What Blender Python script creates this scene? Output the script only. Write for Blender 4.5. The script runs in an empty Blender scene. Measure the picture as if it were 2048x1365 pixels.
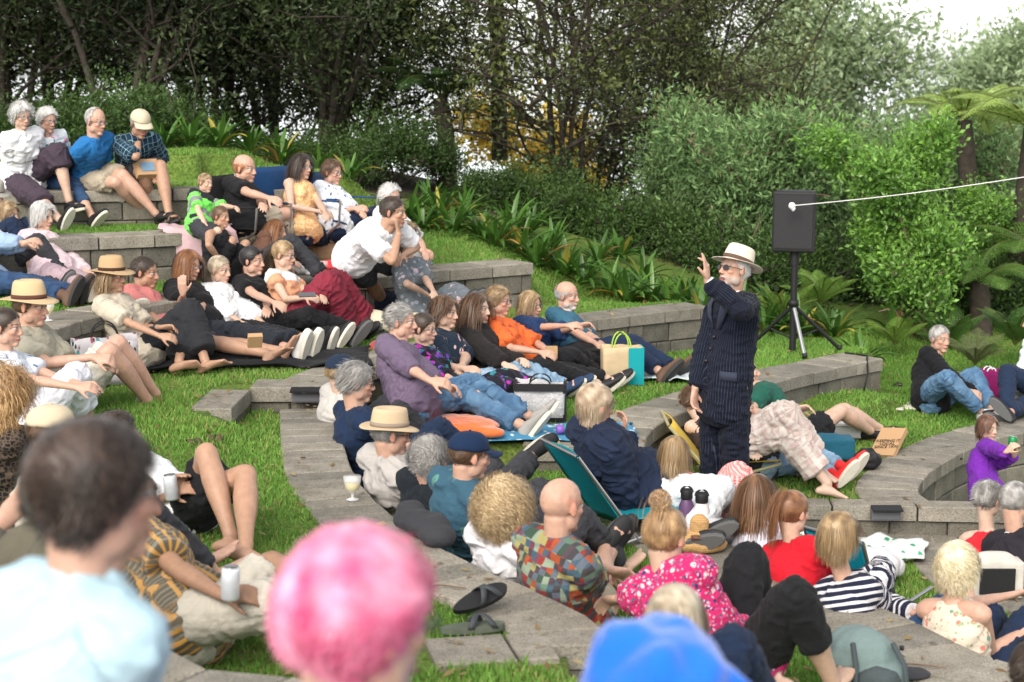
import bpy, bmesh, math, random
import numpy as np
from mathutils import Vector, Matrix
rnd = random.Random(7)
R = math.radians
sc = bpy.context.scene
COL = sc.collection
# ---------------------------------------------------------------- camera
FPX = 3413.33; PITCH = math.atan((682.5-150)/FPX); CZ = 2.8
cam = bpy.data.cameras.new('camera'); camo = bpy.data.objects.new('camera', cam); COL.objects.link(camo)
cam.lens = 60; cam.sensor_width = 36; cam.clip_end = 6000; cam.clip_start = .05
camo.location = (0, 0, CZ); camo.rotation_euler = (math.pi/2-PITCH, 0, 0)
cam.dof.use_dof = True; cam.dof.focus_distance = 10.8; cam.dof.aperture_fstop = 3.3
sc.camera = camo
# ---------------------------------------------------------------- light
SUN_EL, SUN_AZ = R(38), R(200)     # azimuth of the sun, measured from +Y clockwise
w = bpy.data.worlds.new("World"); sc.world = w; w.use_nodes = True
nt = w.node_tree; nt.nodes.clear()
sky = nt.nodes.new('ShaderNodeTexSky'); sky.sky_type = 'NISHITA'; sky.sun_disc = False
sky.sun_elevation = SUN_EL; sky.sun_rotation = SUN_AZ; sky.air_density = 1.0; sky.dust_density = 1.5; sky.ozone_density = 1.0
hs = nt.nodes.new('ShaderNodeHueSaturation'); hs.inputs['Saturation'].default_value = .15
bg = nt.nodes.new('ShaderNodeBackground'); bg.inputs['Strength'].default_value = .15
wo = nt.nodes.new('ShaderNodeOutputWorld')
nt.links.new(sky.outputs[0], hs.inputs['Color']); nt.links.new(hs.outputs[0], bg.inputs[0]); nt.links.new(bg.outputs[0], wo.inputs[0])
sl = bpy.data.lights.new('sun', 'SUN'); sl.energy = 1.5; sl.angle = R(40); sl.color = (1, .90, .76)
slo = bpy.data.objects.new('sun', sl); COL.objects.link(slo)
sd = Vector((math.sin(SUN_AZ)*math.cos(SUN_EL), math.cos(SUN_AZ)*math.cos(SUN_EL), math.sin(SUN_EL)))
slo.rotation_euler = sd.to_track_quat('Z', 'Y').to_euler()
vs = sc.view_settings; vs.view_transform = 'Standard'; vs.look = 'None'; vs.exposure = 1.12; vs.gamma = 1
sc.cycles.max_bounces = 6; sc.cycles.diffuse_bounces = 3; sc.cycles.glossy_bounces = 2; sc.cycles.transparent_max_bounces = 8
sc.cycles.use_denoising = True
# ---------------------------------------------------------------- basic helpers
def ray(u, v):
    x = (u-1024)/FPX; y = -(v-682.5)/FPX
    return np.array([x, math.cos(PITCH)+y*math.sin(PITCH), -math.sin(PITCH)+y*math.cos(PITCH)])
def at(u, v, z):
    d = ray(u, v); return np.array([0, 0, CZ])+d*((z-CZ)/d[2])
def pt(u, v, Y):
    d = ray(u, v); return np.array([0, 0, CZ])+d*(Y/d[1])
def proj(p):
    p = np.asarray(p, float)-np.array([0, 0, CZ])
    f = p[1]*math.cos(PITCH)-p[2]*math.sin(PITCH); up = p[1]*math.sin(PITCH)+p[2]*math.cos(PITCH)
    return np.array([1024+FPX*p[0]/f, 682.5-FPX*up/f])
_tab = np.random.RandomState(3).rand(4096).astype(np.float32)
def vnoise(P, seed=0):
    P = np.asarray(P, np.float64); i = np.floor(P).astype(np.int64); f = P-i; f = f*f*(3-2*f); out = 0
    for a in (0, 1):
        for b in (0, 1):
            for c in (0, 1):
                h = ((i[:, 0]+a)*73856093 ^ (i[:, 1]+b)*19349663 ^ (i[:, 2]+c)*83492791 ^ seed*2654435) & 4095
                out = out+_tab[h]*(f[:, 0] if a else 1-f[:, 0])*(f[:, 1] if b else 1-f[:, 1])*(f[:, 2] if c else 1-f[:, 2])
    return out*2-1
def link_mesh(name, me, mat=None, parent=None, loc=None):
    o = bpy.data.objects.new(name, me); COL.objects.link(o)
    if mat is not None:
        for m in (mat if isinstance(mat, (list, tuple)) else [mat]): me.materials.append(m)
    if parent is not None: o.parent = parent
    if loc is not None: o.location = loc
    return o
def mk(name, V, F, mat=None, parent=None, smooth=True, col=None, loc=None, attrs=None):
    """mesh object from numpy verts and faces (an (n,k) array or a list of index tuples)"""
    me = bpy.data.meshes.new(name); V = np.asarray(V, np.float32).reshape(-1, 3)
    if isinstance(F, np.ndarray):
        n, k = F.shape
        me.vertices.add(len(V)); me.vertices.foreach_set('co', V.ravel())
        me.loops.add(n*k); me.loops.foreach_set('vertex_index', F.astype(np.int32).ravel())
        me.polygons.add(n); me.polygons.foreach_set('loop_start', np.arange(0, n*k, k, dtype=np.int32))
        me.polygons.foreach_set('loop_total', np.full(n, k, np.int32))
        me.update(calc_edges=True)
    else:
        me.from_pydata([tuple(map(float, v)) for v in V], [], [tuple(int(i) for i in f) for f in F]); me.update()
    me.polygons.foreach_set('use_smooth', np.full(len(me.polygons), smooth))
    if col is not None: setcol(me, col)
    for an, av in (attrs or {}).items():
        a = me.attributes.new(an, 'FLOAT_VECTOR', 'POINT'); a.data.foreach_set('vector', np.asarray(av, np.float32).ravel())
    return link_mesh(name, me, mat, parent, loc)
def setcol(me, col):
    col = np.asarray(col, np.float32)
    if col.shape[1] == 3: col = np.concatenate([col, np.ones((len(col), 1), np.float32)], 1)
    a = me.color_attributes.new('Col', 'FLOAT_COLOR', 'POINT'); a.data.foreach_set('color', col.ravel())
def tag(o, label=None, cat=None, group=None, kind=None):
    if label: o['label'] = label
    if cat: o['category'] = cat
    if group: o['group'] = group
    if kind: o['kind'] = kind
    return o
def empty(name, loc=(0, 0, 0), rz=0):
    o = bpy.data.objects.new(name, None); COL.objects.link(o); o.location = loc; o.rotation_euler = (0, 0, rz); o.empty_display_size = .1
    return o
def srgb(r, g=None, b=None):
    if g is None: r, g, b = (int(r[i:i+2], 16) for i in (0, 2, 4))
    return tuple(((c/255)/12.92 if c/255 < .04045 else ((c/255+.055)/1.055)**2.4) for c in (r, g, b))
# ---------------------------------------------------------------- materials
MATS = {}
def mat(name, base=(.5, .5, .5), rough=.8, noise=0, nscale=20, bump=0, bscale=60, spec=.3, vcol=False, coord='Object',
        metal=0, trans=0, alpha=1, sheen=0, thin=0, attr=None, emit=None):
    if name in MATS: return MATS[name]
    m = bpy.data.materials.new(name); m.use_nodes = True; n = m.node_tree.nodes; l = m.node_tree.links; b = n['Principled BSDF']
    b.inputs['Roughness'].default_value = rough; b.inputs['Specular IOR Level'].default_value = spec
    b.inputs['Metallic'].default_value = metal; b.inputs['Transmission Weight'].default_value = trans
    b.inputs['Alpha'].default_value = alpha
    if sheen: b.inputs['Sheen Weight'].default_value = sheen; b.inputs['Sheen Roughness'].default_value = .4
    tc = n.new('ShaderNodeTexCoord'); src = tc.outputs[coord]
    if attr: a = n.new('ShaderNodeAttribute'); a.attribute_name = attr; src = a.outputs['Vector']
    if vcol: a = n.new('ShaderNodeVertexColor'); a.layer_name = 'Col'; cout = a.outputs[0]
    else:
        r = n.new('ShaderNodeRGB'); r.outputs[0].default_value = (*base, 1); cout = r.outputs[0]
    if noise:
        t = n.new('ShaderNodeTexNoise'); t.inputs['Scale'].default_value = nscale; t.inputs['Detail'].default_value = 5; l.new(src, t.inputs['Vector'])
        mr = n.new('ShaderNodeMapRange'); mr.inputs[1].default_value = .25; mr.inputs[2].default_value = .75
        mr.inputs[3].default_value = 1-noise; mr.inputs[4].default_value = 1+noise; l.new(t.outputs['Fac'], mr.inputs[0])
        mx = n.new('ShaderNodeVectorMath'); mx.operation = 'SCALE'; l.new(cout, mx.inputs[0]); l.new(mr.outputs[0], mx.inputs['Scale']); cout = mx.outputs[0]
    l.new(cout, b.inputs['Base Color'])
    if bump:
        t = n.new('ShaderNodeTexNoise'); t.inputs['Scale'].default_value = bscale; t.inputs['Detail'].default_value = 4; l.new(src, t.inputs['Vector'])
        bp = n.new('ShaderNodeBump'); bp.inputs['Strength'].default_value = bump; bp.inputs['Distance'].default_value = .01
        l.new(t.outputs['Fac'], bp.inputs['Height']); l.new(bp.outputs[0], b.inputs['Normal'])
    if thin:   # leaf translucency
        tr = n.new('ShaderNodeBsdfTranslucent'); l.new(cout, tr.inputs[0]); ms = n.new('ShaderNodeMixShader'); ms.inputs[0].default_value = thin
        l.new(b.outputs[0], ms.inputs[1]); l.new(tr.outputs[0], ms.inputs[2]); l.new(ms.outputs[0], n['Material Output'].inputs[0])
    MATS[name] = m; return m
def node_mat(name, build, rough=.85, spec=.25):
    """material whose colour (and optional height) comes from build(nodes, links) -> (colour socket, height socket or None, strength)"""
    if name in MATS: return MATS[name]
    m = bpy.data.materials.new(name); m.use_nodes = True; n = m.node_tree.nodes; l = m.node_tree.links; b = n['Principled BSDF']
    b.inputs['Roughness'].default_value = rough; b.inputs['Specular IOR Level'].default_value = spec
    c, h, s = build(n, l)
    l.new(c, b.inputs['Base Color'])
    if h is not None:
        bp = n.new('ShaderNodeBump'); bp.inputs['Strength'].default_value = s; bp.inputs['Distance'].default_value = .01
        l.new(h, bp.inputs['Height']); l.new(bp.outputs[0], b.inputs['Normal'])
    MATS[name] = m; return m
def N(n, t, **k):
    x = n.new('ShaderNode'+t)
    for a, b in k.items():
        if a.startswith('i_'): x.inputs[a[2:].replace('_', ' ')].default_value = b
        else: setattr(x, a, b)
    return x
def ramp(n, l, src, stops, interp='LINEAR'):
    r = n.new('ShaderNodeValToRGB'); r.color_ramp.interpolation = interp
    while len(r.color_ramp.elements) < len(stops): r.color_ramp.elements.new(.5)
    for e, (p, c) in zip(r.color_ramp.elements, stops): e.position = p; e.color = (*c, 1) if len(c) == 3 else c
    l.new(src, r.inputs[0]); return r.outputs[0]
def mixc(n, l, fac, a, b):
    m = n.new('ShaderNodeMix'); m.data_type = 'RGBA'
    for s, k in ((fac, 0), (a, 6), (b, 7)):
        if isinstance(s, tuple): m.inputs[k].default_value = (*s, 1)
        elif isinstance(s, (int, float)): m.inputs[k].default_value = s
        else: l.new(s, m.inputs[k])
    return m.outputs[2]
def _block(c1, c2, c3):
    def f(n, l):
        tc = n.new('ShaderNodeTexCoord'); g = n.new('ShaderNodeNewGeometry')
        t1 = N(n, 'TexNoise', i_Scale=1.7, i_Detail=6); l.new(tc.outputs['Object'], t1.inputs['Vector'])
        t2 = N(n, 'TexNoise', i_Scale=95., i_Detail=3); l.new(tc.outputs['Object'], t2.inputs['Vector'])
        t3 = N(n, 'TexNoise', i_Scale=9., i_Detail=5); l.new(tc.outputs['Object'], t3.inputs['Vector'])
        c = ramp(n, l, t1.outputs[0], [(.3, c1), (.5, c2), (.72, c3)])
        isl = ramp(n, l, g.outputs['Random Per Island'], [(0, (.74, .74, .73)), (1, (1.2, 1.16, 1.1))])
        m = N(n, 'VectorMath', operation='MULTIPLY'); l.new(c, m.inputs[0]); l.new(isl, m.inputs[1])
        sp = ramp(n, l, t2.outputs[0], [(.32, (.62, .62, .62)), (.5, (1, 1, 1)), (.68, (1.22, 1.2, 1.17))])
        m2 = N(n, 'VectorMath', operation='MULTIPLY'); l.new(m.outputs[0], m2.inputs[0]); l.new(sp, m2.inputs[1])
        sp3 = ramp(n, l, t3.outputs[0], [(.35, (.82, .82, .80)), (.6, (1.05, 1.05, 1.05))])
        m3 = N(n, 'VectorMath', operation='MULTIPLY'); l.new(m2.outputs[0], m3.inputs[0]); l.new(sp3, m3.inputs[1])
        return m3.outputs[0], t2.outputs[0], .5
    return f
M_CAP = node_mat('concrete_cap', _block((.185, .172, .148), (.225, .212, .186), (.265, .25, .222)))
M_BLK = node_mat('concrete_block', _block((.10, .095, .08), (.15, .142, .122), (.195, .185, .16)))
M_MORTAR = mat('dark_joint', (.035, .032, .027), .95)
def tube(pts, rad, k=6):
    pts = np.asarray(pts, float); n = len(pts); T = np.gradient(pts, axis=0); T /= np.linalg.norm(T, axis=1)[:, None]+1e-9
    up = np.array([0, 0, 1.]) if abs(T[0][2]) < .9 else np.array([1., 0, 0]); V = []
    A = np.cross(T, up); bad = np.linalg.norm(A, axis=1) < .05; A[bad] = [1, 0, 0]; A /= np.linalg.norm(A, axis=1)[:, None]; B = np.cross(T, A)
    th = np.linspace(0, 2*np.pi, k, endpoint=False); rad = np.asarray(rad, float)
    V = pts[:, None]+rad[:, None, None]*(A[:, None]*np.cos(th)[None, :, None]+B[:, None]*np.sin(th)[None, :, None]); V = V.reshape(-1, 3)
    F = [(i*k+j, i*k+(j+1) % k, (i+1)*k+(j+1) % k, (i+1)*k+j) for i in range(n-1) for j in range(k)]
    return V, F
class MB:
    def __init__(s): s.V = []; s.F = []; s.n = 0; s.C = []
    def add(s, VF, c=None):
        V, F = VF; V = np.asarray(V, float).reshape(-1, 3); s.V.append(V); s.F += [tuple(int(i)+s.n for i in f) for f in F]; s.n += len(V)
        s.C.append(np.tile(np.array(c if c is not None else (1, 1, 1), float), (len(V), 1))); return s
    def build(s, name, m, parent=None, smooth=True, col=False, loc=None): return mk(name, np.vstack(s.V), s.F, m, parent, smooth, np.vstack(s.C) if col else None, loc)
# ---------------------------------------------------------------- terraces
L4, L3, L25, L2, L1, L0, N3, N2, N1, N0, PIT = 1.80, 1.52, 1.14, .76, .40, 0., 1.0, .62, .25, -.2, -.55
def smooth_line(P, n=6):
    P = [np.array(p[:2], float) for p in P]; out = []
    for i in range(len(P)-1):
        p0, p1, p2, p3 = P[max(i-1, 0)], P[i], P[i+1], P[min(i+2, len(P)-1)]
        for k in range(n):
            t = k/n; out.append(.5*((2*p1)+(-p0+p2)*t+(2*p0-5*p1+4*p2-p3)*t*t+(-p0+3*p1-3*p2+p3)*t**3))
    return np.array(out+[P[-1]])
def ln(z, *uv): return [at(u, v, z)[:2] for u, v in uv]
WALLS = []
class Line:
    def __init__(s, P):
        s.P = np.asarray(P); d = np.diff(s.P, axis=0); s.seg = np.hypot(d[:, 0], d[:, 1]); s.cum = np.concatenate([[0], np.cumsum(s.seg)]); s.L = s.cum[-1]
        nn = np.stack([-d[:, 1], d[:, 0]], 1)/s.seg[:, None]; vn = np.vstack([nn[:1], nn[:-1]+nn[1:], nn[-1:]])
        s.n = vn/np.linalg.norm(vn, axis=1)[:, None]
    def __call__(s, t, off=0.):
        t = min(max(t, 0), s.L); i = min(int(np.searchsorted(s.cum, t, 'right'))-1, len(s.seg)-1); f = (t-s.cum[i])/s.seg[i]
        p = s.P[i]*(1-f)+s.P[i+1]*f; n = s.n[i]*(1-f)+s.n[i+1]*f; n = n/np.linalg.norm(n)
        return p+n*off
def blockverts(q, z0, z1, ch=.008):
    """q: four xy corners ccw; block with a small chamfer round its top and sides"""
    q = np.array(q); c = q.mean(0); ins = q+(c-q)/np.linalg.norm(c-q, axis=1)[:, None]*ch*1.3
    V = [(*p, z0) for p in q]+[(*p, z1-ch) for p in q]+[(*p, z1) for p in ins]
    F = [(3, 2, 1, 0), (8, 9, 10, 11)]+[(i, (i+1) % 4, 4+(i+1) % 4, 4+i) for i in range(4)]+[(4+i, 4+(i+1) % 4, 8+(i+1) % 4, 8+i) for i in range(4)]
    return V, F
def wall(pts, z, zb, label, capw=.38, capl=.3, smooth=True, name='retaining_wall', ends=False, course=.17):
    L = Line(smooth_line(pts) if smooth else np.array(pts)); t = 0.; V = []; F = []; rr = random.Random(len(WALLS)*11+3)
    def add(V, F, v, f): b = len(V); V += v; F += [tuple(b+i for i in g) for g in f]
    while t < L.L-.06:
        l = min(capl*rr.uniform(.88, 1.12), L.L-t)
        if L.L-t-l < .08: l = L.L-t
        g = .007; a, b, j = t+g, t+l-g, rr.uniform(-.004, .004); k = rr.uniform(0, .008)
        add(V, F, *blockverts([L(a, -k), L(b, -k), L(b, capw), L(a, capw)], z-.1, z+j)); t += l
    root = empty(name, (*L(L.L/2), zb)); tag(root, label, 'wall', 'block retaining walls of the terraces')
    def loc(V): return np.array(V)-np.array([*L(L.L/2), zb])
    mk('cap', loc(V), F, M_CAP, root, smooth=False)
    V = []; F = []; zz = z-.104; r = 0
    while zz > zb-.02:
        h = min(course, zz-zb+.06); t = -rr.uniform(0, .2)
        while t < L.L:
            l = rr.choice([.16, .3, .38, .42]); a, b = max(t+.004, 0), min(t+l-.004, L.L)
            if b-a > .02:
                k = rr.uniform(.012, .026); z0, z1 = zz-h+.003, zz-.003
                q = [L(a, k+.01), L(b, k+.01), L(b, .2), L(a, .2)]; q2 = [L(a+.01, k), L(b-.01, k)]
                v = [(*q[0], z0), (*q[1], z0), (*q[2], z0), (*q[3], z0), (*q[0], z1), (*q[1], z1), (*q[2], z1), (*q[3], z1),
                     (*q2[0], z0+.01), (*q2[1], z0+.01), (*q2[1], z1-.01), (*q2[0], z1-.01)]
                f = [(0, 1, 9, 8), (1, 5, 10, 9), (5, 4, 11, 10), (4, 0, 8, 11), (8, 9, 10, 11), (1, 2, 6, 5), (4, 5, 6, 7), (3, 0, 4, 7), (2, 3, 7, 6), (0, 3, 2, 1)]
                add(V, F, v, f)
            t += l
        zz -= h; r += 1
    mk('blocks', loc(V), F, M_BLK, root, smooth=False)
    V = []; F = []   # mortar core behind the joints
    n = max(2, int(L.L/.25)); T = np.linspace(0.008, L.L-.008, n+1)
    for a in T:
        p, q = L(a, .035), L(a, min(capw-.02, .34)); V += [(*p, zb-.1), (*q, zb-.1), (*q, z-.02), (*p, z-.02)]
    for i in range(n):
        for k in range(4): F.append((4*i+k, 4*i+(k+1) % 4, 4*i+4+(k+1) % 4, 4*i+4+k))
    F += [(0, 1, 2, 3), tuple(4*n+k for k in (3, 2, 1, 0))]
    mk('joint_core', loc(V), F, M_MORTAR, root, smooth=False)
    WALLS.append((L, z, capw)); return L
lA = ln(L3, (-190, 500), (0, 484), (130, 477), (300, 470), (440, 462))
LA = wall(lA, L3, L25, 'grey block retaining wall draped with a pink jacket at its right end', capl=.42)
pA = lA[-1]; lA2 = [pA, pA+np.array([.12, .35]), pA+np.array([.2, .9])]
lT = [np.array(p) for p in (at(-260, 392, L4)[:2], at(60, 384, L4)[:2], at(320, 379, L4)[:2], at(460, 377, L4)[:2], at(545, 380, L4)[:2], at(590, 380, L4)[:2])]
LT = wall(lT, L4, L25, 'grey block wall with four seated spectators along its cap', capl=.42)
wall([pA+np.array([.0, .0]), pA+np.array([.02, .5]), pA+np.array([.05, .95])], L3, L25, 'short return of block wall beside the boy in green', capl=.42, smooth=False)
L5 = 2.08
lU = [at(-200, 300, L5)[:2], at(100, 298, L5)[:2], at(236, 297, L5)[:2]]
wall(lU, L5, L4-.05, 'highest block wall behind the man in the blue polo shirt', capl=.4)
lP = ln(L25, (65, 672), (185, 634), (330, 607), (460, 583), (600, 561), (720, 568))
lP = [np.array((-3.5, 10.7))]+[lP[0], lP[1], lP[2], lP[3], at(600, 561, L25)[:2], at(740, 556, L25)[:2], at(890, 540, L25)[:2], at(1067, 526, L25)[:2]]
LP = wall(lP, L25, L2, 'long block wall behind the row with the straw hat woman and the white shirt woman', capl=.42, capw=.42)
lB = ln(L2, (452, 813), (497, 774), (655, 774))
wall([lB[1], lB[2]], L2, N2-.1, 'low block wall of the stair recess with a black step light', capl=.55, capw=.3, smooth=False)
wall([lB[0]+np.array([.03, 0]), lB[1]+np.array([.014, -.01])], L2-.012, N2-.1, 'slanting stone cheek at the left end of the stair recess', capl=.7, capw=.26, smooth=False)
lB2 = [lB[2]+np.array([.0, 0])]+ln(L2, (745, 733), (930, 685), (1160, 643), (1300, 626), (1425, 614))
wall(lB2, L2, L1, 'long block wall behind the seated man in the purple shirt', capl=.42)
lC = [np.array((.93, 10.25))]+ln(L1, (1285, 900), (1312, 852), (1400, 812), (1540, 768), (1640, 742), (1766, 718))
wall(lC, L1, L0, 'curved block wall below the black speaker stand', capl=.33, capw=.42)
lCs = ln(L1, (1045, 893), (1160, 893)); lCs.append(lC[1]+np.array([-.1, .1]))
wall(lCs, L1, N1-.1, 'low two course block step behind the man in the teal chair', capl=.42, capw=.34, smooth=False)
lD = [at(1858, 1003, 0)[:2], at(1835, 978, 0)[:2], at(1868, 938, 0)[:2], at(1950, 893, 0)[:2], at(2050, 864, 0)[:2], at(2200, 842, 0)[:2]]
wall(lD, 0., PIT, 'curved block wall around the sunken pit behind the girl in purple', capl=.17, capw=.42)
lDs = [np.array((1.0, 9.95)), np.array((1.62, 10.3)), at(1495, 1008, 0)[:2], at(1930, 1014, 0)[:2], at(2060, 1018, 0)[:2]]
wall(lDs[2:], 0., N0-.3, 'low two course block wall with a black step light near the girl in purple', capl=.5, capw=.17, smooth=False)
lE = [at(1215, 1290, N2)[:2]]+ln(N2, (1180, 1235), (1000, 1152), (870, 1088), (760, 1010), (700, 930), (672, 816))
wall(lE, N2, N1-.1, 'curved paved wall top running beside the straw fedora man and the bald man', capl=.19, capw=.37)
lF = [np.array((3.2, 6.3))]+ln(N1, (2048, 1338), (1850, 1252), (1700, 1190), (1560, 1130), (1440, 1078), (1300, 960))
wall(lF, N1, N0-.1, 'paved wall top behind the red sweater woman and the striped top woman', capl=.3, capw=.5)
lG = [np.array((3.9, 8.7))]+ln(N0, (2048, 1178), (1965, 1128), (1912, 1072))
wall(lG, N0, PIT, 'lowest paved wall top beside the couple in red and black', capl=.33, capw=.42)
wall(ln(N0, (1735, 1082), (1905, 1088)), N0+.003, N0-.15, 'flat paving strip at the foot of the low two course wall', capl=.4, capw=.22, smooth=False, name='paving_strip')
lH = [np.array((-.1, 4.3)), np.array((-.45, 4.75)), at(560, 1350, N3)[:2], at(390, 1330, N3)[:2], at(230, 1220, N3)[:2], at(100, 1110, N3)[:2], at(-60, 1010, N3)[:2]]
wall(lH, N3, N2-.05, 'nearest paved wall top beside the patterned shirt man', capl=.3, capw=.42)
# near recess beside the topknot woman
rc = at(1185, 1312, N2)[:2]; rl = at(870, 1330, N2)[:2]
wall([rl, rc+np.array([-.12, 0])], N2, N2-.5, 'nearest block step with a stone cheek, left of the blue shirt', capl=.36, capw=.3, smooth=False)
def inpoly(X, Y, P):
    P = np.asarray(P); r = np.zeros(X.shape, bool); j = len(P)-1
    for i in range(len(P)):
        xi, yi = P[i]; xj, yj = P[j]
        c = ((yi > Y) != (yj > Y)) & (X < (xj-xi)*(Y-yi)/(yj-yi+1e-12)+xi); r ^= c; j = i
    return r
def off(P, o=.14):
    L = Line(smooth_line(P)); return [L(t, o) for t in np.linspace(0, L.L, 40)]
def offs(P, o=.14):
    L = Line(np.array(P)); return [L(t, o) for t in L.cum]
CP = [(-5, 16.3, 2.1), (-3, 17, 2.1), (-2, 16.8, 1.9), (-1, 17.5, 1.5), (-.6, 16.8, 1.3), (0, 16.8, 1.12), (.7, 16.4, .93), (1.6, 16, .72), (2.2, 16.2, .5), (3.2, 16.5, .2),
      (3.8, 15, .02), (4.5, 15.4, -.05), (6, 15, -.1), (-6, 20, 2.4), (-2, 21, 2.1), (0, 22, 1.3), (2, 22, .6), (4, 21, 0), (7, 20, -.3), (-8, 26, 2.6), (0, 28, .7), (5, 28, -1),
      (-6, 12, 1.6), (4, 13, 0), (5, 12, 0), (2.5, 12.5, 0), (1.2, 15.5, .8), (.5, 16, 1.0), (9, 16, -.3), (10, 26, -1.2)]
def hill(X, Y):
    n = 0; d = 0
    for x, y, z in CP:
        w_ = 1/(((X-x)**2+(Y-y)**2)**1.6+.02); n = n+w_*z; d = d+w_
    return n/d
FAR = [(30, 40), (-30, 40)]
def back(P, right=None): return list(P)
REG = []
def region(P, z): REG.append((np.array(P), z))
def ground(X, Y):
    X = np.asarray(X, float); Y = np.asarray(Y, float)
    Z = np.where(Y > 13.5, hill(X, Y), 0.)
    Z = np.where((Y <= 13.5), 0., Z)
    for P, z in REG: 
        m = inpoly(X, Y, P)
        if callable(z): Z = np.where(m, z(X, Y), Z)
        else: Z = np.where(m, z, Z)
    return Z
dP, bP = off(lP), off(lB2)
region([(2.8, 3), (9, 3), (9, 13.5)]+[p for p in off(lD)[::-1]]+[(2.75, 11.0), (2.6, 10.95)], PIT)         # pit
region(off(lD)+[(8, 14), (8, 16.4), (3.3, 16.4), (3.4, 14.3), (1.2, 11.5)], 0.)
NS = [(-1.3, 11.0), (.9, 10.9), (.95, 9.95), (1.62, 10.2), (1.62, 11.05), (3., 11.05)]
region([(.9, 10.9), (.95, 9.95), (1.62, 10.2), (1.62, 11.05), (2.82, 11.05), (2.75, 10.75)]+[(p[0], p[1]) for p in off(lG, .14)[::-1]]+[(4.3, 5), (1, 3), (0, 5)], N0)
region([(.9, 10.6)]+off(lF, .16)[::-1]+[(3, 3), (0, 3), (-1.3, 11.0), (.9, 11.0)], N1)
region(off(lE, .16)+[(-1.4, 11.12), (-9, 11.12), (-9, 3), (1, 3)], N2)
region(off(lC, .16)+[(3.17, 14.7), (3.1, 16.3), (-3, 16.6), (-3, 12.5), (-1.4, 12.5), (-1.2, 11.1), (.9, 11.05)], L1)
region(list(offs([lB[0]-np.array([.1, 0]), lB[1]-np.array([.1, 0])], 0))+list(offs([lB[1], lB[2]], .16))+bP+[(1.5, 15.9), (.3, 16), (-6, 16), (-6, 10.2)], L2)
region([lB[0]+np.array([.3, -1.2]), lB[0]+np.array([.3, -.12]), lB[0]+np.array([-.05, -.03]), lB[1]+np.array([-.1, 0]), (-9, 11.1), (-9, 9.3)], lambda X, Y: N2+(L2-N2)*np.clip((Y-9.2)/1.1, 0, 1)*np.clip((lB[0][0]+.24-X)/.3, 0, 1))
def slope25(X, Y): return L25+np.clip((Y-15.6)*.16, 0, .3)
region(dP+[(.2, 15.8), (0, 16.4), (-.8, 17), (-2, 16.5), (-6, 16), (-6, 10.7)], slope25)
region(off(lA)+[pA+np.array([-.14, .14]), pA+np.array([-.1, 1.3]), (-6, 16.5), (-7, 13)], L3)
region(off(lT)+[(-2.2, 16.4), (-7, 16.6), (-7, 15)], L4)
region(off(lU)+[(-3.6, 17.5), (-7, 17.5)], L5)
region(off(lH, .16)+[(-8, 7), (-8, 2), (0, 2)], N3)
GS = .07; gx = np.arange(-7, 9, GS); gy = np.arange(3.2, 19, GS); GX, GY = np.meshgrid(gx, gy); GZ = ground(GX, GY)
sm = ((GY > 15.62) | ((GX > 3.25) & (GY > 13.6)) | ((GX > .3) & (GY > 15.5) & (GX < 1.4)))
for _ in range(60):
    Z2 = GZ.copy(); Z2[1:-1, 1:-1] = (GZ[:-2, 1:-1]+GZ[2:, 1:-1]+GZ[1:-1, :-2]+GZ[1:-1, 2:])/4; GZ = np.where(sm & (GX > -1.2), Z2, GZ)
GZ = GZ+(vnoise(np.stack([GX.ravel()*1.3, GY.ravel()*1.3, GX.ravel()*0], 1)).reshape(GX.shape)*.012)
V = np.stack([GX.ravel(), GY.ravel(), GZ.ravel()-.030], 1); nx, ny = len(gx), len(gy)
I = np.arange(nx*ny).reshape(ny, nx); Fq = np.stack([I[:-1, :-1].ravel(), I[:-1, 1:].ravel(), I[1:, 1:].ravel(), I[1:, :-1].ravel()], 1)
def gfun(X, Y):
    i = np.clip((X-gx[0])/GS, 0, nx-1.001); j = np.clip((Y-gy[0])/GS, 0, ny-1.001); a = i.astype(int); b = j.astype(int); f = i-a; g = j-b
    return GZ[b, a]*(1-f)*(1-g)+GZ[b, a+1]*f*(1-g)+GZ[b+1, a]*(1-f)*g+GZ[b+1, a+1]*f*g
def _soil(n, l):
    tc = n.new('ShaderNodeTexCoord')
    t1 = N(n, 'TexNoise', i_Scale=1.1, i_Detail=5); l.new(tc.outputs['Object'], t1.inputs['Vector'])
    t2 = N(n, 'TexNoise', i_Scale=45., i_Detail=4); l.new(tc.outputs['Object'], t2.inputs['Vector'])
    c = ramp(n, l, t1.outputs[0], [(.3, (.06, .11, .02)), (.55, (.10, .16, .03)), (.75, (.17, .17, .06))])
    s = ramp(n, l, t2.outputs[0], [(.3, (.45, .45, .45)), (.7, (1.5, 1.45, 1.3))])
    m = N(n, 'VectorMath', operation='MULTIPLY'); l.new(c, m.inputs[0]); l.new(s, m.inputs[1]); return m.outputs[0], t2.outputs[0], .9
M_LAWN = node_mat('lawn_soil', _soil, .95)
tag(mk('lawn', V, Fq, M_LAWN), kind='structure')
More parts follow.
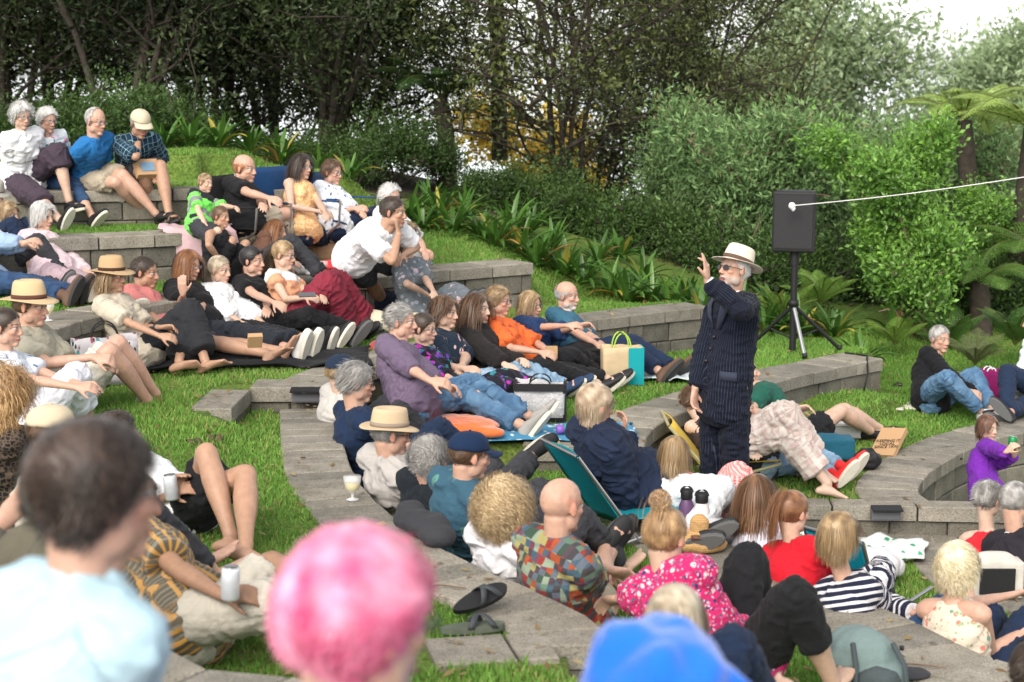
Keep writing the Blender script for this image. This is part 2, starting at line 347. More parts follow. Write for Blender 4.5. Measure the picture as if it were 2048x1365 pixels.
# far ground
fx = np.arange(-90, 91, 3.); fy = np.concatenate([np.arange(18.4, 40, 1.2), [41]]); X_, Y_ = np.meshgrid(fx, fy)
Z_ = hill(np.clip(X_, -9, 10), Y_)-np.clip(Y_-28, 0, 99)*.45-.06
I = np.arange(X_.size).reshape(X_.shape)
M_LITTER = mat('leaf_litter', (.045, .035, .02), .95, noise=.5, nscale=8, bump=.8, bscale=30)
tag(mk('ground', np.stack([X_.ravel(), Y_.ravel(), Z_.ravel()], 1), np.stack([I[:-1, :-1].ravel(), I[:-1, 1:].ravel(), I[1:, 1:].ravel(), I[1:, :-1].ravel()], 1), M_LITTER), kind='structure')
V = [(-7, 3.3, -.7), (-7, -4, 1.0), (9, -4, 1.0), (9, 3.3, -.7)]
tag(mk('terrain', np.array([(-90, -30, -1), (90, -30, -1), (90, 18.6, -1.4), (9, 18.6, -1.4), (9, -5, -.7), (-7, -5, -.7), (-7, 18.6, -1.4), (-90, 18.6, 1.5)]), [(0, 1, 2, 3, 4), (0, 4, 5), (0, 5, 6, 7)], M_LITTER), kind='structure')
M_WATER = mat('sea_water', (.42, .47, .5), .12, bump=.3, bscale=.5, spec=.5)
tag(mk('water', np.array([(-1500, 38, -7), (1500, 38, -7), (2500, 5000, -7), (-2500, 5000, -7)]), [(0, 1, 2, 3)], M_WATER), kind='structure')
# ---------------------------------------------------------------- grass blades
def on_wall(X, Y):
    m = np.zeros(X.shape, bool)
    for L, z, cw in WALLS:
        bb = L.P.min(0)-1, L.P.max(0)+1; c = (X > bb[0][0]) & (X < bb[1][0]) & (Y > bb[0][1]) & (Y < bb[1][1])
        ix = np.nonzero(c)[0]
        if not len(ix): continue
        q = np.stack([X[ix], Y[ix]], 1); best = np.full(len(ix), 9.); bo = np.full(len(ix), 9.)
        for i in range(len(L.seg)):
            a, b = L.P[i], L.P[i+1]; d = b-a; t = np.clip(((q-a)@d)/(d@d), 0, 1); r = q-(a+t[:, None]*d); dist = np.hypot(r[:, 0], r[:, 1])
            side = (d[0]*r[:, 1]-d[1]*r[:, 0]); o = np.where(side >= 0, dist, -dist); u = dist < best; best = np.where(u, dist, best); bo = np.where(u, o, bo)
        m[ix] |= (bo > -.005) & (bo < cw-.015)
    return m
def blades(X, Y, Z, h, wd, rs, name, matr, colr, lean=.5, kind='stuff', label=None):
    n = len(X); a = rs.rand(n)*6.283; ln_ = rs.rand(n)*lean*h; b = rs.rand(n)*6.283
    p = np.stack([X, Y, Z], 1); s = np.stack([np.cos(a), np.sin(a), a*0], 1)*wd[:, None]*.5
    t = np.stack([np.cos(b)*ln_, np.sin(b)*ln_, h], 1)
    V = np.concatenate([p-s, p+s, p+t*.55+s*.8, p+t*.55-s*.8, p+t], 0); i = np.arange(n)
    F = np.concatenate([np.stack([i, i+n, i+2*n], 1), np.stack([i, i+2*n, i+3*n], 1), np.stack([i+3*n, i+2*n, i+4*n], 1)], 0)
    o = mk(name, V, F, matr, smooth=False, col=np.tile(colr, (5, 1))); tag(o, label, None, kind=kind); return o
rs = np.random.RandomState(5)
n = 620000; X = rs.uniform(-4.2, 5.2, n); Y = rs.uniform(4.6, 17.5, n)
keep = (np.abs(X) < .305*Y+.3) & (rs.rand(n) < np.clip(1.25-(Y-6)*.055, .5, 1)); X, Y = X[keep], Y[keep]
Z = gfun(X, Y); keep = (~on_wall(X, Y)) & (Z > PIT+.05) & ~((Y > 17.2)); X, Y, Z = X[keep], Y[keep], Z[keep]
dens = vnoise(np.stack([X*1.6, Y*1.6, X*0+3], 1)); d2 = vnoise(np.stack([X*.5, Y*.5, X*0+9], 1)); d3 = vnoise(np.stack([X*7, Y*7, X*0+2], 1))
keep = rs.rand(len(X)) < np.clip(.95+dens*.35+d3*.3, .35, 1); X, Y, Z, dens, d2, d3 = [q[keep] for q in (X, Y, Z, dens, d2, d3)]
h = (.024+.012*rs.rand(len(X))+.007*dens+.009*d3)*np.clip(1, .5, 1); tuft = rs.rand(len(X)) < .03; h = np.where(tuft, h*1.6, h); h = np.clip(h, .012, .1)
k = np.clip(.5+.45*dens+.4*rs.randn(len(X))*.5, 0, 1)[:, None]; dry = (rs.rand(len(X)) < np.clip(.10+.16*d2, .03, .4))[:, None]
cg = np.array([.10, .24, .035])*(1-k)+np.array([.24, .42, .085])*k
cg = np.where(dry, np.array([.34, .33, .12])*(.7+.5*k), cg)*(.8+.4*rs.rand(len(X), 1))
M_GRASS = mat('grass_blade', vcol=True, rough=.6, spec=.25, thin=.35)
blades(X, Y, Z-.026, h, .0045+.004*rs.rand(len(X))+.00015*Y, rs, 'grass', M_GRASS, cg, .9)
# fallen leaves and dry bits on lawn and paving
n = 1500; X = rs.uniform(-4, 4.5, n); Y = rs.uniform(5, 16, n); X = X*Y/14; Z = gfun(X, Y)+.012; ow = on_wall(X, Y); zw = np.full(n, -9.)
for L, z, cw in WALLS:
    for i_ in np.nonzero(ow)[0]:
        d_ = L.P-np.array([X[i_], Y[i_]]); k_ = (d_**2).sum(1).argmin()
        if (d_[k_]**2).sum() < .3 and abs(z-Z[i_]) < .5: zw[i_] = max(zw[i_], z) if zw[i_] < -8 or abs(z-Z[i_]) < abs(zw[i_]-Z[i_]) else zw[i_]
Z = np.where(ow & (zw > -8), np.maximum(zw+.008, Z), Z); a_ = rs.rand(n)*6.28; s_ = .012+.022*rs.rand(n); u_ = np.stack([np.cos(a_), np.sin(a_), rs.randn(n)*.2], 1)*s_[:, None]; v_ = np.stack([-np.sin(a_), np.cos(a_), rs.randn(n)*.25], 1)*s_[:, None]*.4; c_ = np.stack([X, Y, Z], 1)
V = np.concatenate([c_-u_, c_+v_, c_+u_, c_-v_]); i = np.arange(n); kk = rs.rand(n, 1)
tag(mk('leaf_litter', V, np.stack([i, i+n, i+2*n, i+3*n], 1), M_GRASS, smooth=False, col=np.tile(np.array([.16, .09, .04])*(1-kk)+np.array([.42, .33, .15])*kk, (4, 1))), kind='stuff')
# ---------------------------------------------------------------- vegetation
M_LEAF = mat('leaf', vcol=True, rough=.5, spec=.35, thin=.3)
M_LEAFG = mat('glossy_leaf', vcol=True, rough=.35, spec=.5, thin=.25)
M_BARK = mat('bark', (.045, .036, .028), .9, noise=.5, nscale=12, bump=.7, bscale=25)
M_BARKL = mat('pale_bark', (.17, .12, .085), .9, noise=.4, nscale=12, bump=.6, bscale=25)
def limb_path(p, d, L, r, n=7, wob=.25, grav=0.):
    P = [np.array(p, float)]; d = np.array(d, float); d /= np.linalg.norm(d)
    for i in range(n):
        d = d+r.randn(3)*wob/n**.5+np.array([0, 0, grav/n]); d /= np.linalg.norm(d); P.append(P[-1]+d*L/n)
    return np.array(P)
def leaves(cent, size, aspect, rs, colr, up=.3, outc=None, droop=0):
    n = len(cent); a = rs.randn(n, 3)
    if outc is not None: o = cent-outc; o /= np.linalg.norm(o, axis=1)[:, None]+1e-6; a = a*.9+o*.7
    a[:, 2] += up-droop; a /= np.linalg.norm(a, axis=1)[:, None]; b = rs.randn(n, 3); b -= (b*a).sum(1)[:, None]*a; b /= np.linalg.norm(b, axis=1)[:, None]
    nn = np.cross(a, b); s = size*(.6+.8*rs.rand(n))[:, None]
    V = np.concatenate([cent, cent+a*s*.5+b*s*aspect*.5+nn*s*.08, cent+a*s, cent+a*s*.5-b*s*aspect*.5+nn*s*.08], 0); i = np.arange(n)
    return V, np.stack([i, i+n, i+2*n, i+3*n], 1), np.tile(colr, (4, 1))
def make_tree(name, base, h, spread, seed, n_leaf, lsize, c1, c2, trunks=3, aspect=.45, clump=.45, crown_lo=.35, lean=.25, bark=None, tr=.11, gm=None, flat=1., limbs=9, tipc=None, density_top=0):
    rs = np.random.RandomState(seed); mb = MB(); tips = []
    for t in range(trunks):
        a = rs.rand()*6.28; d = np.array([math.cos(a)*lean*(rs.rand()+.3), math.sin(a)*lean*(rs.rand()+.3), 1.])
        L = h*(.75+.25*rs.rand()); P = limb_path((math.cos(a)*tr*1.6*(trunks > 1), math.sin(a)*tr*1.6*(trunks > 1), -.3), d, L, rs, 10, .28, .25)
        rad = np.linspace(tr*(1.1 if trunks == 1 else .8), tr*.18, len(P)); mb.add(tube(P, rad, 7))
        for k in range(limbs):
            f = crown_lo*.7+(1-crown_lo*.7)*(k+rs.rand())/limbs; i = min(int(f*10), 9); q = P[i]; b = rs.rand()*6.28
            d = np.array([math.cos(b), math.sin(b), .25+.7*rs.rand()]); ll = spread*(1.05-.55*f)*(.6+.5*rs.rand())
            Q = limb_path(q, d, ll, rs, 7, .4, .2); mb.add(tube(Q, np.linspace(rad[i]*.6, .012, len(Q)), 5))
            for s in range(5):
                j = rs.randint(2, len(Q)); e = rs.randn(3); e[2] = abs(e[2])*.6; S = limb_path(Q[j], e, ll*.38, rs, 4, .5, .1)
                mb.add(tube(S, np.linspace(.016, .005, len(S)), 4)); tips += [S[-1], S[-2], Q[j]]
        tips.append(P[-1]); tips.append(P[-2])
    tips = np.array(tips); tips = tips[tips[:, 2] > h*crown_lo*.6]
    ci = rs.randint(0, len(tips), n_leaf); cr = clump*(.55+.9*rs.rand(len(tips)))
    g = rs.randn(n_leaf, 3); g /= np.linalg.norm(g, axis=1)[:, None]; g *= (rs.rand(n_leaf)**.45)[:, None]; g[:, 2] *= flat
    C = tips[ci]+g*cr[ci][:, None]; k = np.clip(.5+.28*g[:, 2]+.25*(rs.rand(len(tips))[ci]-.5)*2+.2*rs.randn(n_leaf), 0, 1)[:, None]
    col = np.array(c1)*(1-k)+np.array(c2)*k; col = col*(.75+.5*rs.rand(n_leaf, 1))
    if tipc is not None: m = (rs.rand(n_leaf) < tipc[1]) & (g[:, 2] > .1); col[m] = tipc[0]
    V, F, cc = leaves(C, lsize, aspect, rs, col, .35, tips[ci])
    root = empty(name, base); mb.build('trunk', bark or M_BARK, root); mk('crown', V, F, gm or M_LEAF, root, smooth=False, col=cc); return root
def dup(root, loc, rz, sc_=1.):
    r = root.copy(); COL.objects.link(r); r.location = loc; r.rotation_euler = (0, 0, rz); r.scale = (sc_,)*3
    for ch in list(root.children):
        c = ch.copy(); COL.objects.link(c); c.parent = r
        for g in ch.children: d = g.copy(); COL.objects.link(d); d.parent = c
    return r
def gz(x, y): return float(hill(np.array(x, float), np.array(y, float)))-max(0, y-28)*.45
DK1, DK2 = (.012, .02, .007), (.085, .12, .04)
# tree prototypes (each first one stands in the picture)
def X_at(u, Y): return (u-1024)/FPX*Y
def place(u, Y, dz=0): x = X_at(u, Y); return (x, Y, gz(x, Y)+dz)
def T_(o, lab, cat='tree', grp='trees on the slope behind the audience'): return tag(o, lab, cat, grp)
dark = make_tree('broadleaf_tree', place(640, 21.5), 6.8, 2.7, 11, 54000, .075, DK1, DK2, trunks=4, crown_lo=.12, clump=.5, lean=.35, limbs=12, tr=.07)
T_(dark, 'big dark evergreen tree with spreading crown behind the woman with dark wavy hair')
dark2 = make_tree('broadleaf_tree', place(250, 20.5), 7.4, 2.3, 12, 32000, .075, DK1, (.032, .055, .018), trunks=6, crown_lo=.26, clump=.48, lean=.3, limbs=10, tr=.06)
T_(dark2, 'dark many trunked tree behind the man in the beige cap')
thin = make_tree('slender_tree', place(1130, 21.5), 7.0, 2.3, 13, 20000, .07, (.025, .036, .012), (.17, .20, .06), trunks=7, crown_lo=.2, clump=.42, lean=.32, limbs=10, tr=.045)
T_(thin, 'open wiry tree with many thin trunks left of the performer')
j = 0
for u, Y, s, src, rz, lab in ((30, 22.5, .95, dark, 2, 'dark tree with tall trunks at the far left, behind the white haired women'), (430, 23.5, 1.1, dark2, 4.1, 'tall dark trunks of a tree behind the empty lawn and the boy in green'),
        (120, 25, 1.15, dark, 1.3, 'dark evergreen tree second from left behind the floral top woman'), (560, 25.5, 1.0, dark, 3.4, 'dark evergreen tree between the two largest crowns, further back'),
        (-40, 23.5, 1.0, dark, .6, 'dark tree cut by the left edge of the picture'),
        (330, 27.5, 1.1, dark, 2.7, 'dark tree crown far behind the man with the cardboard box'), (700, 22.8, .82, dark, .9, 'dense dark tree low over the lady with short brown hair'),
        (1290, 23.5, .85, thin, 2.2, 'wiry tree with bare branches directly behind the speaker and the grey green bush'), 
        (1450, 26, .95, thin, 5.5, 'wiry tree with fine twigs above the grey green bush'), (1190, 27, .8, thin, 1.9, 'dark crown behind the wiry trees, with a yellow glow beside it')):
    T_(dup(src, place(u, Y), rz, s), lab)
# low understorey shrubs in shade
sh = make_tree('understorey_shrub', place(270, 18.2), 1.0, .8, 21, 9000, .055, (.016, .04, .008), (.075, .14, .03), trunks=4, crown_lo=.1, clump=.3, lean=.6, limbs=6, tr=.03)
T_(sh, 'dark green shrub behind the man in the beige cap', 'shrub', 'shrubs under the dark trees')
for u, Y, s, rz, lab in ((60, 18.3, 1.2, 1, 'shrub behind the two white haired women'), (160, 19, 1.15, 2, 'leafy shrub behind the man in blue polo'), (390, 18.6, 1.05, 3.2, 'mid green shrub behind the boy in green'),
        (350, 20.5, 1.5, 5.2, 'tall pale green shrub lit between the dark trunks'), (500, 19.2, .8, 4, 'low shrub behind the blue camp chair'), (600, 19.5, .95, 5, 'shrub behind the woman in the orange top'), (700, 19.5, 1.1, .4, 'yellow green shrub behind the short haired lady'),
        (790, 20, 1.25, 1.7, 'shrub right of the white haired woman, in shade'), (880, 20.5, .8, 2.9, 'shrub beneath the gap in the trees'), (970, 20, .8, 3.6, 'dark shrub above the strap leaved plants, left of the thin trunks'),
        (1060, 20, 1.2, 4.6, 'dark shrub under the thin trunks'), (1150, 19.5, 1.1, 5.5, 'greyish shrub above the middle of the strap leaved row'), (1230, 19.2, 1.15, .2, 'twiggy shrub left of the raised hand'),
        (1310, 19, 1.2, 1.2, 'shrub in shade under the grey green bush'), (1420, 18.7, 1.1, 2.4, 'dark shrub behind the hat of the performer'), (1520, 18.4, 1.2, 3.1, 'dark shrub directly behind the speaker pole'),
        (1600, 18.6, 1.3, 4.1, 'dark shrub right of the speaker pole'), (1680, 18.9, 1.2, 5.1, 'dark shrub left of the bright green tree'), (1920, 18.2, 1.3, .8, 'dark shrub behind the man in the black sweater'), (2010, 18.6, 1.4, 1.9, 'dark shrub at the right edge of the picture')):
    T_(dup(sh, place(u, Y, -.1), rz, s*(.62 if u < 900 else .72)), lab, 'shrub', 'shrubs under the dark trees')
# grey-green bushes and the bright green tree
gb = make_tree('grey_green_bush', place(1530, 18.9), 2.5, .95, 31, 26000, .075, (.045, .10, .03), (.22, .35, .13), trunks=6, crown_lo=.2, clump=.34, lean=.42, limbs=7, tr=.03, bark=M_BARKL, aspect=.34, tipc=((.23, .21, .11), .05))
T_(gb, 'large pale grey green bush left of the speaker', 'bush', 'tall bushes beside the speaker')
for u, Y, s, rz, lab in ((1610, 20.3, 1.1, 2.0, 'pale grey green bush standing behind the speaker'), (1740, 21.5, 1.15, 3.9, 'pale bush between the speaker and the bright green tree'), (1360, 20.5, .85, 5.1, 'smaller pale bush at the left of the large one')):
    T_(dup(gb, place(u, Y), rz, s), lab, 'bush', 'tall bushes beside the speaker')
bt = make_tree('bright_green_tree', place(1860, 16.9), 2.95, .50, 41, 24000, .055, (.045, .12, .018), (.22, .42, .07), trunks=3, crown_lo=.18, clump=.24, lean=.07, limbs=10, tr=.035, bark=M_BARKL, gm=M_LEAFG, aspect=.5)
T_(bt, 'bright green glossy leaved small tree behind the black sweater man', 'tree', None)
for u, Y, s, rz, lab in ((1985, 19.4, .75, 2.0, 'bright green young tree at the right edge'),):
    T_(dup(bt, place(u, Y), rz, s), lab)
# far trees across the gully, backlit haze painted into their pale leaf colours
ft = make_tree('haze_pale_tree', place(1640, 34), 8.6, 3.0, 51, 62000, .14, (.15, .22, .11), (.40, .50, .28), trunks=3, crown_lo=.1, clump=.75, lean=.3, limbs=10, tr=.14, bark=M_BARKL)
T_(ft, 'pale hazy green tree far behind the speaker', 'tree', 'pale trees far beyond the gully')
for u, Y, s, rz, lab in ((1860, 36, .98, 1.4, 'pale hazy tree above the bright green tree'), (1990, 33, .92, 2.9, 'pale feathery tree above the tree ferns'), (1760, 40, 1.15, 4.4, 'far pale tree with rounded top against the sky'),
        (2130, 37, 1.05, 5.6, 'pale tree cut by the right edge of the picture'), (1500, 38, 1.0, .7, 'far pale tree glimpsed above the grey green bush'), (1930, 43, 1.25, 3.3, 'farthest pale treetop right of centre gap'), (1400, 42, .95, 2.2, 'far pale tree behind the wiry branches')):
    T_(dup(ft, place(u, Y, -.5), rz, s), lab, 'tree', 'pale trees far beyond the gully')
yt = make_tree('yellow_tree', place(1120, 34, -.5), 6.2, 1.7, 55, 9000, .17, (.45, .33, .04), (.7, .52, .1), trunks=2, crown_lo=.3, clump=.6, lean=.3, limbs=7, tr=.09)
T_(yt, 'yellow leaved tree glowing through the dark branches', 'tree', None)
# tree ferns
def frond(L, w_, droop, rs, nl=26):
    t = np.linspace(0, 1, 12); P = np.stack([t*L*np.cos(droop*t*.6), t*0, L*(t*.75-droop*t*t*.75)], 1); V = []; F = []; mb = MB(); mb.add(tube(P, np.linspace(.014, .004, 12)*L**.5, 4), (.10, .12, .03))
    for i in range(nl):
        f = .12+.86*i/nl; q = np.array([np.interp(f, t, P[:, k]) for k in range(3)]); q2 = np.array([np.interp(min(f+.03, 1), t, P[:, k]) for k in range(3)]); tang = (q2-q)/(np.linalg.norm(q2-q)+1e-6)
        wl = w_*math.sin(math.pi*min(1, f*.93+.09))**.8*(.9+.2*rs.rand()); 
        for s in (-1, 1):
            side = np.array([.35*tang[0], s*1., .0+.35*tang[2]-.28]); side /= np.linalg.norm(side)
            for k in range(7):      # pinnules
                a = q+side*wl*k/7; ww = L/nl*.62*(1-k/9); lw = wl/7*.95
                V0 = [a, a+side*lw*.5+tang*ww*1.2, a+side*lw, a+side*lw*.5-tang*ww*.9]; mb.add((V0, [(0, 1, 2, 3)]), np.array(FC)*(.7+.6*rs.rand()))
    return mb
def tree_fern(base, L, nf, seed, h, c, droop=.9):
    global FC
    FC = c; rs = np.random.RandomState(seed); root = empty('tree_fern', base); fr = None; root_m = MB()
    P = limb_path((0, 0, -.2), (0, 0, 1), h+.2, rs, 6, .08); root_m.add(tube(P, [.11]*6+[.09], 9)); root_m.build('trunk', M_BARK, root)
    protos = [frond(L*s, L*s*.26, droop*d_, rs).build('frond', M_LEAF, root, smooth=False, col=True) for s, d_ in ((1, 1), (.85, .75), (.95, 1.25))]
    for i in range(nf):
        o = protos[i] if i < 3 else protos[i % 3].copy()
        if i >= 3: COL.objects.link(o); o.parent = root
        o.location = P[-1]; o.rotation_euler = (rs.uniform(-.1, .1), rs.uniform(-.35, .25), i*6.283/nf+rs.uniform(-.15, .15))
    return root
F1, F2 = (.10, .20, .035), (.30, .42, .09)
for u, Y, dz, L, nf, h, c, lab in ((2030, 18.8, 0, 1.15, 15, 2.2, F2, 'tree fern with light yellow green fronds at the right edge'), (1955, 20.0, 0, 1.0, 13, 2.35, F2, 'tree fern with pale fronds behind the bright green tree'),
        (2070, 18.2, 0, 1.0, 14, .8, F1, 'green tree fern above the woman in white at the right edge'), (1975, 17.4, -.1, .75, 12, .6, F1, 'dark drooping fern behind the man in the black sweater'), (900, 21.3, 0, 1.1, 12, 1.0, (.05, .11, .03), 'shaded tree fern with drooping fronds above the strap leaved row'),
        (1000, 23, .6, 1.3, 12, 2.2, (.09, .13, .07), 'flat topped fern against the white gap in the trees')):
    tag(tree_fern(place(u, Y, dz), L, nf, int(u), h, c), lab, 'fern', 'ferns on the slope')
def ground_fern(u, v, Y, L, nf, seed, c, lab):
    global FC
    FC = c; rs = np.random.RandomState(seed); p = pt(u, v, Y); root = empty('fern', p)
    protos = [frond(L*s, L*s*.28, .7, rs, 20).build('frond', M_LEAF, root, smooth=False, col=True) for s in (1, .85)]
    for i in range(nf):
        o = protos[i] if i < 2 else protos[i % 2].copy()
        if i >= 2: COL.objects.link(o); o.parent = root
        o.rotation_euler = (rs.uniform(-.1, .1), rs.uniform(-.8, -.15), i*6.283/nf)
    tag(root, lab, 'fern', 'ferns on the slope')
ground_fern(1570, 640, 16.6, .5, 12, 3, (.17, .28, .05), 'light green fern right behind the performer hat')
ground_fern(1640, 610, 17.2, .5, 12, 4, (.13, .24, .04), 'light green fern between the speaker pole and tripod plants')
ground_fern(1790, 690, 16.2, .4, 10, 5, (.15, .26, .04), 'small bright fern at the foot of the bright green tree')
ground_fern(1950, 730, 15.6, .42, 10, 6, (.10, .12, .05), 'brown tipped fern beside the purple bag')
ground_fern(2030, 690, 16, .55, 12, 8, (.05, .12, .02), 'dark fern near the woman in white')
ground_fern(1890, 700, 16.6, .55, 12, 9, (.06, .14, .025), 'dark green fern behind the head of the black sweater man')
# strap leaved plants
def strap_plant(seed, L=.62, nl=26):
    rs = np.random.RandomState(seed); V = []; F = []; C = []; n = 0
    for i in range(nl):
        a = i*2.399+rs.rand()*.4; l = L*(.6+.5*rs.rand()); lean_ = .25+1.0*rs.rand(); wd = .024+.018*rs.rand(); d = np.array([math.cos(a), math.sin(a), 0]); s = np.array([-d[1], d[0], 0])
        t = np.linspace(0, 1, 8); ang = math.pi/2-lean_*.5-t*lean_*1.5; dx = np.cumsum(np.cos(ang))*l/8; dz = np.cumsum(np.sin(ang))*l/8
        wv = wd*np.sin(np.pi*np.clip(t*.88+.12, 0, 1))**.6; base = d*.03
        k = rs.rand(); c = np.array([.028, .085, .012])*(1-k)+np.array([.10, .22, .035])*k
        if rs.rand() < .07: c = np.array([.42, .36, .06])
        if rs.rand() < .03: c = np.array([.40, .22, .07])
        for q in range(8):
            p = base+d*dx[q]+np.array([0, 0, dz[q]]); V += [p-s*wv[q]-np.array([0, 0, 0]), p-np.array([0, 0, wv[q]*.5]), p+s*wv[q]]; C += [c*.9, c*.8, c*1.1]
        for q in range(7):
            b = n+q*3; F += [(b, b+1, b+4, b+3), (b+1, b+2, b+5, b+4)]
        n += 24
    return np.array(V), F, np.array(C)
protos = []
for s in range(4):
    V, F, C = strap_plant(60+s); me_o = mk('strap_leaf_plant', V, F, M_LEAFG, None, True, C); protos.append(me_o)
row = [(330, 348, 17), (385, 352, 17), (440, 350, 17), (500, 352, 17.2), (560, 345, 17.4), (640, 345, 17.6), (700, 400, 16.8), (735, 418, 16.4), (775, 430, 16.6), (820, 440, 16.9), (845, 462, 16.7), (880, 455, 17.2), (905, 478, 16.8), (930, 462, 17.6), (960, 488, 16.9), (990, 500, 16.7), (1020, 488, 17.3),
       (1045, 515, 16.8), (1075, 522, 16.6), (1105, 520, 17.1), (1130, 545, 16.6), (1165, 552, 16.5), (1195, 548, 17), (1220, 572, 16.4), (1255, 580, 16.3), (1285, 572, 16.8), (1305, 592, 16.3), (1340, 600, 16.2), (1375, 598, 16.5), (1400, 612, 16.1), (1440, 625, 16.1), (1530, 640, 16.0), (1565, 645, 16.1), (1600, 650, 15.8), (1640, 650, 15.9), (1670, 668, 15.6), (1550, 600, 16.8), (1720, 690, 15.2), (1790, 640, 16.9), (860, 425, 17.9), (1240, 545, 17.6), (1060, 492, 17.8), (1480, 620, 16.5)]
ORD = 'first second third fourth fifth sixth seventh eighth ninth tenth eleventh twelfth thirteenth fourteenth fifteenth sixteenth seventeenth eighteenth nineteenth twentieth'.split()
def ordn(i, n):
    if i < 20: return ORD[i]+' from the left'
    j = n-1-i
    return (ORD[j]+' from the right') if j < 20 else 'just '+('left', 'at', 'right')[min(i-20, 2)]+' of the middle' if i != 21 else 'at the middle'
row.sort()
for i, (u, v, Y) in enumerate(row):
    o = protos[i % 4] if i < 4 else protos[i % 4].copy()
    if i >= 4: COL.objects.link(o)
    o.location = pt(u, v, Y); x, y = o.location[:2]
    o.location[2] = float(gfun(np.array([x]), np.array([y]))[0])-.03 if y < 18 else o.location[2]
    o.rotation_euler = (0, 0, i*1.7); o.scale = (.64+.22*rnd.random(),)*3
    tag(o, 'strap leaved green plant, '+ordn(i, len(row))+' in the row edging the slope', 'plant', 'strap leaved plants edging the slope')
# ---------------------------------------------------------------- people: machinery
TMP = bpy.data.scenes.new('tmp')
def nrm(v): v = np.asarray(v, float); return v/(np.linalg.norm(v)+1e-12)
def az2v(a): return np.array([math.cos(R(a)), math.sin(R(a)), 0.])
UP = np.array([0, 0, 1.])
class Pieces:
    def __init__(s): s.V = []; s.F = []; s.n = 0
    def add(s, V, F): s.V.append(np.asarray(V, float)); s.F += [tuple(i+s.n for i in f) for f in F]; s.n += len(V)
    def loft(s, C, A, B, k=14, cap=.35):
        """closed tube with elliptic sections: centres C, half axes A and B (vectors)"""
        C, A, B = [np.asarray(q, float) for q in (C, A, B)]; th = np.linspace(0, 2*np.pi, k, endpoint=False); n = len(C)
        V = (C[:, None]+A[:, None]*np.cos(th)[None, :, None]+B[:, None]*np.sin(th)[None, :, None]).reshape(-1, 3)
        d0 = nrm(C[0]-C[1])*min(np.linalg.norm(A[0]), np.linalg.norm(B[0]))*cap*2; d1 = nrm(C[-1]-C[-2])*min(np.linalg.norm(A[-1]), np.linalg.norm(B[-1]))*cap*2
        e0 = C[0][None]+d0*.7+(V[:k]-C[0])*.68; e1 = C[-1][None]+d1*.7+(V[-k:]-C[-1])*.68
        V = np.vstack([e0, V, e1, [C[0]+d0], [C[-1]+d1]]); F = [(i*k+j, i*k+(j+1) % k, (i+1)*k+(j+1) % k, (i+1)*k+j) for i in range(n+1) for j in range(k)]
        m = (n+2)*k; F += [(m, (j+1) % k, j) for j in range(k)]+[(m+1, (n+1)*k+j, (n+1)*k+(j+1) % k) for j in range(k)]; s.add(V, F)
    def limb(s, p0, p1, prof, flat=1., ref=None, k=12, cap=.5):
        p0, p1 = np.asarray(p0, float), np.asarray(p1, float); d = nrm(p1-p0); r = ref if ref is not None else (UP if abs(d[2]) < .9 else np.array([1., 0, 0]))
        a = nrm(np.cross(d, r)); b = np.cross(d, a); t = np.array([q[0] for q in prof]); rr = np.array([q[1] for q in prof])
        o = np.array([q[2] if len(q) > 2 else 0 for q in prof])
        s.loft(p0+(p1-p0)*t[:, None]+b*o[:, None], a*rr[:, None], b*rr[:, None]*flat, k, cap)
    def ell(s, c, r, M=None, k=14):
        n = 9; ph = np.linspace(-np.pi/2, np.pi/2, n+2)[1:-1]; th = np.linspace(0, 2*np.pi, k, endpoint=False)
        V = np.array([[math.cos(p)*math.cos(t), math.cos(p)*math.sin(t), math.sin(p)] for p in ph for t in th]+[[0, 0, -1], [0, 0, 1]])*np.asarray(r)
        if M is not None: V = V@np.asarray(M).T
        F = [(i*k+j, i*k+(j+1) % k, (i+1)*k+(j+1) % k, (i+1)*k+j) for i in range(n-1) for j in range(k)]
        F += [(n*k, (j+1) % k, j) for j in range(k)]+[(n*k+1, (n-1)*k+j, (n-1)*k+(j+1) % k) for j in range(k)]; s.add(V+np.asarray(c), F)
    def remesh(s, vox, it=3, fac=.6, origin=(0, 0, 0)):
        me = bpy.data.meshes.new('t'); me.from_pydata([tuple(v) for v in np.vstack(s.V)-np.asarray(origin)], [], s.F); me.update()
        o = bpy.data.objects.new('t', me); TMP.collection.objects.link(o)
        m = o.modifiers.new('r', 'REMESH'); m.mode = 'VOXEL'; m.voxel_size = vox; m.use_smooth_shade = True
        m = o.modifiers.new('s', 'SMOOTH'); m.iterations = it; m.factor = fac
        vl = TMP.view_layers[0]; vl.update(); dg = vl.depsgraph; ev = o.evaluated_get(dg); out = bpy.data.meshes.new_from_object(ev)
        bpy.data.objects.remove(o); bpy.data.meshes.remove(me); return out
def getco(me): a = np.empty(len(me.vertices)*3, np.float32); me.vertices.foreach_get('co', a); return a.reshape(-1, 3).astype(float)
def getno(me): a = np.empty(len(me.vertices)*3, np.float32); me.vertices.foreach_get('normal', a); return a.reshape(-1, 3).astype(float)
def setco(me, c): me.vertices.foreach_set('co', c.astype(np.float32).ravel()); me.update()
def onray(u, v, A, L, near=None):
    """point on the pixel's ray at distance L from A"""
    O = np.array([0, 0, CZ]); d = nrm(ray(u, v)); oc = O-A; b = oc@d; c = oc@oc-L*L; D = b*b-c
    if D < 0: q = O-d*b; return A+nrm(q-A)*L if np.linalg.norm(q-A) > L*1.12 else q
    t1, t2 = -b-D**.5, -b+D**.5; return O+d*(t1 if near else t2)
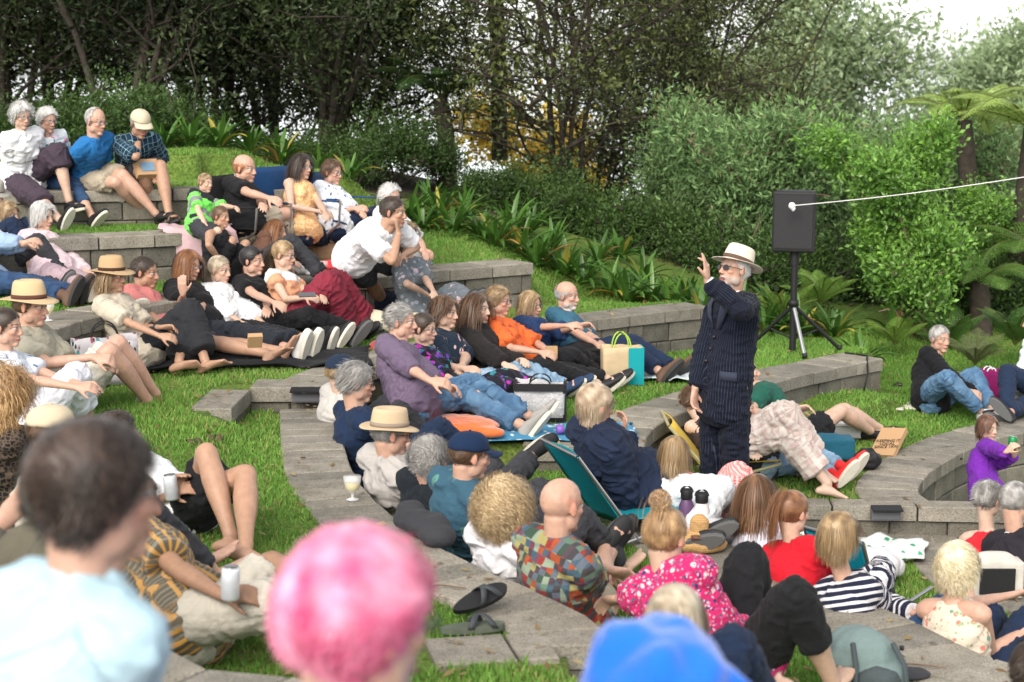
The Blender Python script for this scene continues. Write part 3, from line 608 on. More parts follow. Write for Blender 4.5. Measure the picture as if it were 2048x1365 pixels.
def ik(A, C, L1, L2, hint=None, pref=None):
    A = np.asarray(A, float); C = np.asarray(C, float); d = C-A; D = np.linalg.norm(d); m = (L1+L2)*1.06
    if D > m: C = A+d/D*m; d = C-A; D = m
    if D > (L1+L2)*.998: k = D/((L1+L2)*.998); L1 *= k; L2 *= k
    if D < abs(L1-L2)*1.05+.05: C = A+nrm(d+1e-4)*(abs(L1-L2)*1.05+.06); d = C-A; D = np.linalg.norm(d)
    x = (L1*L1-L2*L2+D*D)/(2*D); h = max(L1*L1-x*x, 1e-6)**.5; e = d/D; a = nrm(np.cross(e, UP if abs(e[2]) < .95 else np.array([1., 0, 0]))); b = np.cross(e, a); best = None
    for t in np.linspace(0, 2*np.pi, 48, endpoint=False):
        q = A+e*x+(a*math.cos(t)+b*math.sin(t))*h; s = 0
        if hint is not None: s += np.linalg.norm(proj(q)-np.array(hint[:2]))
        if pref is not None: s -= (18 if hint is not None else 100)*((a*math.cos(t)+b*math.sin(t))@pref)
        if best is None or s < best[0]: best = (s, q)
    return best[1], C, best[0]
def hand(pc, W, d, n, s, curl=.45, side=1, spread=1., thumb=1.):
    s = s*.95
    """palm, four fingers and a thumb; d = pointing direction, n = palm normal (fingers curl towards it)"""
    d = nrm(d); n = nrm(n-(n@d)*d); l = np.cross(n, d)*side; k = s
    pc.loft([W-d*.01*k, W+d*.02*k, W+d*.05*k, W+d*.085*k], np.array([l*.026, l*.034, l*.041, l*.039])*k, np.array([n*.020, n*.018, n*.016, n*.013])*k, 12, .3)
    for i, (o, L) in enumerate(((.030, .070), (.010, .079), (-.010, .073), (-.030, .058))):
        p = W+(d*.088+l*o)*k; dd = nrm(d+l*o*1.6*spread); P = [p-dd*.012*k]; c = curl[i] if isinstance(curl, (list, tuple)) else curl*(1+.12*i)
        for j, f in enumerate((.45, .32, .23)):
            ca = c*(.7, 1., .8)[j]; dd = nrm(dd*math.cos(ca)+n*math.sin(ca)); n2 = nrm(n-(n@dd)*dd); P.append(P[-1]+dd*L*f*k*(1.12 if j == 0 else 1))
        P = np.array(P); T = np.gradient(P, axis=0); A = np.array([nrm(np.cross(t, n+1e-3)) for t in T]); B = np.array([nrm(np.cross(t, a)) for t, a in zip(T, A)])
        r = np.array([.0098, .0092, .0083, .0068])[:, None]*k; pc.loft(P, A*r, B*r, 8, .5)
    p = W+(d*.022+l*.026)*k; dd = nrm(d*.75+l*.65*thumb+n*.35); q = p+dd*.045*k; q2 = q+nrm(dd+n*.25+d*.4)*.032*k
    pc.limb(p-dd*.012*k, q, [(0, .013*k), (1, .0105*k)], k=8); pc.limb(q, q2, [(0, .0105*k), (1, .008*k)], k=8)
def foot(pc, A, f, t, s, bare=True):
    """A ankle, f toe direction, t = direction down the shin"""
    f = nrm(f); dn = nrm(t-(t@f)*f); l = np.cross(f, dn); h = A+dn*.055*s
    pc.loft([h-f*.045*s, h-f*.02*s-dn*.008*s, h+f*.04*s-dn*.012*s, h+f*.10*s+dn*.002*s, h+f*.145*s+dn*.006*s], np.array([l*.027, l*.031, l*.033, l*.043, l*.04])*s, np.array([dn*.028, dn*.034, dn*.030, dn*.020, dn*.013])*s, 12, .5)
    if bare:
        for i in range(5):
            o = (.030-.0155*i)*s; r = (.0115 if i == 0 else .0085)*s; p = h+f*(.148-.006*i-(.004 if i else 0))*s+l*o+dn*.008*s; pc.limb(p, p+nrm(f+dn*.25)*(.030-.003*i)*s, [(0, r), (1, r*.85)], k=8)
def add_head(pc, O, M, s, wom=0, face=1, neck=None):
    """M columns: forward, left, up"""
    f = lambda p: O+M@(np.asarray(p)*s)
    E = lambda c, r, Q=None: pc.ell(f(c), np.asarray(r)*s, M if Q is None else M@Q)
    E((-.014, 0, .030), (.098, .0755, .088)); E((.020, 0, -.030), (.068, .060-.003*wom, .080)); E((.034, 0, -.068), (.040, .046-.005*wom, .038)); E((.060, 0, -.098), (.026, .027-.005*wom, .019))
    for y in (-1, 1):
        E((.010, .048*y, -.060), (.035, .017, .035)); E((.054, .037*y, -.022), (.026, .021, .017))
        E((-.008, .077*y, -.006), (.017, .008, .030), np.array(Matrix.Rotation(.35*y, 3, 'Z'))); E((.074, .031*y, .001), (.012, .014, .010))
        E((.093, .0125*y, -.036), (.011, .0075, .008))
    E((.073, 0, .021), (.016, .046, .010-.003*wom)); pc.limb(f((.081, 0, .006)), f((.100, 0, -.030)), [(0, .0095*s), (1, .0125*s)], k=8); E((.1015, 0, -.033), (.0115, .0115, .009))
    E((.082, 0, -.062), (.0125, .022, .0065)); E((.081, 0, -.074), (.0125, .019, .0075))
SKIN = {}
def skin_mat():
    if 'skin' in MATS: return MATS['skin']
    m = mat('skin', vcol=True, rough=.48, spec=.35, noise=.10, nscale=38, bump=.12, bscale=160); b = m.node_tree.nodes['Principled BSDF']
    b.inputs['Subsurface Weight'].default_value = .12; b.inputs['Subsurface Radius'].default_value = (.012, .004, .002); b.inputs['Subsurface Scale'].default_value = 1; return m
def face_colors(P, tone, hairc, s, lip=(.42, .13, .12), beard=None, browc=None, brow=1., eye=(.10, .07, .045), stub=0, seed=1, age=0, mouth=0):
    """per-vertex colours in head coordinates"""
    x, y, z = P[:, 0]/s, P[:, 1]/s, P[:, 2]/s; ay = np.abs(y); c = np.tile(np.array(tone, float), (len(P), 1)); head = (z > -.125) & (x > -.12) & (x < .14) & (ay < .1) & (z < .14)
    n = vnoise(P/s*26, seed)[:, None]; c *= 1+.07*n
    red = np.clip(np.exp(-(((ay-.042)/.024)**2+((z+.028)/.024)**2))*.5+np.exp(-((y/.016)**2+((z+.034)/.018)**2))*.5, 0, 1)*(x > .04)*head
    c = c*(1-red[:, None])+c*np.array([1.08, .74, .70])*red[:, None]
    ear = head & (ay > .07) & (ay < .09) & (np.abs(z) < .045); c[ear] *= [1.02, .82, .78]
    def put(m, col, a=1.): m = (np.clip(m, 0, 1)*a)[:, None]; c[:] = c*(1-m)+np.array(col)*m
    fr = (x > .045)*head
    if stub or beard is not None:
        k = np.clip((-.045-z)/.012, 0, 1)*np.clip((x+.01)/.02, 0, 1)*head*(np.clip((z+.125)/.01, 0, 1)); k = k*(1-np.exp(-((y/.022)**2+((z+.068)/.008)**2))*.9)
        put(k*(.8+.3*n[:, 0]), beard if beard is not None else np.array(hairc)*.6+np.array(tone)*.25, .85 if beard is not None else stub)
    e = ((ay-.031)/.0150)**2+((z-.003)/.0068)**2; soc = np.exp(-(((ay-.031)/.019)**2+((z-.005)/.013)**2)); put(soc*fr, np.array(tone)*[.78, .66, .62], .38)
    put((e < .8)*fr, (.40, .38, .355)); put(((((ay-.031)**2+(z-.003)**2)**.5) < .0062)*fr, eye); put(((e >= .85) & (e < 1.9) & (z > .002))*fr, (.035, .025, .02), .8)
    bz = .0235+.004*np.cos((ay-.03)*60); put(((np.abs(z-bz) < .0042*brow) & (ay > .012) & (ay < .050))*fr, browc if browc is not None else np.array(hairc)*.55, .75)
    put(np.exp(-((y/.0235)**4+((z+.068+mouth*.002)/.0095)**4))*(x > .06)*head, lip, .8); put(((np.abs(z+.0685) < .0022+mouth*.004) & (ay < .021))*(x > .06)*head, (.10, .03, .03), .75)
    put(((np.abs(z+.0425) < .0028) & (np.abs(ay-.007) < .0035))*(x > .08)*head, (.10, .04, .03), .7)
    return c
# ---------------------------------------------------------------- hair
FK = {}
M_HAIR = mat('hair', vcol=True, rough=.45, spec=.4, sheen=.15)
CR = np.array([-.014, 0, .030]); RR_ = np.array([.098, .0755, .088])
def scalp_ok(P, recede=0., top=0, lo=-.075):
    ok = P[:, 2] > lo+1.25*np.maximum(P[:, 0]+.03+recede*(P[:, 0] > .02), 0)
    if top: ok &= ~((P[:, 2] > .048) & (P[:, 0] > -.075-.02*(top-1)))
    return ok
def hair(parent, O, M, s, seed=1, n=700, L=.05, vol=.35, grav=.3, curl=0., freq=60., c1=(.1, .06, .03), c2=(.2, .13, .07), comb=(-.6, 1., -.6), part=.0, recede=0., top=0, tie=None, tail=None, bun=0, lo=-.075,
         wid=.0045, shell=.010, lenvar=.35, steps=7, frizz=.25, lift=0, fringe=0, hatcut=None, helix=0., hf=1.5):
    n = int(n*1.35); wid = wid*.78; rs = np.random.RandomState(seed); gl = M.T@np.array([0, 0, -1.]); q = rs.randn(n*4, 3); q /= np.linalg.norm(q, axis=1)[:, None]; P = CR+q*RR_*1.03; P = P[scalp_ok(P, recede, top, lo)]; P = P[P[:, 2] < .052] if hatcut else P; P = P[:n]; n = len(P)
    q = (P-CR)/RR_; nn = q/RR_; nn /= np.linalg.norm(nn, axis=1)[:, None]
    sg = np.sign(P[:, 1]-part+1e-4); bk = np.clip((-P[:, 0]-.0)/.06, 0, 1) if L > .09 else np.zeros(n); D = np.stack([np.full(n, comb[0])*(1-bk*.5), sg*comb[1]*(1-bk*.75), comb[2]-bk*1.1], 1)
    if fringe: fr = P[:, 0] > .03; D[fr] = np.stack([np.full(fr.sum(), .9), sg[fr]*.35, np.full(fr.sum(), -.9)], 1)
    if tie is not None: D = np.array(tie)-P; D /= np.linalg.norm(D, axis=1)[:, None]
    D -= (D*nn).sum(1)[:, None]*nn; D /= np.linalg.norm(D, axis=1)[:, None]+1e-6
    Ls = L*(1-lenvar*rs.rand(n)); 
    if tie is not None: Ls = np.linalg.norm(np.array(tie)-P, axis=1)*1.05
    d = D+nn*vol+rs.randn(n, 3)*frizz*.4; d /= np.linalg.norm(d, axis=1)[:, None]; ph = rs.rand(n)*6.28; pts = [P.copy()]; pos = P.copy(); bn = np.cross(nn, D)
    for k in range(steps):
        if tie is not None and k >= 1: d = np.array(tie)-pos; d /= np.linalg.norm(d, axis=1)[:, None]+1e-6
        dd = d+gl*grav*(k+1)/steps*1.6+curl*(np.cos(ph+k*freq/steps*.1)[:, None]*nn+np.sin(ph+k*freq/steps*.1)[:, None]*bn)+rs.randn(n, 3)*frizz*.25
        dd /= np.linalg.norm(dd, axis=1)[:, None]; d = .6*d+.4*dd; d /= np.linalg.norm(d, axis=1)[:, None]
        pos = pos+dd*(Ls/steps)[:, None]
        for c, r in ((CR, RR_*1.04+lift), (np.array([.02, 0, -.03]), np.array([.066, .066, .082])), (np.array([-.02, 0, -.10]), np.array([.062, .062, .075]))):
            e = (pos-c)/r; m = np.linalg.norm(e, axis=1); i = m < 1; pos[i] = c+(e[i]/m[i][:, None])*r
        if tie is None and hatcut is None:   # keep hair out of the face
            i = (pos[:, 0] > .045) & (np.abs(pos[:, 1]) < .058) & (pos[:, 2] < .035-(.02 if fringe else 0)); pos[i, 1] = np.sign(pos[i, 1]+sg[i]*.001)*.062
        pts.append(pos.copy())
    if helix: rn = rs.rand(n)*.6+.7; pts = [q_+helix*min(k/2.5, 1)*(nn*np.cos(ph+k*hf*rn)[:, None]+bn*np.sin(ph+k*hf*rn)[:, None]) for k, q_ in enumerate(pts)]
    if tail:   # loose tail strands hanging from the tie: (length, width)
        nt_ = tail[2] if len(tail) > 2 else 260; a = rs.randn(nt_, 3)*tail[1]*.35; p = np.array(tie)+a; dr = np.array(tail[3] if len(tail) > 3 else (-.8, 0, .1)); dv = np.tile(dr, (nt_, 1))+rs.randn(nt_, 3)*.13; tl = [p.copy()]
        for k in range(steps):
            dv = dv+gl*.85; dv /= np.linalg.norm(dv, axis=1)[:, None]; p = p+(dv+rs.randn(nt_, 3)*.06)*tail[0]/steps*(.75+.5*rs.rand(nt_, 1)); e = (p-CR)/(RR_*1.1); m = np.linalg.norm(e, axis=1); i = m < 1; p[i] = CR+(e[i]/m[i][:, None])*RR_*1.1
            e = (p-np.array([-.02, 0, -.10])); r = np.hypot(e[:, 0], e[:, 1]); i = (r < .07) & (p[:, 2] < -.02); p[i, 0] -= .02; tl.append(p.copy())
        pts = [np.vstack([x, y]) for x, y in zip(pts, tl)]; nn = np.vstack([nn, nrm(np.array([-1., 0, .2]))*np.ones((nt_, 3))]); n += nt_
    if bun:
        nb_ = 170; bc = np.array(tie)+nrm(np.array(tie)-CR)*bun*.6; a = rs.randn(nb_, 3); a /= np.linalg.norm(a, axis=1)[:, None]; b = np.cross(a, rs.randn(nb_, 3)); b /= np.linalg.norm(b, axis=1)[:, None]
        bl = [bc+(a*math.cos(t)+b*math.sin(t))*bun*(.85+.3*rs.rand(nb_, 1)) for t in np.linspace(0, 2.4, steps+1)]; pts = [np.vstack([x, y]) for x, y in zip(pts, bl)]; nn = np.vstack([nn, a]); n += nb_
    S = np.stack(pts); T = np.gradient(S, axis=0); out_ = S-CR; out_[:, :, 2] *= .5; W = np.cross(T, out_); W /= np.linalg.norm(W, axis=2)[:, :, None]+1e-9
    wv = wid*np.sin(np.linspace(.5, 2.9, steps+1))[:, None, None]*(.7+.6*rs.rand(n))[None, :, None]; k = steps+1
    V = np.stack([S-W*wv*.5, S+W*wv*.5], 2).reshape(-1, 3); i = np.arange(n)*2; F = np.concatenate([np.stack([r*2*n+i, r*2*n+i+1, (r+1)*2*n+i+1, (r+1)*2*n+i], 1) for r in range(steps)], 0)
    kk = np.clip(.15+rs.rand(n)*.5+.12*rs.randn(n)+.35*vnoise(pts[1]*34, seed), 0, 1)[:, None]; cs = np.array(c1)*(1-kk)+np.array(c2)*kk; C = np.tile(np.repeat(cs, 2, 0)[None], (k, 1, 1)).reshape(-1, 3)
    # under-shell
    nu, nv = 36, 24; th, pv = np.meshgrid(np.linspace(0, 2*np.pi, nu, endpoint=False), np.linspace(.02, np.pi-.05, nv)); qq = np.stack([np.sin(pv)*np.cos(th), np.sin(pv)*np.sin(th), np.cos(pv)], 2).reshape(-1, 3)
    SP = CR+qq*(RR_+shell*(.85+.25*vnoise(qq*9, seed)[:, None])*(1 if not hatcut else .5)); ok = scalp_ok(CR+qq*RR_*1.03, recede, top, lo+.004).reshape(nv, nu); I = np.arange(nu*nv).reshape(nv, nu); FF = []
    for a in range(nv-1):
        for b in range(nu):
            b2 = (b+1) % nu
            if ok[a, b] and ok[a+1, b] and ok[a, b2] and ok[a+1, b2] and not (hatcut and SP[I[a, b], 2] > .06): FF.append((I[a, b], I[a, b2], I[a+1, b2], I[a+1, b]))
    FF = np.array(FF, np.int64).reshape(-1, 4)
    mk_ = np.clip(.4+.6*vnoise(SP*34, seed), 0, 1)[:, None]; SC = (np.array(c1)*(1-mk_)+np.array(c2)*mk_)*(.75+.5*rs.rand(len(SP), 1)*.6)*(1+.3*vnoise(SP*np.array([60, 60, 20]), 4)[:, None])
    if bun: pass
    V2 = np.vstack([SP, V]); F2 = np.vstack([FF, F+len(SP)]); C2 = np.vstack([np.clip(SC, 0, 1), C])
    W_ = (V2*s)@M.T+O; return mk('hair', W_, F2, M_HAIR, parent, True, C2)
# ---------------------------------------------------------------- fabrics (patterns in garment coordinates)
def fab(name, base, kind=None, cols=(), sc_=1., rough=.85, sheen=.04, bump=.55, mottle=.10):
    key = 'fabric_'+name
    if key in MATS: return MATS[key]
    def f(n, l):
        at_ = n.new('ShaderNodeAttribute'); at_.attribute_name = 'tc'; v = at_.outputs['Vector']; sp = n.new('ShaderNodeSeparateXYZ'); l.new(v, sp.inputs[0])
        def mth(op, a, b=None):
            m = n.new('ShaderNodeMath'); m.operation = op
            for i, q in enumerate((a, b)):
                if q is None: continue
                if isinstance(q, (int, float)): m.inputs[i].default_value = q
                else: l.new(q, m.inputs[i])
            return m.outputs[0]
        c = n.new('ShaderNodeRGB'); c.outputs[0].default_value = (*base, 1); c = c.outputs[0]
        def stripes(ax, per, duty, ph=0.): return mth('LESS_THAN', mth('FRACT', mth('ADD', mth('DIVIDE', sp.outputs[ax], per), ph+50.)), duty)
        if kind == 'stripe': c = mixc(n, l, stripes(2, .045*sc_, .42), c, cols[0])
        elif kind == 'pin': c = mixc(n, l, mth('MULTIPLY', stripes(0, .017*sc_, .16), .22), c, cols[0])
        elif kind == 'vstripe':
            c = mixc(n, l, stripes(0, .03*sc_, .4), c, cols[0]); c = mixc(n, l, mth('MULTIPLY', stripes(2, .02*sc_, .3), .4), c, cols[1 % len(cols)])
        elif kind == 'plaid':
            for i, cc in enumerate(cols): 
                p = (.05+.022*i)*sc_; c = mixc(n, l, mth('MULTIPLY', stripes(0, p, .35 if i else .3, .2*i), .6), c, cc); c = mixc(n, l, mth('MULTIPLY', stripes(2, p, .35 if i else .3, .37*i), .55), c, cc)
        elif kind == 'grid': c = mixc(n, l, mth('MULTIPLY', mth('MAXIMUM', stripes(0, .045*sc_, .09), stripes(2, .045*sc_, .09)), .75), c, cols[0]); c = mixc(n, l, mth('MULTIPLY', mth('MAXIMUM', stripes(0, .09*sc_, .35), stripes(2, .09*sc_, .35)), .3), c, cols[1])
        elif kind == 'gingham': c = mixc(n, l, mth('MULTIPLY', stripes(0, .018*sc_, .5), .5), c, cols[0]); c = mixc(n, l, mth('MULTIPLY', stripes(2, .018*sc_, .5), .5), c, cols[0])
        elif kind == 'patch':
            d = N(n, 'VectorMath', operation='SNAP'); l.new(v, d.inputs[0]); d.inputs[1].default_value = (.032*sc_, .07*sc_, .032*sc_)
            wn = n.new('ShaderNodeTexWhiteNoise'); l.new(d.outputs[0], wn.inputs['Vector']); k = len(cols); c = ramp(n, l, wn.outputs['Value'], [(i/k, q) for i, q in enumerate(cols)], 'CONSTANT')
        elif kind in ('floral', 'leafy'):
            wp = N(n, 'TexNoise', i_Scale=14./sc_, i_Detail=2); l.new(v, wp.inputs['Vector']); wm = N(n, 'VectorMath', operation='SCALE', ); l.new(wp.outputs['Color'], wm.inputs[0]); wm.inputs['Scale'].default_value = .03*sc_
            ad = N(n, 'VectorMath', operation='ADD'); l.new(v, ad.inputs[0]); l.new(wm.outputs[0], ad.inputs[1])
            for i, cc in enumerate(cols):
                vo = N(n, 'TexVoronoi', i_Scale=(13+5*i)/sc_, feature='F1'); mp = N(n, 'VectorMath', operation='ADD'); l.new(ad.outputs[0], mp.inputs[0]); mp.inputs[1].default_value = (i*3.1, i*1.7, i*2.3)
                if kind == 'leafy': mp2 = N(n, 'VectorMath', operation='MULTIPLY'); mp2.inputs[1].default_value = (1.9, 1.2, .8); l.new(mp.outputs[0], mp2.inputs[0]); mp = mp2
                l.new(mp.outputs[0], vo.inputs['Vector']); r = ramp(n, l, vo.outputs['Distance'], [(.26, (1, 1, 1)), (.32, (0, 0, 0))]); sel = ramp(n, l, vo.outputs['Color'], [(.35, (0, 0, 0)), (.42, (1, 1, 1))])
                mu = mth('MULTIPLY', r, sel); c = mixc(n, l, mu, c, cc); r2 = ramp(n, l, vo.outputs['Distance'], [(.07, (1, 1, 1)), (.10, (0, 0, 0))]); c = mixc(n, l, mth('MULTIPLY', mth('MULTIPLY', r2, sel), .7), c, tuple(q*.45 for q in cc))
        elif kind == 'bands':      # list of (low, high, colour) along the garment
            for lo, hi, cc in cols: c = mixc(n, l, mth('MULTIPLY', mth('GREATER_THAN', sp.outputs[2], lo), mth('LESS_THAN', sp.outputs[2], hi)), c, cc)
        elif kind == 'denim':
            t = N(n, 'TexNoise', i_Scale=7., i_Detail=3); l.new(v, t.inputs['Vector']); c = mixc(n, l, ramp(n, l, t.outputs[0], [(.4, (0, 0, 0)), (.7, (.8, .8, .8))]), c, cols[0])
        elif kind == 'knit': c = mixc(n, l, mth('MULTIPLY', stripes(2, .008*sc_, .4), .4), c, tuple(q*.55 for q in base))
        elif kind == 'net':
            vo = N(n, 'TexVoronoi', i_Scale=45., feature='DISTANCE_TO_EDGE'); l.new(v, vo.inputs['Vector']); c = mixc(n, l, ramp(n, l, vo.outputs['Distance'], [(.06, (1, 1, 1)), (.14, (0, 0, 0))]), c, cols[0])
        t = N(n, 'TexNoise', i_Scale=6., i_Detail=6); l.new(v, t.inputs['Vector']); mo = ramp(n, l, t.outputs[0], [(.3, (1-mottle,)*3), (.7, (1+mottle,)*3)])
        m = N(n, 'VectorMath', operation='MULTIPLY'); l.new(c, m.inputs[0]); l.new(mo, m.inputs[1])
        t2 = N(n, 'TexNoise', i_Scale=28., i_Detail=5, i_Distortion=1.2); l.new(v, t2.inputs['Vector']); return m.outputs[0], t2.outputs[0], bump
    m = node_mat(key, f, rough, .15); FK[m.name] = kind; m.node_tree.nodes['Principled BSDF'].inputs['Sheen Weight'].default_value = sheen; return m
TP = dict(t=[-.24, -.15, -.04, .08, .2, .32, .45, .58, .7, .8, .88, .94, 1.], w=[.10, .150, .168, .168, .158, .147, .145, .153, .163, .165, .150, .105, .062], d=[.09, .115, .122, .120, .112, .105, .104, .110, .118, .112, .098, .078, .056])
def torso_loft(pc, B, t0, t1, add=0., belly=0., wom=0, s=1., wide=1., flare=0., hem=0.):
    ts = np.linspace(t0, t1, 13); C = []; A = []; D = []
    for t in ts:
        w_ = np.interp(t, TP['t'], TP['w'])*wide; d = np.interp(t, TP['t'], TP['d'])
        if hem and t < .1: w_ = max(w_, hem*wide); d = max(d, hem*.74)
        if wom: w_ *= 1-.10*math.exp(-((t-.38)/.14)**2)+.05*math.exp(-((t-0)/.15)**2)-.06*(t > .6)
        bl = belly*math.exp(-((t-.24)/.22)**2); p, lat, fw = B['frame'](t); fl = 1+flare*max(0, (.35-t))
        C.append(p+fw*(bl*.55)*s); A.append(lat*(w_+add+bl*.25)*s*fl); D.append(fw*(d+add+bl*.5)*s*fl)
    pc.loft(C, A, D, 20, .25)
    if wom and t1 > .75:
        p, lat, fw = B['frame'](.66)
        for y in (-1, 1): pc.ell(p+lat*.064*y*s+fw*(.080+add*.8)*s, np.array([.044+add*.4, .044+add*.4, .052+add*.4])*s*min(wom, 1.1))
PN = []
def person(label, Y, zg, u, nk, hd, face, fz, hz=None, s=1., L=None, Rr=None, LL=None, RL=None, sz=None, skin=(.50, .29, .21), top=None, bot=None, hair_=None, wom=0, belly=0., faceo={}, feet=None, near=None, hat=None, glasses=None, auto=0,
           vox=None, cat='person', group='spectators on the terraces', hands={}, wide=1., toes={}, neckd=None, stand=False, extra=None, pd=.0, pelp=None):
    """L, Rr = (elbow px, wrist px[, depth offset]); LL, RL = (knee px, ankle px[, depth offset or 'g'])"""
    wide = wide*.92; hz = fz if hz is None else hz; sz = zg if sz is None else sz; rs = np.random.RandomState(len(PN)+17); vox = vox or (.0058 if Y > 9.5 else .0065)
    P0 = np.array([(u-1024)/FPX*Y, Y, sz+.105*s]) if pelp is None else pt(pelp[0], pelp[1], Y)
    P0[0] = pt(u, proj(P0)[1], Y)[0] if pelp is None else P0[0]
    if auto: f_ = az2v(fz); nk0 = pt(nk[0], nk[1], Y); P0 = nk0-UP*.44*s-f_*.06*s
    TL = (.47 if stand else .45)*s; nkp = nk0 if auto else onray(nk[0], nk[1], P0, TL, near if near is not None else (nk[2] if len(nk) > 2 else False)); e = proj(nkp)-np.array(nk[:2]); PN.append((label[:40], round(float(np.linalg.norm(e))), round(float(nkp[1]-Y), 2)))
    upv = nrm(nkp-P0); f1, f0 = az2v(fz), az2v(hz); lat1 = nrm(np.cross(UP, f1)); lat0 = nrm(np.cross(UP, f0))
    if wom: lat1 = lat1*1.
    hf = az2v(face[0]); 
    def frame(t):
        tt = min(max(t, 0), 1); lat = nrm(lat0*(1-tt)+lat1*tt); lat = nrm(lat-(lat@upv)*upv*.9); fw = nrm(np.cross(lat, upv)); return P0+(nkp-P0)*t-fw*.035*s*math.sin(math.pi*tt), lat, fw
    B = dict(frame=frame)
    az, el = face[0], face[1]; roll = face[2] if len(face) > 2 else 0
    fwv = np.array([math.cos(R(az))*math.cos(R(el)), math.sin(R(az))*math.cos(R(el)), math.sin(R(el))]); lf = nrm(np.cross(UP, fwv)); uu = np.cross(fwv, lf); rq = np.array(Matrix.Rotation(R(roll), 3, Vector(fwv))); lf = rq@lf; uu = rq@uu
    M = np.stack([fwv, lf, uu], 1); hY = nkp[1]+hf[1]*.045*s+(neckd or 0); O = pt(hd[0], hd[1], hY); dn = np.linalg.norm(O-nkp)
    if dn > .27*s or dn < .14*s: O = nkp+nrm(O-nkp)*min(max(dn, .14*s), .27*s)
    root = empty('person', (float(P0[0]), float(P0[1]), float(zg))); root['label'] = label; root['category'] = cat
    if group: root['group'] = group
    # joints
    sh = {}; hp = {}; el_ = {}; wr = {}; kn = {}; an = {}
    _, la, fw1 = frame(.9); 
    for k, sg in (('L', 1), ('R', -1)):
        q, la, fw = frame(.90); sh[k] = q+la*sg*(.163-.012*(wom > 0))*s*wide; q, lh, fh = frame(0.); hp[k] = q+lh*sg*.085*s-upv*.01
    LU, LF, LT, LS = .285*s, .255*s, .43*s, .425*s
    for k, spec, sg in (('L', L, 1), ('R', Rr, -1)):
        if spec is None: C = P0+f1*.22*s+lat1*sg*.10*s+UP*.12*s; q, C, er = ik(sh[k], C, LU, LF, None, nrm(-UP*.6+lat1*sg-f1*.5))
        else:
            eb, wp = spec[0], spec[1]; dys = [spec[2]] if len(spec) > 2 else np.arange(-.55, .56, .05); best = None
            for dy in dys:
                C = pt(wp[0], wp[1], P0[1]+float(dy)); q, C2, er = ik(sh[k], C, LU, LF, eb, nrm(-UP*.6+lat1*sg-f1*.3)); er += np.linalg.norm(proj(C2)-np.array(wp))*1.5+abs(dy)*8+abs((C-P0)@f1-.24*s)*55
                if best is None or er < best[0]: best = (er, q, C2)
            er, q, C = best
        el_[k], wr[k] = q, C
    for k, spec, sg in (('L', LL, 1), ('R', RL, -1)):
        if spec == 'none': spec = None
        if spec is None: C = P0+f0*(.62*s)+lat0*sg*.1*s; C[2] = zg+.08*s; q, C, er = ik(hp[k], C, LT, LS, None, nrm(UP+f0*.3))
        else:
            kp, ap = spec[0], spec[1]; md = spec[2] if len(spec) > 2 else 'g'
            if md == 'g': C = at(ap[0], ap[1], zg+.075*s); q, C, er = ik(hp[k], C, LT, LS, kp, nrm(UP*.6+f0))
            else:
                best = None
                for dy in ([md] if md != 'a' else np.arange(-.8, .81, .08)):
                    C = pt(ap[0], ap[1], P0[1]+float(dy)); q, C2, er = ik(hp[k], C, LT, LS, kp, nrm(UP*.6+f0)); er += np.linalg.norm(proj(C2)-np.array(ap))*1.5+abs(dy)*12
                    if best is None or er < best[0]: best = (er, q, C2)
                er, q, C = best
        kn[k], an[k] = q, C
    # body
    pc = Pieces(); hs_ = s*(.965-.03*(wom > 0)); add_head(pc, O, M, hs_, wom > 0); nr = (.050-.006*(wom > 0))*s
    nb_ = nkp-upv*.03*s; nt_ = O+M@(np.array([-.028, 0, -.055])*s); pc.limb(nb_, nt_, [(0, nr*1.25), (.35, nr*1.03), (1.1, nr*1.05)], k=14)
    if face[1] > -90: pc.limb(nb_+fw1*.02*s, O+M@(np.array([.01, 0, -.085])*s), [(0, nr*.8), (1, nr*.72)], k=12)
    torso_loft(pc, B, -.22, 1., -.012 if top and top.get('sl', .6) >= 0 else 0, belly, wom, s, wide)
    for k, sg in (('L', 1), ('R', -1)):
        pc.limb(frame(.93)[0]+frame(.93)[1]*sg*.05*s, sh[k], [(0, .052*s), (.6, .056*s), (1, .054*s)]); g = .93-.14*(wom > 0)
        pc.limb(sh[k], el_[k], [(0, .059*s*g), (.25, .054*s*g), (.55, .048*s*g), (.85, .040*s*g), (1, .039*s*g)])
        pc.limb(el_[k], wr[k], [(0, .039*s*g), (.22, .044*s*g), (.5, .038*s*g), (.8, .029*s*g), (1, .026*s*g)], flat=.88)
        h = hands.get(k, {}); d = nrm(wr[k]-el_[k]); 
        if 'd' in h: d = nrm(d*h.get('k', .35)+np.array(h['d'])*.8) if not isinstance(h['d'][0], tuple) else d
        nv = np.array(h['n'], float) if 'n' in h else -UP*.7+(-lat1*sg)*.6+1e-3
        hand(pc, wr[k]+d*.012*s, d, nv, s*(1-.07*(wom > 0)), h.get('curl', .65), -sg)
        pc.limb(hp[k], kn[k], [(0, .088*s), (.2, .086*s), (.5, .073*s), (.8, .058*s), (1, .054*s)], k=14)
        b_ = nrm(np.cross(np.cross(kn[k]-hp[k], an[k]-kn[k])+1e-4, an[k]-kn[k]))
        pc.limb(kn[k], an[k], [(0, .053*s), (.12, .051*s), (.3, .057*s), (.5, .052*s), (.75, .038*s), (.92, .033*s), (1, .034*s)], k=14)
        t_ = nrm(an[k]-kn[k]); fk = nrm(np.array([*(kn[k]-hp[k])[:2], 0])*.3+f0*.7)
        if k in toes: q = toes[k]; f = nrm(pt(q[0], q[1], an[k][1]+(q[2] if len(q) > 2 else 0))-an[k])
        else: hz_ = 1-abs(t_[2]); f = nrm(fk-(fk@t_)*t_*.75+UP*.9*hz_**2)
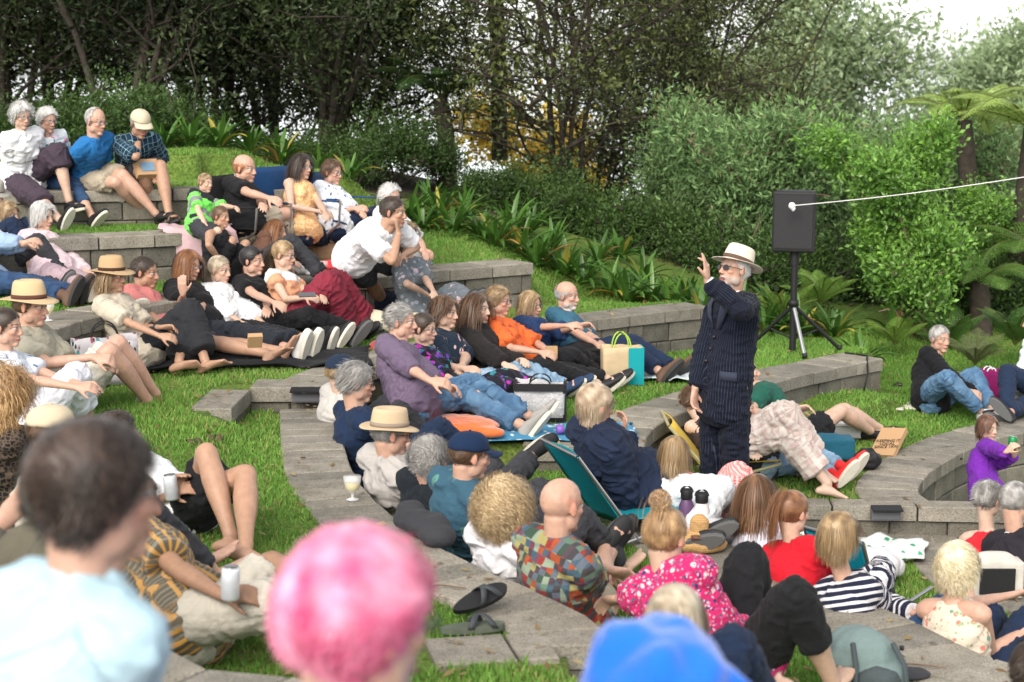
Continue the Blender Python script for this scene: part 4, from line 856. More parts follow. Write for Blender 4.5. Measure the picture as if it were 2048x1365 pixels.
        bare = feet is None or feet.get('bare'); foot(pc, an[k], f, t_, s if bare else s*.80, bare)
        if not bare: shoe(root, an[k], f, t_, s, feet)
    org = np.array(root.location); me = pc.remesh(vox, 3, .55, org); co = getco(me); hl = ((co+org-O)@M)
    hc = hair_['c1'] if hair_ and 'c1' in hair_ else (.3, .25, .2)
    setcol(me, np.clip(face_colors(hl, skin, hc, hs_, seed=len(PN), **faceo), 0, 1)); link_mesh('body', me, skin_mat(), root)
    bones = dict(t=(P0, nkp, lat0, None))
    # clothes
    def seg(co_w, segs, kd=None):
        best = None; flat3 = kd in ('patch', 'floral', 'leafy', 'net')
        for i, (a, b, lat) in enumerate(segs):
            d = b-a; l2 = d@d; t = np.clip(((co_w-a)@d)/l2, -.2, 1.2); r = co_w-(a+t[:, None]*d); q = np.linalg.norm(r, axis=1); e = d/l2**.5; la = nrm(lat-(lat@e)*e); fb = np.cross(e, la)
            an_ = np.arctan2(r@fb, r@la); c = np.stack([an_*(.15 if i == 0 or len(segs) == 4 and i < 2 else .065)*s+i*.37, q*.5, (co_w-a)@e], 1)
            if flat3 or (kd in ('vstripe', 'gingham', 'plaid', 'grid') and i == 0 and len(segs) == 5): c = np.stack([r@la+i*.37, r@fb, (co_w-a)@e], 1)
            sc0 = q-(.06*s if i == 0 else 0)+(np.where(t < .14, .14*s, 0.) if len(segs) == 5 and i in (1, 2) else 0)
            if best is None: best = [sc0, c]
            else: m = sc0 < best[0]; best[0] = np.where(m, sc0, best[0]); best[1] = np.where(m[:, None], c, best[1])
        return best[1]
    def cloth(pcs, nm, m, segs, amp, vx):
        me = pcs.remesh(vx, 2, .5, org); co = getco(me); no = getno(me); tc = seg(co+org, segs, FK.get((m[0] if isinstance(m, list) else m).name)); sd = rs.randint(99)
        n1 = vnoise(tc*np.array([9, 9, 26])/s+sd, 1); n2 = vnoise(tc*np.array([24, 24, 60])/s+sd, 2); n3 = vnoise(co*5+sd, 3)
        n4 = vnoise(tc*np.array([14, 14, 17])/s+n3[:, None]*1.5+sd, 7); disp = amp*1.25*((1-np.abs(n1)*2.6)*(.7+.6*n3)+.45*n2+.9*(.5-np.abs(n4)*2.4)); disp = np.where(disp < 0, np.tanh(disp/.005)*.005, disp)+.0015; co = co+no*disp[:, None]; setco(me, co)
        a = me.attributes.new('tc', 'FLOAT_VECTOR', 'POINT'); a.data.foreach_set('vector', tc.astype(np.float32).ravel())
        mats = m if isinstance(m, list) else [m]; return link_mesh(nm, me, mats, root)
    if top:
        tm, sl_ = top['m'], top.get('sl', .6); ad = top.get('ad', .014); q = Pieces(); amp = top.get('amp', .006); to_ = top.get('t1', .975)
        torso_loft(q, B, top.get('t0', -.12), to_, ad, belly, wom, s, wide, top.get('flare', .28), top.get('hem', 0))
        if sl_ >= 0:
            for k, sg in (('L', 1), ('R', -1)):
                q.limb(frame(.93)[0]+frame(.93)[1]*sg*.04*s, sh[k], [(0, (.050+ad)*s), (.6, (.055+ad)*s), (1, (.053+ad)*s)]); e1 = min(sl_, 1.)
                r0, r1 = .053+ad, .040+ad*1.3; q.limb(sh[k], sh[k]+(el_[k]-sh[k])*max(e1, .05), [(0, r0*s), (.5, (r0*.62+r1*.38)*s), (1, (r0+(r1-r0)*e1+(top.get('cuff', .006) if sl_ < 1.05 else 0))*s)], cap=.08 if sl_ < 1 else .5)
                if sl_ > 1: e2 = sl_-1; q.limb(el_[k], el_[k]+(wr[k]-el_[k])*e2, [(0, r1*s), (.3, (r1-.001)*s), (1, (.032+ad)*s)], cap=.08)
        if top.get('collar'): q.limb(nkp-upv*.015*s, nkp+(O-nkp)*.22, [(0, .068*s), (1, .062*s)], cap=.1)
        if top.get('scarf'): q.limb(nkp-upv*.02*s+fw1*.02, nkp+(O-nkp)*.30+fw1*.01, [(0, .09*s), (1, .078*s)], cap=.2)
        cloth(q, top.get('n', 'shirt'), tm, [(P0, nkp, lat1), (sh['L'], el_['L'], f1), (sh['R'], el_['R'], f1), (el_['L'], wr['L'], f1), (el_['R'], wr['R'], f1)], amp, top.get('vx', .0085))
        if top.get('ring'):   # contrasting neckband
            c, lat, fw = frame(.985); th = np.linspace(0, 2*np.pi, 25); V, F = tube(np.array([c+fw*.012*s+lat*math.cos(t)*.066*s+fw*math.sin(t)*.062*s-upv*.025*s*math.sin(t) for t in th]), [.008*s]*25, 6); mk('neckband', V-org, F, top['ring'], root)
    if bot:
        q = Pieces(); ad = bot.get('ad', .014); ln_ = bot.get('l', 1.92); amp = bot.get('amp', .006); torso_loft(q, B, -.23, bot.get('t1', .08), ad-.012, belly*.7, wom*.01, s, wide)
        for k, sg in (('L', 1), ('R', -1)):
            e1 = min(ln_, 1.); fl = bot.get('fl', .0); q.limb(hp[k], hp[k]+(kn[k]-hp[k])*e1, [(0, (.076+ad)*s), (.2, (.084+ad)*s), (.5, (.076+ad+fl*.3)*s), (1, (.066 if ln_ < 1 else .058)*s+(ad+fl*.6)*s)], k=14, cap=.08 if ln_ < 1 else .5)
            if ln_ > 1: q.limb(kn[k], kn[k]+(an[k]-kn[k])*(ln_-1), [(0, (.058+ad+fl*.6)*s), (.3, (.056+ad+fl*.8)*s), (.7, (.045+ad*1.2+fl)*s), (1, (.042+ad*1.2+fl*1.1)*s)], k=14, cap=.08)
        if bot.get('skirt'):
            a, b = (kn['L']+kn['R'])/2, (an['L']+an['R'])/2; h0 = (hp['L']+hp['R'])/2; w_ = nrm(lat0); u2 = nrm(np.cross(a-h0, w_)); q.loft([h0, (h0+a)/2, a, a+(b-a)*bot['skirt']], np.array([w_*.17, w_*.16, w_*.15, w_*.15])*s, np.array([u2*.11, u2*.10, u2*.085, u2*.09])*s, 16, .1)
        cloth(q, bot.get('n', 'trousers'), bot['m'], [(hp['L'], kn['L'], lat0), (hp['R'], kn['R'], lat0), (kn['L'], an['L'], lat0), (kn['R'], an['R'], lat0)], amp, bot.get('vx', .0085))
    if hair_:
        if hat: hair_ = dict(hair_, hatcut=1)
        if 5 < Y < 10: hair_ = dict(hair_, n=int(hair_.get('n', 700)*1.9), wid=hair_.get('wid', .0045)*.62)
        hh = hair(root, O-org, M, hs_, seed=len(PN)*3+1, **hair_)
    if hat: HATS[hat[0]](root, O-org, M, hs_, *hat[1:])
    if glasses: add_glasses(root, O-org, M, hs_, glasses)
    J = dict(root=root, org=org, O=O, M=M, s=s, wr=wr, el=el_, kn=kn, an=an, sh=sh, nk=nkp, P0=P0, frame=frame, fwd=f1, lat=lat1, hp=hp)
    if extra: extra(J)
    return J
# ---------------------------------------------------------------- worn things
M_LENS = mat('dark_lens', (.01, .01, .012), .08, spec=.6); M_CLEAR = mat('clear_lens', (.9, .9, .9), .03, spec=.5, alpha=.18); M_FRAME = mat('spectacle_frame', (.02, .015, .015), .3, spec=.5)
def add_glasses(root, O, M, s, kind):
    mb = MB(); lens = []; f = lambda p: O+M@(np.array(p)*s); up = .055 if kind == 'onhead' else 0; xo = -.005 if up else 0
    for y in (-1, 1):
        th = np.linspace(0, 2*np.pi, 17); P = np.array([f((.100+xo-.010*abs(.032*y+.021*math.cos(t))/.05+(-.02 if up else 0), .032*y+.021*math.cos(t), .001+up*1.35+.0155*math.sin(t)-.002)) for t in th]); V, F = tube(P, [.0019*s]*17, 5); mb.add((V, F))
        lens.append(P[:-1]); mb.add(tube([f((.092+xo+(-.02 if up else 0), .053*y, .004+up*1.35)), f((.05, .076*y, .006+up)), f((-.015, .080*y, .004+up*.8))], [.002*s]*3, 5))
    mb.add(tube([f((.103+xo+(-.02 if up else 0), -.011, .003+up*1.35)), f((.106+xo+(-.02 if up else 0), 0, .006+up*1.35)), f((.103+xo+(-.02 if up else 0), .011, .003+up*1.35))], [.002*s]*3, 5))
    o = mb.build('glasses', M_FRAME, root)
    for P in lens: mk('lens', P, [tuple(range(16))], M_LENS if kind in ('sun', 'onhead') else M_CLEAR, o)
def hat_fedora(root, O, M, s, m, band, brim=.062, tilt=-6, crown=.105, up=.050, wide=1.):
    Q = np.array(Matrix.Rotation(R(tilt), 3, 'Y')); f = lambda p: O+M@(Q@(np.array(p)*s)); rs = np.random.RandomState(3); V = []; F = []; k = 40; prof = []
    for j, (r, z) in enumerate(((1+brim/.09, -.012), (1+brim/.09*.66, -.007), (1+brim/.09*.33, -.003), (1.02, 0.002), (1.0, .02), (.97, .05), (.93, .078), (.88, .096), (.78, crown), (.5, crown-.004), (.2, crown-.014), (.02, crown-.017))):
        for i in range(k):
            t = 2*math.pi*i/k; a, b = .103*r*wide, .083*r*wide+(.012*max(r-1, 0)); x, y = a*math.cos(t)-.010, b*math.sin(t); zz = z+up
            if r > 1.03: zz += (.016*abs(math.sin(t))**2-.012*math.cos(t))*(r-1)*1.4+.004*math.sin(3*t+1)*(r-1)
            if z > .05: pin = math.exp(-((t if t < math.pi else t-2*math.pi)/.9)**2); y *= 1-.22*pin*(z-.05)/.05; zz -= .012*(1-pin)*(z-.07)*8*(abs(y) < .03)
            V.append(f((x, y, zz)))
    for j in range(11): F += [(j*k+i, j*k+(i+1) % k, (j+1)*k+(i+1) % k, (j+1)*k+i) for i in range(k)]
    V.append(f((-.01, 0, up+crown-.018))); F += [(11*k+i, 11*k+(i+1) % k, len(V)-1) for i in range(k)]
    o = mk('hat', V, F, m, root); md = o.modifiers.new('t', 'SOLIDIFY'); md.thickness = .003
    V = []
    for z in (.004, .028):
        for r in (1.035, ): V += [f((.103*r*wide*math.cos(2*math.pi*i/k)-.010, .083*r*wide*math.sin(2*math.pi*i/k), z+up)) for i in range(k)]
    o2 = mk('band', V, [(i, (i+1) % k, k+(i+1) % k, k+i) for i in range(k)], band, o); md = o2.modifiers.new('t', 'SOLIDIFY'); md.thickness = .003
def hat_cap(root, O, M, s, m, m2=None, tilt=0, up=.036, btn=True):
    Q = np.array(Matrix.Rotation(R(tilt), 3, 'Y')); f = lambda p: O+M@(Q@(np.array(p)*s)); V = []; F = []; k = 32; nr = 9
    for j in range(nr):
        a = j/(nr-1)*math.pi/2*.97
        for i in range(k): t = 2*math.pi*i/k; r = math.cos(a)**.72; V.append(f((.107*r*math.cos(t)-.012, .086*r*math.sin(t), up+.086*math.sin(a)**1.05*(1+.06*math.cos(t)*math.cos(a))+.0015*math.cos(6*t)*math.cos(a))))
    for j in range(nr-1): F += [(j*k+i, j*k+(i+1) % k, (j+1)*k+(i+1) % k, (j+1)*k+i) for i in range(k)]
    F.append(tuple((nr-1)*k+i for i in range(k))); o = mk('hat', V, F, m, root); md = o.modifiers.new('t', 'SOLIDIFY'); md.thickness = .003
    V = []; F = []; n = 13
    for j in range(5):
        r = j/4
        for i in range(n): t = (i/(n-1)-.5)*2.1; x0, y0 = .107*math.cos(t)-.012, .086*math.sin(t); ext = .075*math.cos(t*.72)**.6; V.append(f((x0+ext*r, y0*(1+.05*r), up+.002-.016*r-.018*abs(math.sin(t))**2*r-.004)))
    for j in range(4): F += [(j*n+i, j*n+i+1, (j+1)*n+i+1, (j+1)*n+i) for i in range(n-1)]
    v = mk('visor', V, F, m2 or m, o); md = v.modifiers.new('t', 'SOLIDIFY'); md.thickness = .004
    if btn: b = MB(); pcs = Pieces(); pcs.ell(f((-.012, 0, up+.088)), np.array([.007]*3)*s); b.add((pcs.V[0], pcs.F)); b.build('button', m2 or m, o)
HATS = dict(fedora=hat_fedora, cap=hat_cap)
M_SOLE = mat('pale_sole', (.55, .52, .44), .7, noise=.1); M_SOLED = mat('dark_sole', (.03, .03, .03), .7)
def shoe(root, A, f, t, s, o):
    f = nrm(f); dn = nrm(t-(t@f)*f); l = np.cross(f, dn); h = A+dn*.062*s; org = np.array(root.location); up = Pieces(); g = .97*s
    up.loft([h-f*.06*g, h-f*.035*g-dn*.015*g, h+f*.02*g-dn*.020*g, h+f*.08*g-dn*.004*g, h+f*.14*g+dn*.006*g, h+f*.185*g+dn*.012*g], np.array([l*.028, l*.037, l*.038, l*.044, l*.046, l*.030])*g, np.array([dn*.036, dn*.046, dn*.044, dn*.032, dn*.024, dn*.015])*g, 14, .35)
    if o.get('high'): up.limb(h-dn*.02*g, A-t*.06*s, [(0, .042*g), (1, .044*g)], k=12, cap=.1)
    if o.get('sandal'):
        bt = MB()
        for q in (.02, .10): P = np.array([h+f*q*g+l*.05*g*math.cos(a)-dn*.05*g*math.sin(a)+dn*.02*g for a in np.linspace(0, math.pi, 9)])-org; bt.add(tube(P, [.009*s]*9, 6))
        u_ = bt.build('shoe', o['m'], root)
    else: me = up.remesh(.007, 3, .6, org); setattr_ = None; u_ = link_mesh('shoe', me, o['m'], root)
    sp = MB(); k = 16; V = []
    for th, sc2 in ((.024, 1.), (.046, 1.02), (.052, .96)):
        for i in range(k):
            a = 2*math.pi*i/k; x = .065+.125*math.cos(a); wv = .040+.008*math.cos(a-.3); V.append(h+f*x*g*sc2+l*math.sin(a)*wv*g*sc2+dn*th*g-org)
    F = [(j*k+i, j*k+(i+1) % k, (j+1)*k+(i+1) % k, (j+1)*k+i) for j in range(2) for i in range(k)]+[tuple(range(k))[::-1], tuple(2*k+i for i in range(k))]
    mk('sole', V, F, o.get('sole', M_SOLE), u_, smooth=False)
    if o.get('laces'):
        mb = MB()
        for i in range(4): c = h+f*(.045+.022*i)*g-dn*(.028-.007*i)*g-dn*.008*g; mb.add(tube([c-l*.026*g-org+dn*.006, c-dn*.006*g-org, c+l*.026*g-org+dn*.006], [.0028*s]*3, 5))
        mb.build('laces', M_SOLE, u_)
# ---------------------------------------------------------------- palette
FAIR, PINKY, TAN, BROWN, PALE = (.51, .335, .25), (.475, .285, .21), (.385, .225, .15), (.29, .165, .105), (.55, .385, .30)
H_WHITE = dict(c1=(.42, .41, .39), c2=(.74, .73, .71)); H_GREY = dict(c1=(.16, .15, .14), c2=(.48, .46, .44)); H_DARK = dict(c1=(.018, .011, .008), c2=(.07, .045, .03)); H_BROWN = dict(c1=(.05, .026, .014), c2=(.17, .09, .045))
H_GING = dict(c1=(.13, .05, .018), c2=(.42, .19, .08)); H_BLOND = dict(c1=(.26, .16, .07), c2=(.72, .52, .28)); H_DBLOND = dict(c1=(.13, .08, .04), c2=(.48, .33, .17)); H_ASH = dict(c1=(.22, .17, .11), c2=(.62, .53, .40))
def short(c, **k): return dict(c, **dict(dict(n=650, L=.030, vol=.30, grav=.1, comb=(-.7, .5, -.3), steps=4, wid=.004, shell=.006, frizz=.28), **k))
def bob(c, **k): return dict(c, **dict(dict(n=900, L=.20, vol=.30, grav=1.2, comb=(-.35, 1., -.25), steps=9, wid=.005, shell=.012, frizz=.22), **k))
def long_(c, **k): return dict(c, **dict(dict(n=900, L=.36, vol=.18, grav=1.5, comb=(-.45, 1., -.3), steps=11, wid=.005, shell=.008, frizz=.2), **k))
def fluffy(c, **k): return dict(c, **dict(dict(n=1000, L=.08, vol=.6, grav=.6, helix=.008, comb=(-.6, .8, -.1), steps=10, wid=.005, shell=.018, frizz=.3, curl=.6, freq=50), **k))
def pony(c, **k): return dict(c, **dict(dict(n=700, tie=(-.105, 0, .05), tail=(.24, .05), vol=.05, steps=7, wid=.005, shell=.007, frizz=.12), **k))
F = lambda n, *a, **k: fab(n, *a, **k)
D_NAVY, D_BLUE, D_LIGHT = F('dark_denim', (.018, .04, .095), 'denim', ((.04, .085, .17),)), F('mid_denim', (.05, .11, .20), 'denim', ((.14, .25, .38),)), F('light_denim', (.16, .26, .38), 'denim', ((.33, .45, .56),))
BLACK, NAVY, WHITE, KHAKI, CHAR = F('black_cotton', (.012, .012, .014)), F('navy_cotton', (.012, .022, .05)), F('white_cotton', (.74, .74, .76), mottle=.04), F('khaki_cotton', (.34, .29, .22)), F('charcoal_cotton', (.035, .036, .042))
PINST = F('navy_pinstripe', (.004, .006, .014), 'pin', ((.13, .15, .22),), mottle=.06)
SH_BLACK = dict(m=mat('black_shoe', (.015, .015, .017), .6), sole=mat('grey_sole', (.10, .10, .10), .8)); SH_BLACKP = dict(m=MATS['black_shoe']); SH_WHITE = dict(m=mat('white_shoe', (.66, .65, .62), .6)); SH_BROWN = dict(m=mat('brown_shoe', (.10, .055, .035), .6), sole=M_SOLED); SH_GREY = dict(m=mat('grey_shoe', (.30, .29, .27), .8), laces=1)
BARE = dict(bare=1); SANDAL = dict(m=mat('brown_strap', (.13, .085, .055), .7), sandal=1, sole=M_SOLED); STRAW = fab('straw', (.62, .46, .27), 'knit', sc_=.6, sheen=0); 
# ---------------------------------------------------------------- the performer
def perf(J):
    r, org, s = J['root'], J['org'], J['s']; M_W = WHITE; c, lat, fw = J['frame'](1.0); mb = MB()
    th = np.linspace(-2.6, 2.6, 15); V, Fc = tube(np.array([c+fw*(.02+.055*math.cos(t))*s+lat*math.sin(t)*.062*s+UP*(.012-.02*math.cos(t))*s for t in th])-org, [.013*s]*15, 6); mb.add((V, Fc)); mb.build('shirt_collar', M_W, r)
    w_ = J['wr']['L']; e = J['el']['L']; d = nrm(w_-e); mb = MB(); V, Fc = tube(np.array([w_-d*.035, w_-d*.005])-org, [.040*s, .038*s], 12); mb.add((V, Fc)); mb.build('shirt_cuff', M_W, r)
    # lapels and front opening
    for t in (.50, .36, .22):
        p, la, f = J['frame'](t); b = p+f*(np.interp(t, TP['t'], TP['d'])+.030+.05*math.exp(-((t-.24)/.22)**2)*.7)*s; pcs = Pieces(); pcs.ell(b-org, (.011, .011, .011)); mk('button', pcs.V[0], pcs.F, M_FRAME, r)
    p, la, f = J['frame'](.12); th = np.linspace(.55, 1.15, 7); P = []
    for z in (0, -.055): P += [p+f*math.cos(t)*.158*s+la*math.sin(t)*.192*s+UP*z-org for t in th]
    mk('pocket_flap', np.array(P), [(i, i+1, 8+i, 7+i) for i in range(6)], PINST, r).modifiers.new('t', 'SOLIDIFY').thickness = .006
    for sg in (1, -1):
        P = []
        for t, o, wv in ((.97, .055, .03), (.86, .05, .055), (.74, .04, .05), (.6, .018, .02)):
            p, la, f = J['frame'](t); q = p+f*(np.interp(t, TP['t'], TP['d'])+.030+.05*math.exp(-((t-.24)/.22)**2)*.7)*s; P += [q+la*sg*o*s, q+la*sg*(o+wv)*s-f*.012*s]
        mk('lapel', np.array(P)-org, [(2*i, 2*i+1, 2*i+3, 2*i+2) for i in range(3)], PINST, r).modifiers.new('t', 'SOLIDIFY').thickness = .006
J = person('man standing in navy pinstripe suit and cream brimmed hat, one hand raised high', 10.3, 0, 1455, (1466, 590), (1468, 541), (212, 16, 4), 208, s=1.04, stand=True, pelp=(1452, 762), group='', belly=.035, wide=.98, vox=.0045,
    L=((1496, 640), (1414, 563)), Rr=((1398, 690), (1390, 778)), LL=((1492, 905), (1482, 1056), 0), RL=((1432, 900), (1430, 1050), .05), hands=dict(L=dict(d=(.02, -.05, 1), k=.08, n=(-.75, .35, .1), curl=[.12, .2, .75, .85]), R=dict(curl=.6, d=(0, -.1, -1), n=(.6, -.5, 0))),
    top=dict(m=PINST, flare=.05, sl=1.93, ad=.018, t0=-.42, hem=.160, amp=.007, n='jacket', t1=.99, vx=.007), bot=dict(m=PINST, l=1.97, ad=.012, amp=.008, fl=.014, vx=.0075), feet=SH_BLACK, skin=PINKY,
    hair_=short(H_WHITE, L=.02, lo=-.06), faceo=dict(beard=(.40, .37, .34), browc=(.35, .32, .3), mouth=1.5), glasses='sun', hat=('fedora', fab('cream_felt', (.62, .55, .46), mottle=.04), F('brown_band', (.10, .065, .045)), .058, -8), extra=perf)
SPK = J
# ---------------------------------------------------------------- top row
person('woman with fluffy white hair, glasses and a loose white shirt, hands on her knee', 15.0, L3, 42, (44, 270, 1), (44, 232), (-48, -12), -38, s=1.0, sz=L4, wom=1, L=((62, 325), (112, 338)), Rr=((28, 320), (100, 336)), LL=((118, 352), (138, 402), -.2), RL=((95, 365), (120, 440)),
    top=dict(m=WHITE, sl=1.85, ad=.028, t0=-.3, hem=.19, amp=.012, collar=1), bot=dict(m=F('plum_linen', (.05, .035, .05)), l=1.3, ad=.03, fl=.02), feet=SH_BLACKP, skin=FAIR, hair_=fluffy(H_WHITE, L=.085), glasses='clear', faceo=dict(age=1), hands=dict(L=dict(d=(1, -.2, -.2)), R=dict(d=(1, -.2, -.1))))
person('woman with short white hair and a white floral top, legs crossed in jeans', 15.3, L3, 98, (93, 276, 1), (95, 241), (-42, -8), -38, s=.98, sz=L4, wom=1.1, belly=.05, L=((130, 325), (150, 348)), Rr=((72, 318), (135, 350)), LL=((168, 342), (212, 392), -.15), RL=((150, 362), (184, 432)),
    top=dict(m=F('floral_pink', (.68, .72, .74), 'floral', ((.75, .13, .28), (.06, .30, .28))), sl=.6, ad=.02, t0=-.2, hem=.17), bot=dict(m=D_NAVY, l=1.6, ad=.012), feet=SH_BLACKP, skin=PINKY, hair_=short(H_WHITE, L=.05, vol=.6, shell=.012), glasses='clear')
person('man in a bright blue polo shirt and khaki shorts, hands clasped between his knees', 15.2, L3, 183, (187, 284, 1), (192, 243), (-32, -10), -30, s=1.03, sz=L4, L=((208, 330), (246, 352)), Rr=((168, 330), (232, 350)), LL=((248, 352), (312, 428)), RL=((222, 358), (290, 424)),
    top=dict(m=F('blue_polo', (.018, .13, .34)), sl=.68, ad=.016, t0=-.15, collar=1), bot=dict(m=KHAKI, l=.82, ad=.022), feet=SH_BLACK, skin=PINKY, hair_=short(H_GREY, recede=.3, L=.014), glasses='clear', hands=dict(L=dict(d=(1, -.3, -.3))))
J = person('man in a beige cap and navy check shirt, fist at his face, in grey shorts', 15.4, L3, 268, (272, 278, 1), (281, 248), (-58, -22), -58, s=1.05, sz=L4, L=((322, 325), (318, 345)), Rr=((247, 322), (277, 280), -.32), LL=((322, 352), (338, 428)), RL=((292, 356), (305, 422)),
    top=dict(m=F('navy_grid', (.008, .018, .04), 'grid', ((.25, .45, .48), (.02, .06, .10))), sl=.95, ad=.018, t0=-.18, hem=.16, collar=1), bot=dict(m=CHAR, l=.8, ad=.022), feet=SANDAL, skin=TAN, hair_=short(H_GREY, L=.02), hat=('cap', fab('beige_cap', (.50, .44, .32))), hands=dict(R=dict(d=(.2, -.2, 1), n=(.5, .5, -.2), curl=1.1)))
# ---------------------------------------------------------------- second row, leaning on the wall below
person('woman in denim shirt and jeans at the left edge, hands clasped on raised knee', 12.9, L25, -22, (-62, 470), (-50, 432), (-20, -5), -15, s=1., wom=1, L=((20, 530), (88, 492), -.25), Rr=((10, 500), (82, 488), -.1), LL=((104, 512), (160, 588)), RL=((85, 520), (140, 592)),
    top=dict(m=F('chambray', (.24, .33, .46)), sl=1.85, ad=.024, collar=1), bot=dict(m=D_NAVY, l=1.9), feet=dict(m=SH_BROWN['m'], high=1, sole=M_SOLED), skin=PINKY, hair_=short(H_GREY), hands=dict(L=dict(d=(1, 0, .2)), R=dict(d=(1, 0, .3))))
person('woman with short light brown hair in a black and white striped top', 13.5, L25, 30, (14, 468), (18, 430), (-28, -4), -25, s=.97, wom=1, L=((60, 525), (75, 550)), LL=((95, 540), (150, 585)),
    top=dict(m=F('bw_stripes', (.72, .72, .72), 'stripe', ((.012, .012, .015),), .6), sl=.8, ad=.016), bot=dict(m=CHAR), feet=SH_BLACK, skin=PINKY, hair_=bob(H_DBLOND, L=.10))
person('old woman with wavy white hair in a pale pink overshirt', 13.3, L25, 108, (84, 474), (86, 432), (-30, -8), -28, s=1., wom=1, belly=.05, L=((150, 530), (172, 545)), Rr=((95, 540), (160, 548)), LL=((175, 560), (218, 590)), RL=((165, 570), (205, 592)),
    top=dict(m=F('pale_pink', (.60, .47, .50)), sl=1.8, ad=.026, collar=1), bot=dict(m=F('mauve_cotton', (.35, .26, .29))), feet=SH_GREY, skin=FAIR, hair_=bob(H_WHITE, L=.13, vol=.5, curl=.35, shell=.016), hands=dict(L=dict(d=(1, 0, -.3))))
person('person in a grey sun hat at the left edge, below the white shirt woman', 13.9, L25+.1, -18, (-14, 425), (-12, 392), (-30, -8), -25, s=.95, wom=1, top=dict(m=F('aqua_check', (.10, .28, .32), 'grid', ((.5, .5, .5), (.04, .10, .16))), sl=.6), bot=dict(m=NAVY), feet=SH_BLACK, hair_=short(H_GREY), hat=('fedora', F('grey_felt', (.30, .28, .25)), F('grey_band', (.2, .18, .16)), .06, 6))
# ---------------------------------------------------------------- family with camp chairs
person('small blond boy in a green black and grey t-shirt sitting on the wall', 13.8, L25, 400, (408, 392), (411, 366), (-38, -6), -32, s=.68, sz=L3, L=((452, 405), (474, 416), -.1), Rr=((400, 425), (412, 452)), LL=((430, 458), (432, 500), 0), RL=((415, 462), (420, 505), 0),
    top=dict(m=F('green_tee', (.20, .20, .21), 'bands', ((-.1, .075, (.16, .62, .10)), (.13, .22, (.16, .62, .10)), (.22, .45, (.02, .02, .025)))), sl=.75, ad=.02), bot=dict(m=CHAR, l=.95), feet=SH_BLACK, skin=FAIR, hair_=short(H_DBLOND, L=.016), group='children on the upper wall')
person('boy with cropped brown hair in a black sleeveless hoodie', 13.6, L25, 432, (439, 462, 1), (442, 434), (-28, -2), -25, s=.76, L=((468, 500), (458, 520)), Rr=((415, 490), (440, 522)), LL=((470, 510), (480, 545)), RL=((440, 515), (450, 550)),
    top=dict(m=BLACK, sl=-1, ad=.02, collar=1), bot=dict(m=BLACK, l=.9), feet=SH_BLACK, skin=TAN, hair_=short(H_BROWN, L=.016), group='children on the upper wall')
person('balding man in a black t-shirt and beige shorts with folded arms in a camp chair', 14.3, L25, 500, (487, 372), (490, 338), (-24, -3), -22, s=1.06, sz=L25+.26, belly=.05, L=((552, 405), (530, 412), -.32), Rr=((512, 412), (552, 402), -.38), LL=((626, 424), (606, 512)), RL=((576, 424), (570, 520)),
    top=dict(m=BLACK, sl=.75, ad=.018), bot=dict(m=KHAKI, l=.75, ad=.026), feet=SANDAL, skin=PINKY, hair_=short(H_GING, top=1, L=.010), faceo=dict(stub=.5))
person('woman with long dark wavy hair, glasses and a sleeveless orange top in a camp chair', 14.7, L25, 606, (603, 366), (604, 333), (-38, -4), -35, s=.99, sz=L25+.24, wom=1, L=((636, 412), (650, 424)), Rr=((580, 412), (640, 424)), LL=((690, 436), (692, 500)), RL=((660, 440), (668, 505)),
    top=dict(m=F('orange_lace', (.62, .32, .13), 'net', ((.75, .50, .28),)), sl=-1, ad=.014), bot=dict(m=NAVY), feet=SH_BLACK, skin=FAIR, hair_=long_(H_DARK, L=.30, curl=.3), glasses='clear')
person('woman with short dark brown hair, glasses and a blue and white leaf print blouse', 15.0, L25, 672, (662, 380), (665, 345), (-32, -6), -30, s=1., sz=L25+.24, wom=1, belly=.04, L=((705, 425), (722, 425)), Rr=((660, 430), (708, 418)), LL=((748, 436), (760, 500)), RL=((728, 444), (735, 505)),
    top=dict(m=F('leaf_blouse', (.70, .72, .76), 'leafy', ((.10, .15, .28),), .8), sl=.85, ad=.022, collar=1), bot=dict(m=NAVY), feet=SH_BLACK, skin=PINKY, hair_=short(H_BROWN, L=.05, vol=.5, shell=.012), glasses='clear')
person('girl with long ginger hair crouching behind the row, in a brown top', 13.75, L25, 520, (541, 488), (553, 462), (-12, -8), -10, s=.85, wom=1, top=dict(m=F('brown_cotton', (.12, .06, .04)), sl=1.5), bot=dict(m=CHAR), feet=SH_BLACK, skin=FAIR, hair_=long_(H_GING, L=.42), L=((565, 520), (590, 525)), Rr=((530, 525), (575, 535)), group='children on the upper wall')
person('man in a white t-shirt leaning forward on the wall, hand on his chin', 13.6, L2, 712, (770, 462, 1), (787, 425), (-18, -4), -16, s=1.06, sz=L25+.12, L=((842, 520), (806, 512), -.25), Rr=((790, 520), (797, 468), -.40), LL=((808, 528), (806, 622)), RL=((776, 530), (776, 618)),
    top=dict(m=F('white_tee', (.70, .70, .72), mottle=.05), sl=.75, ad=.022, t0=-.16, hem=.16), bot=dict(m=CHAR, l=.8, ad=.024), feet=SH_GREY, skin=TAN, hair_=short(H_DARK, L=.022), hands=dict(R=dict(d=(-.2, 0, 1), n=(-.8, .2, .1), curl=.8), L=dict(curl=.5)), faceo=dict(stub=.35))
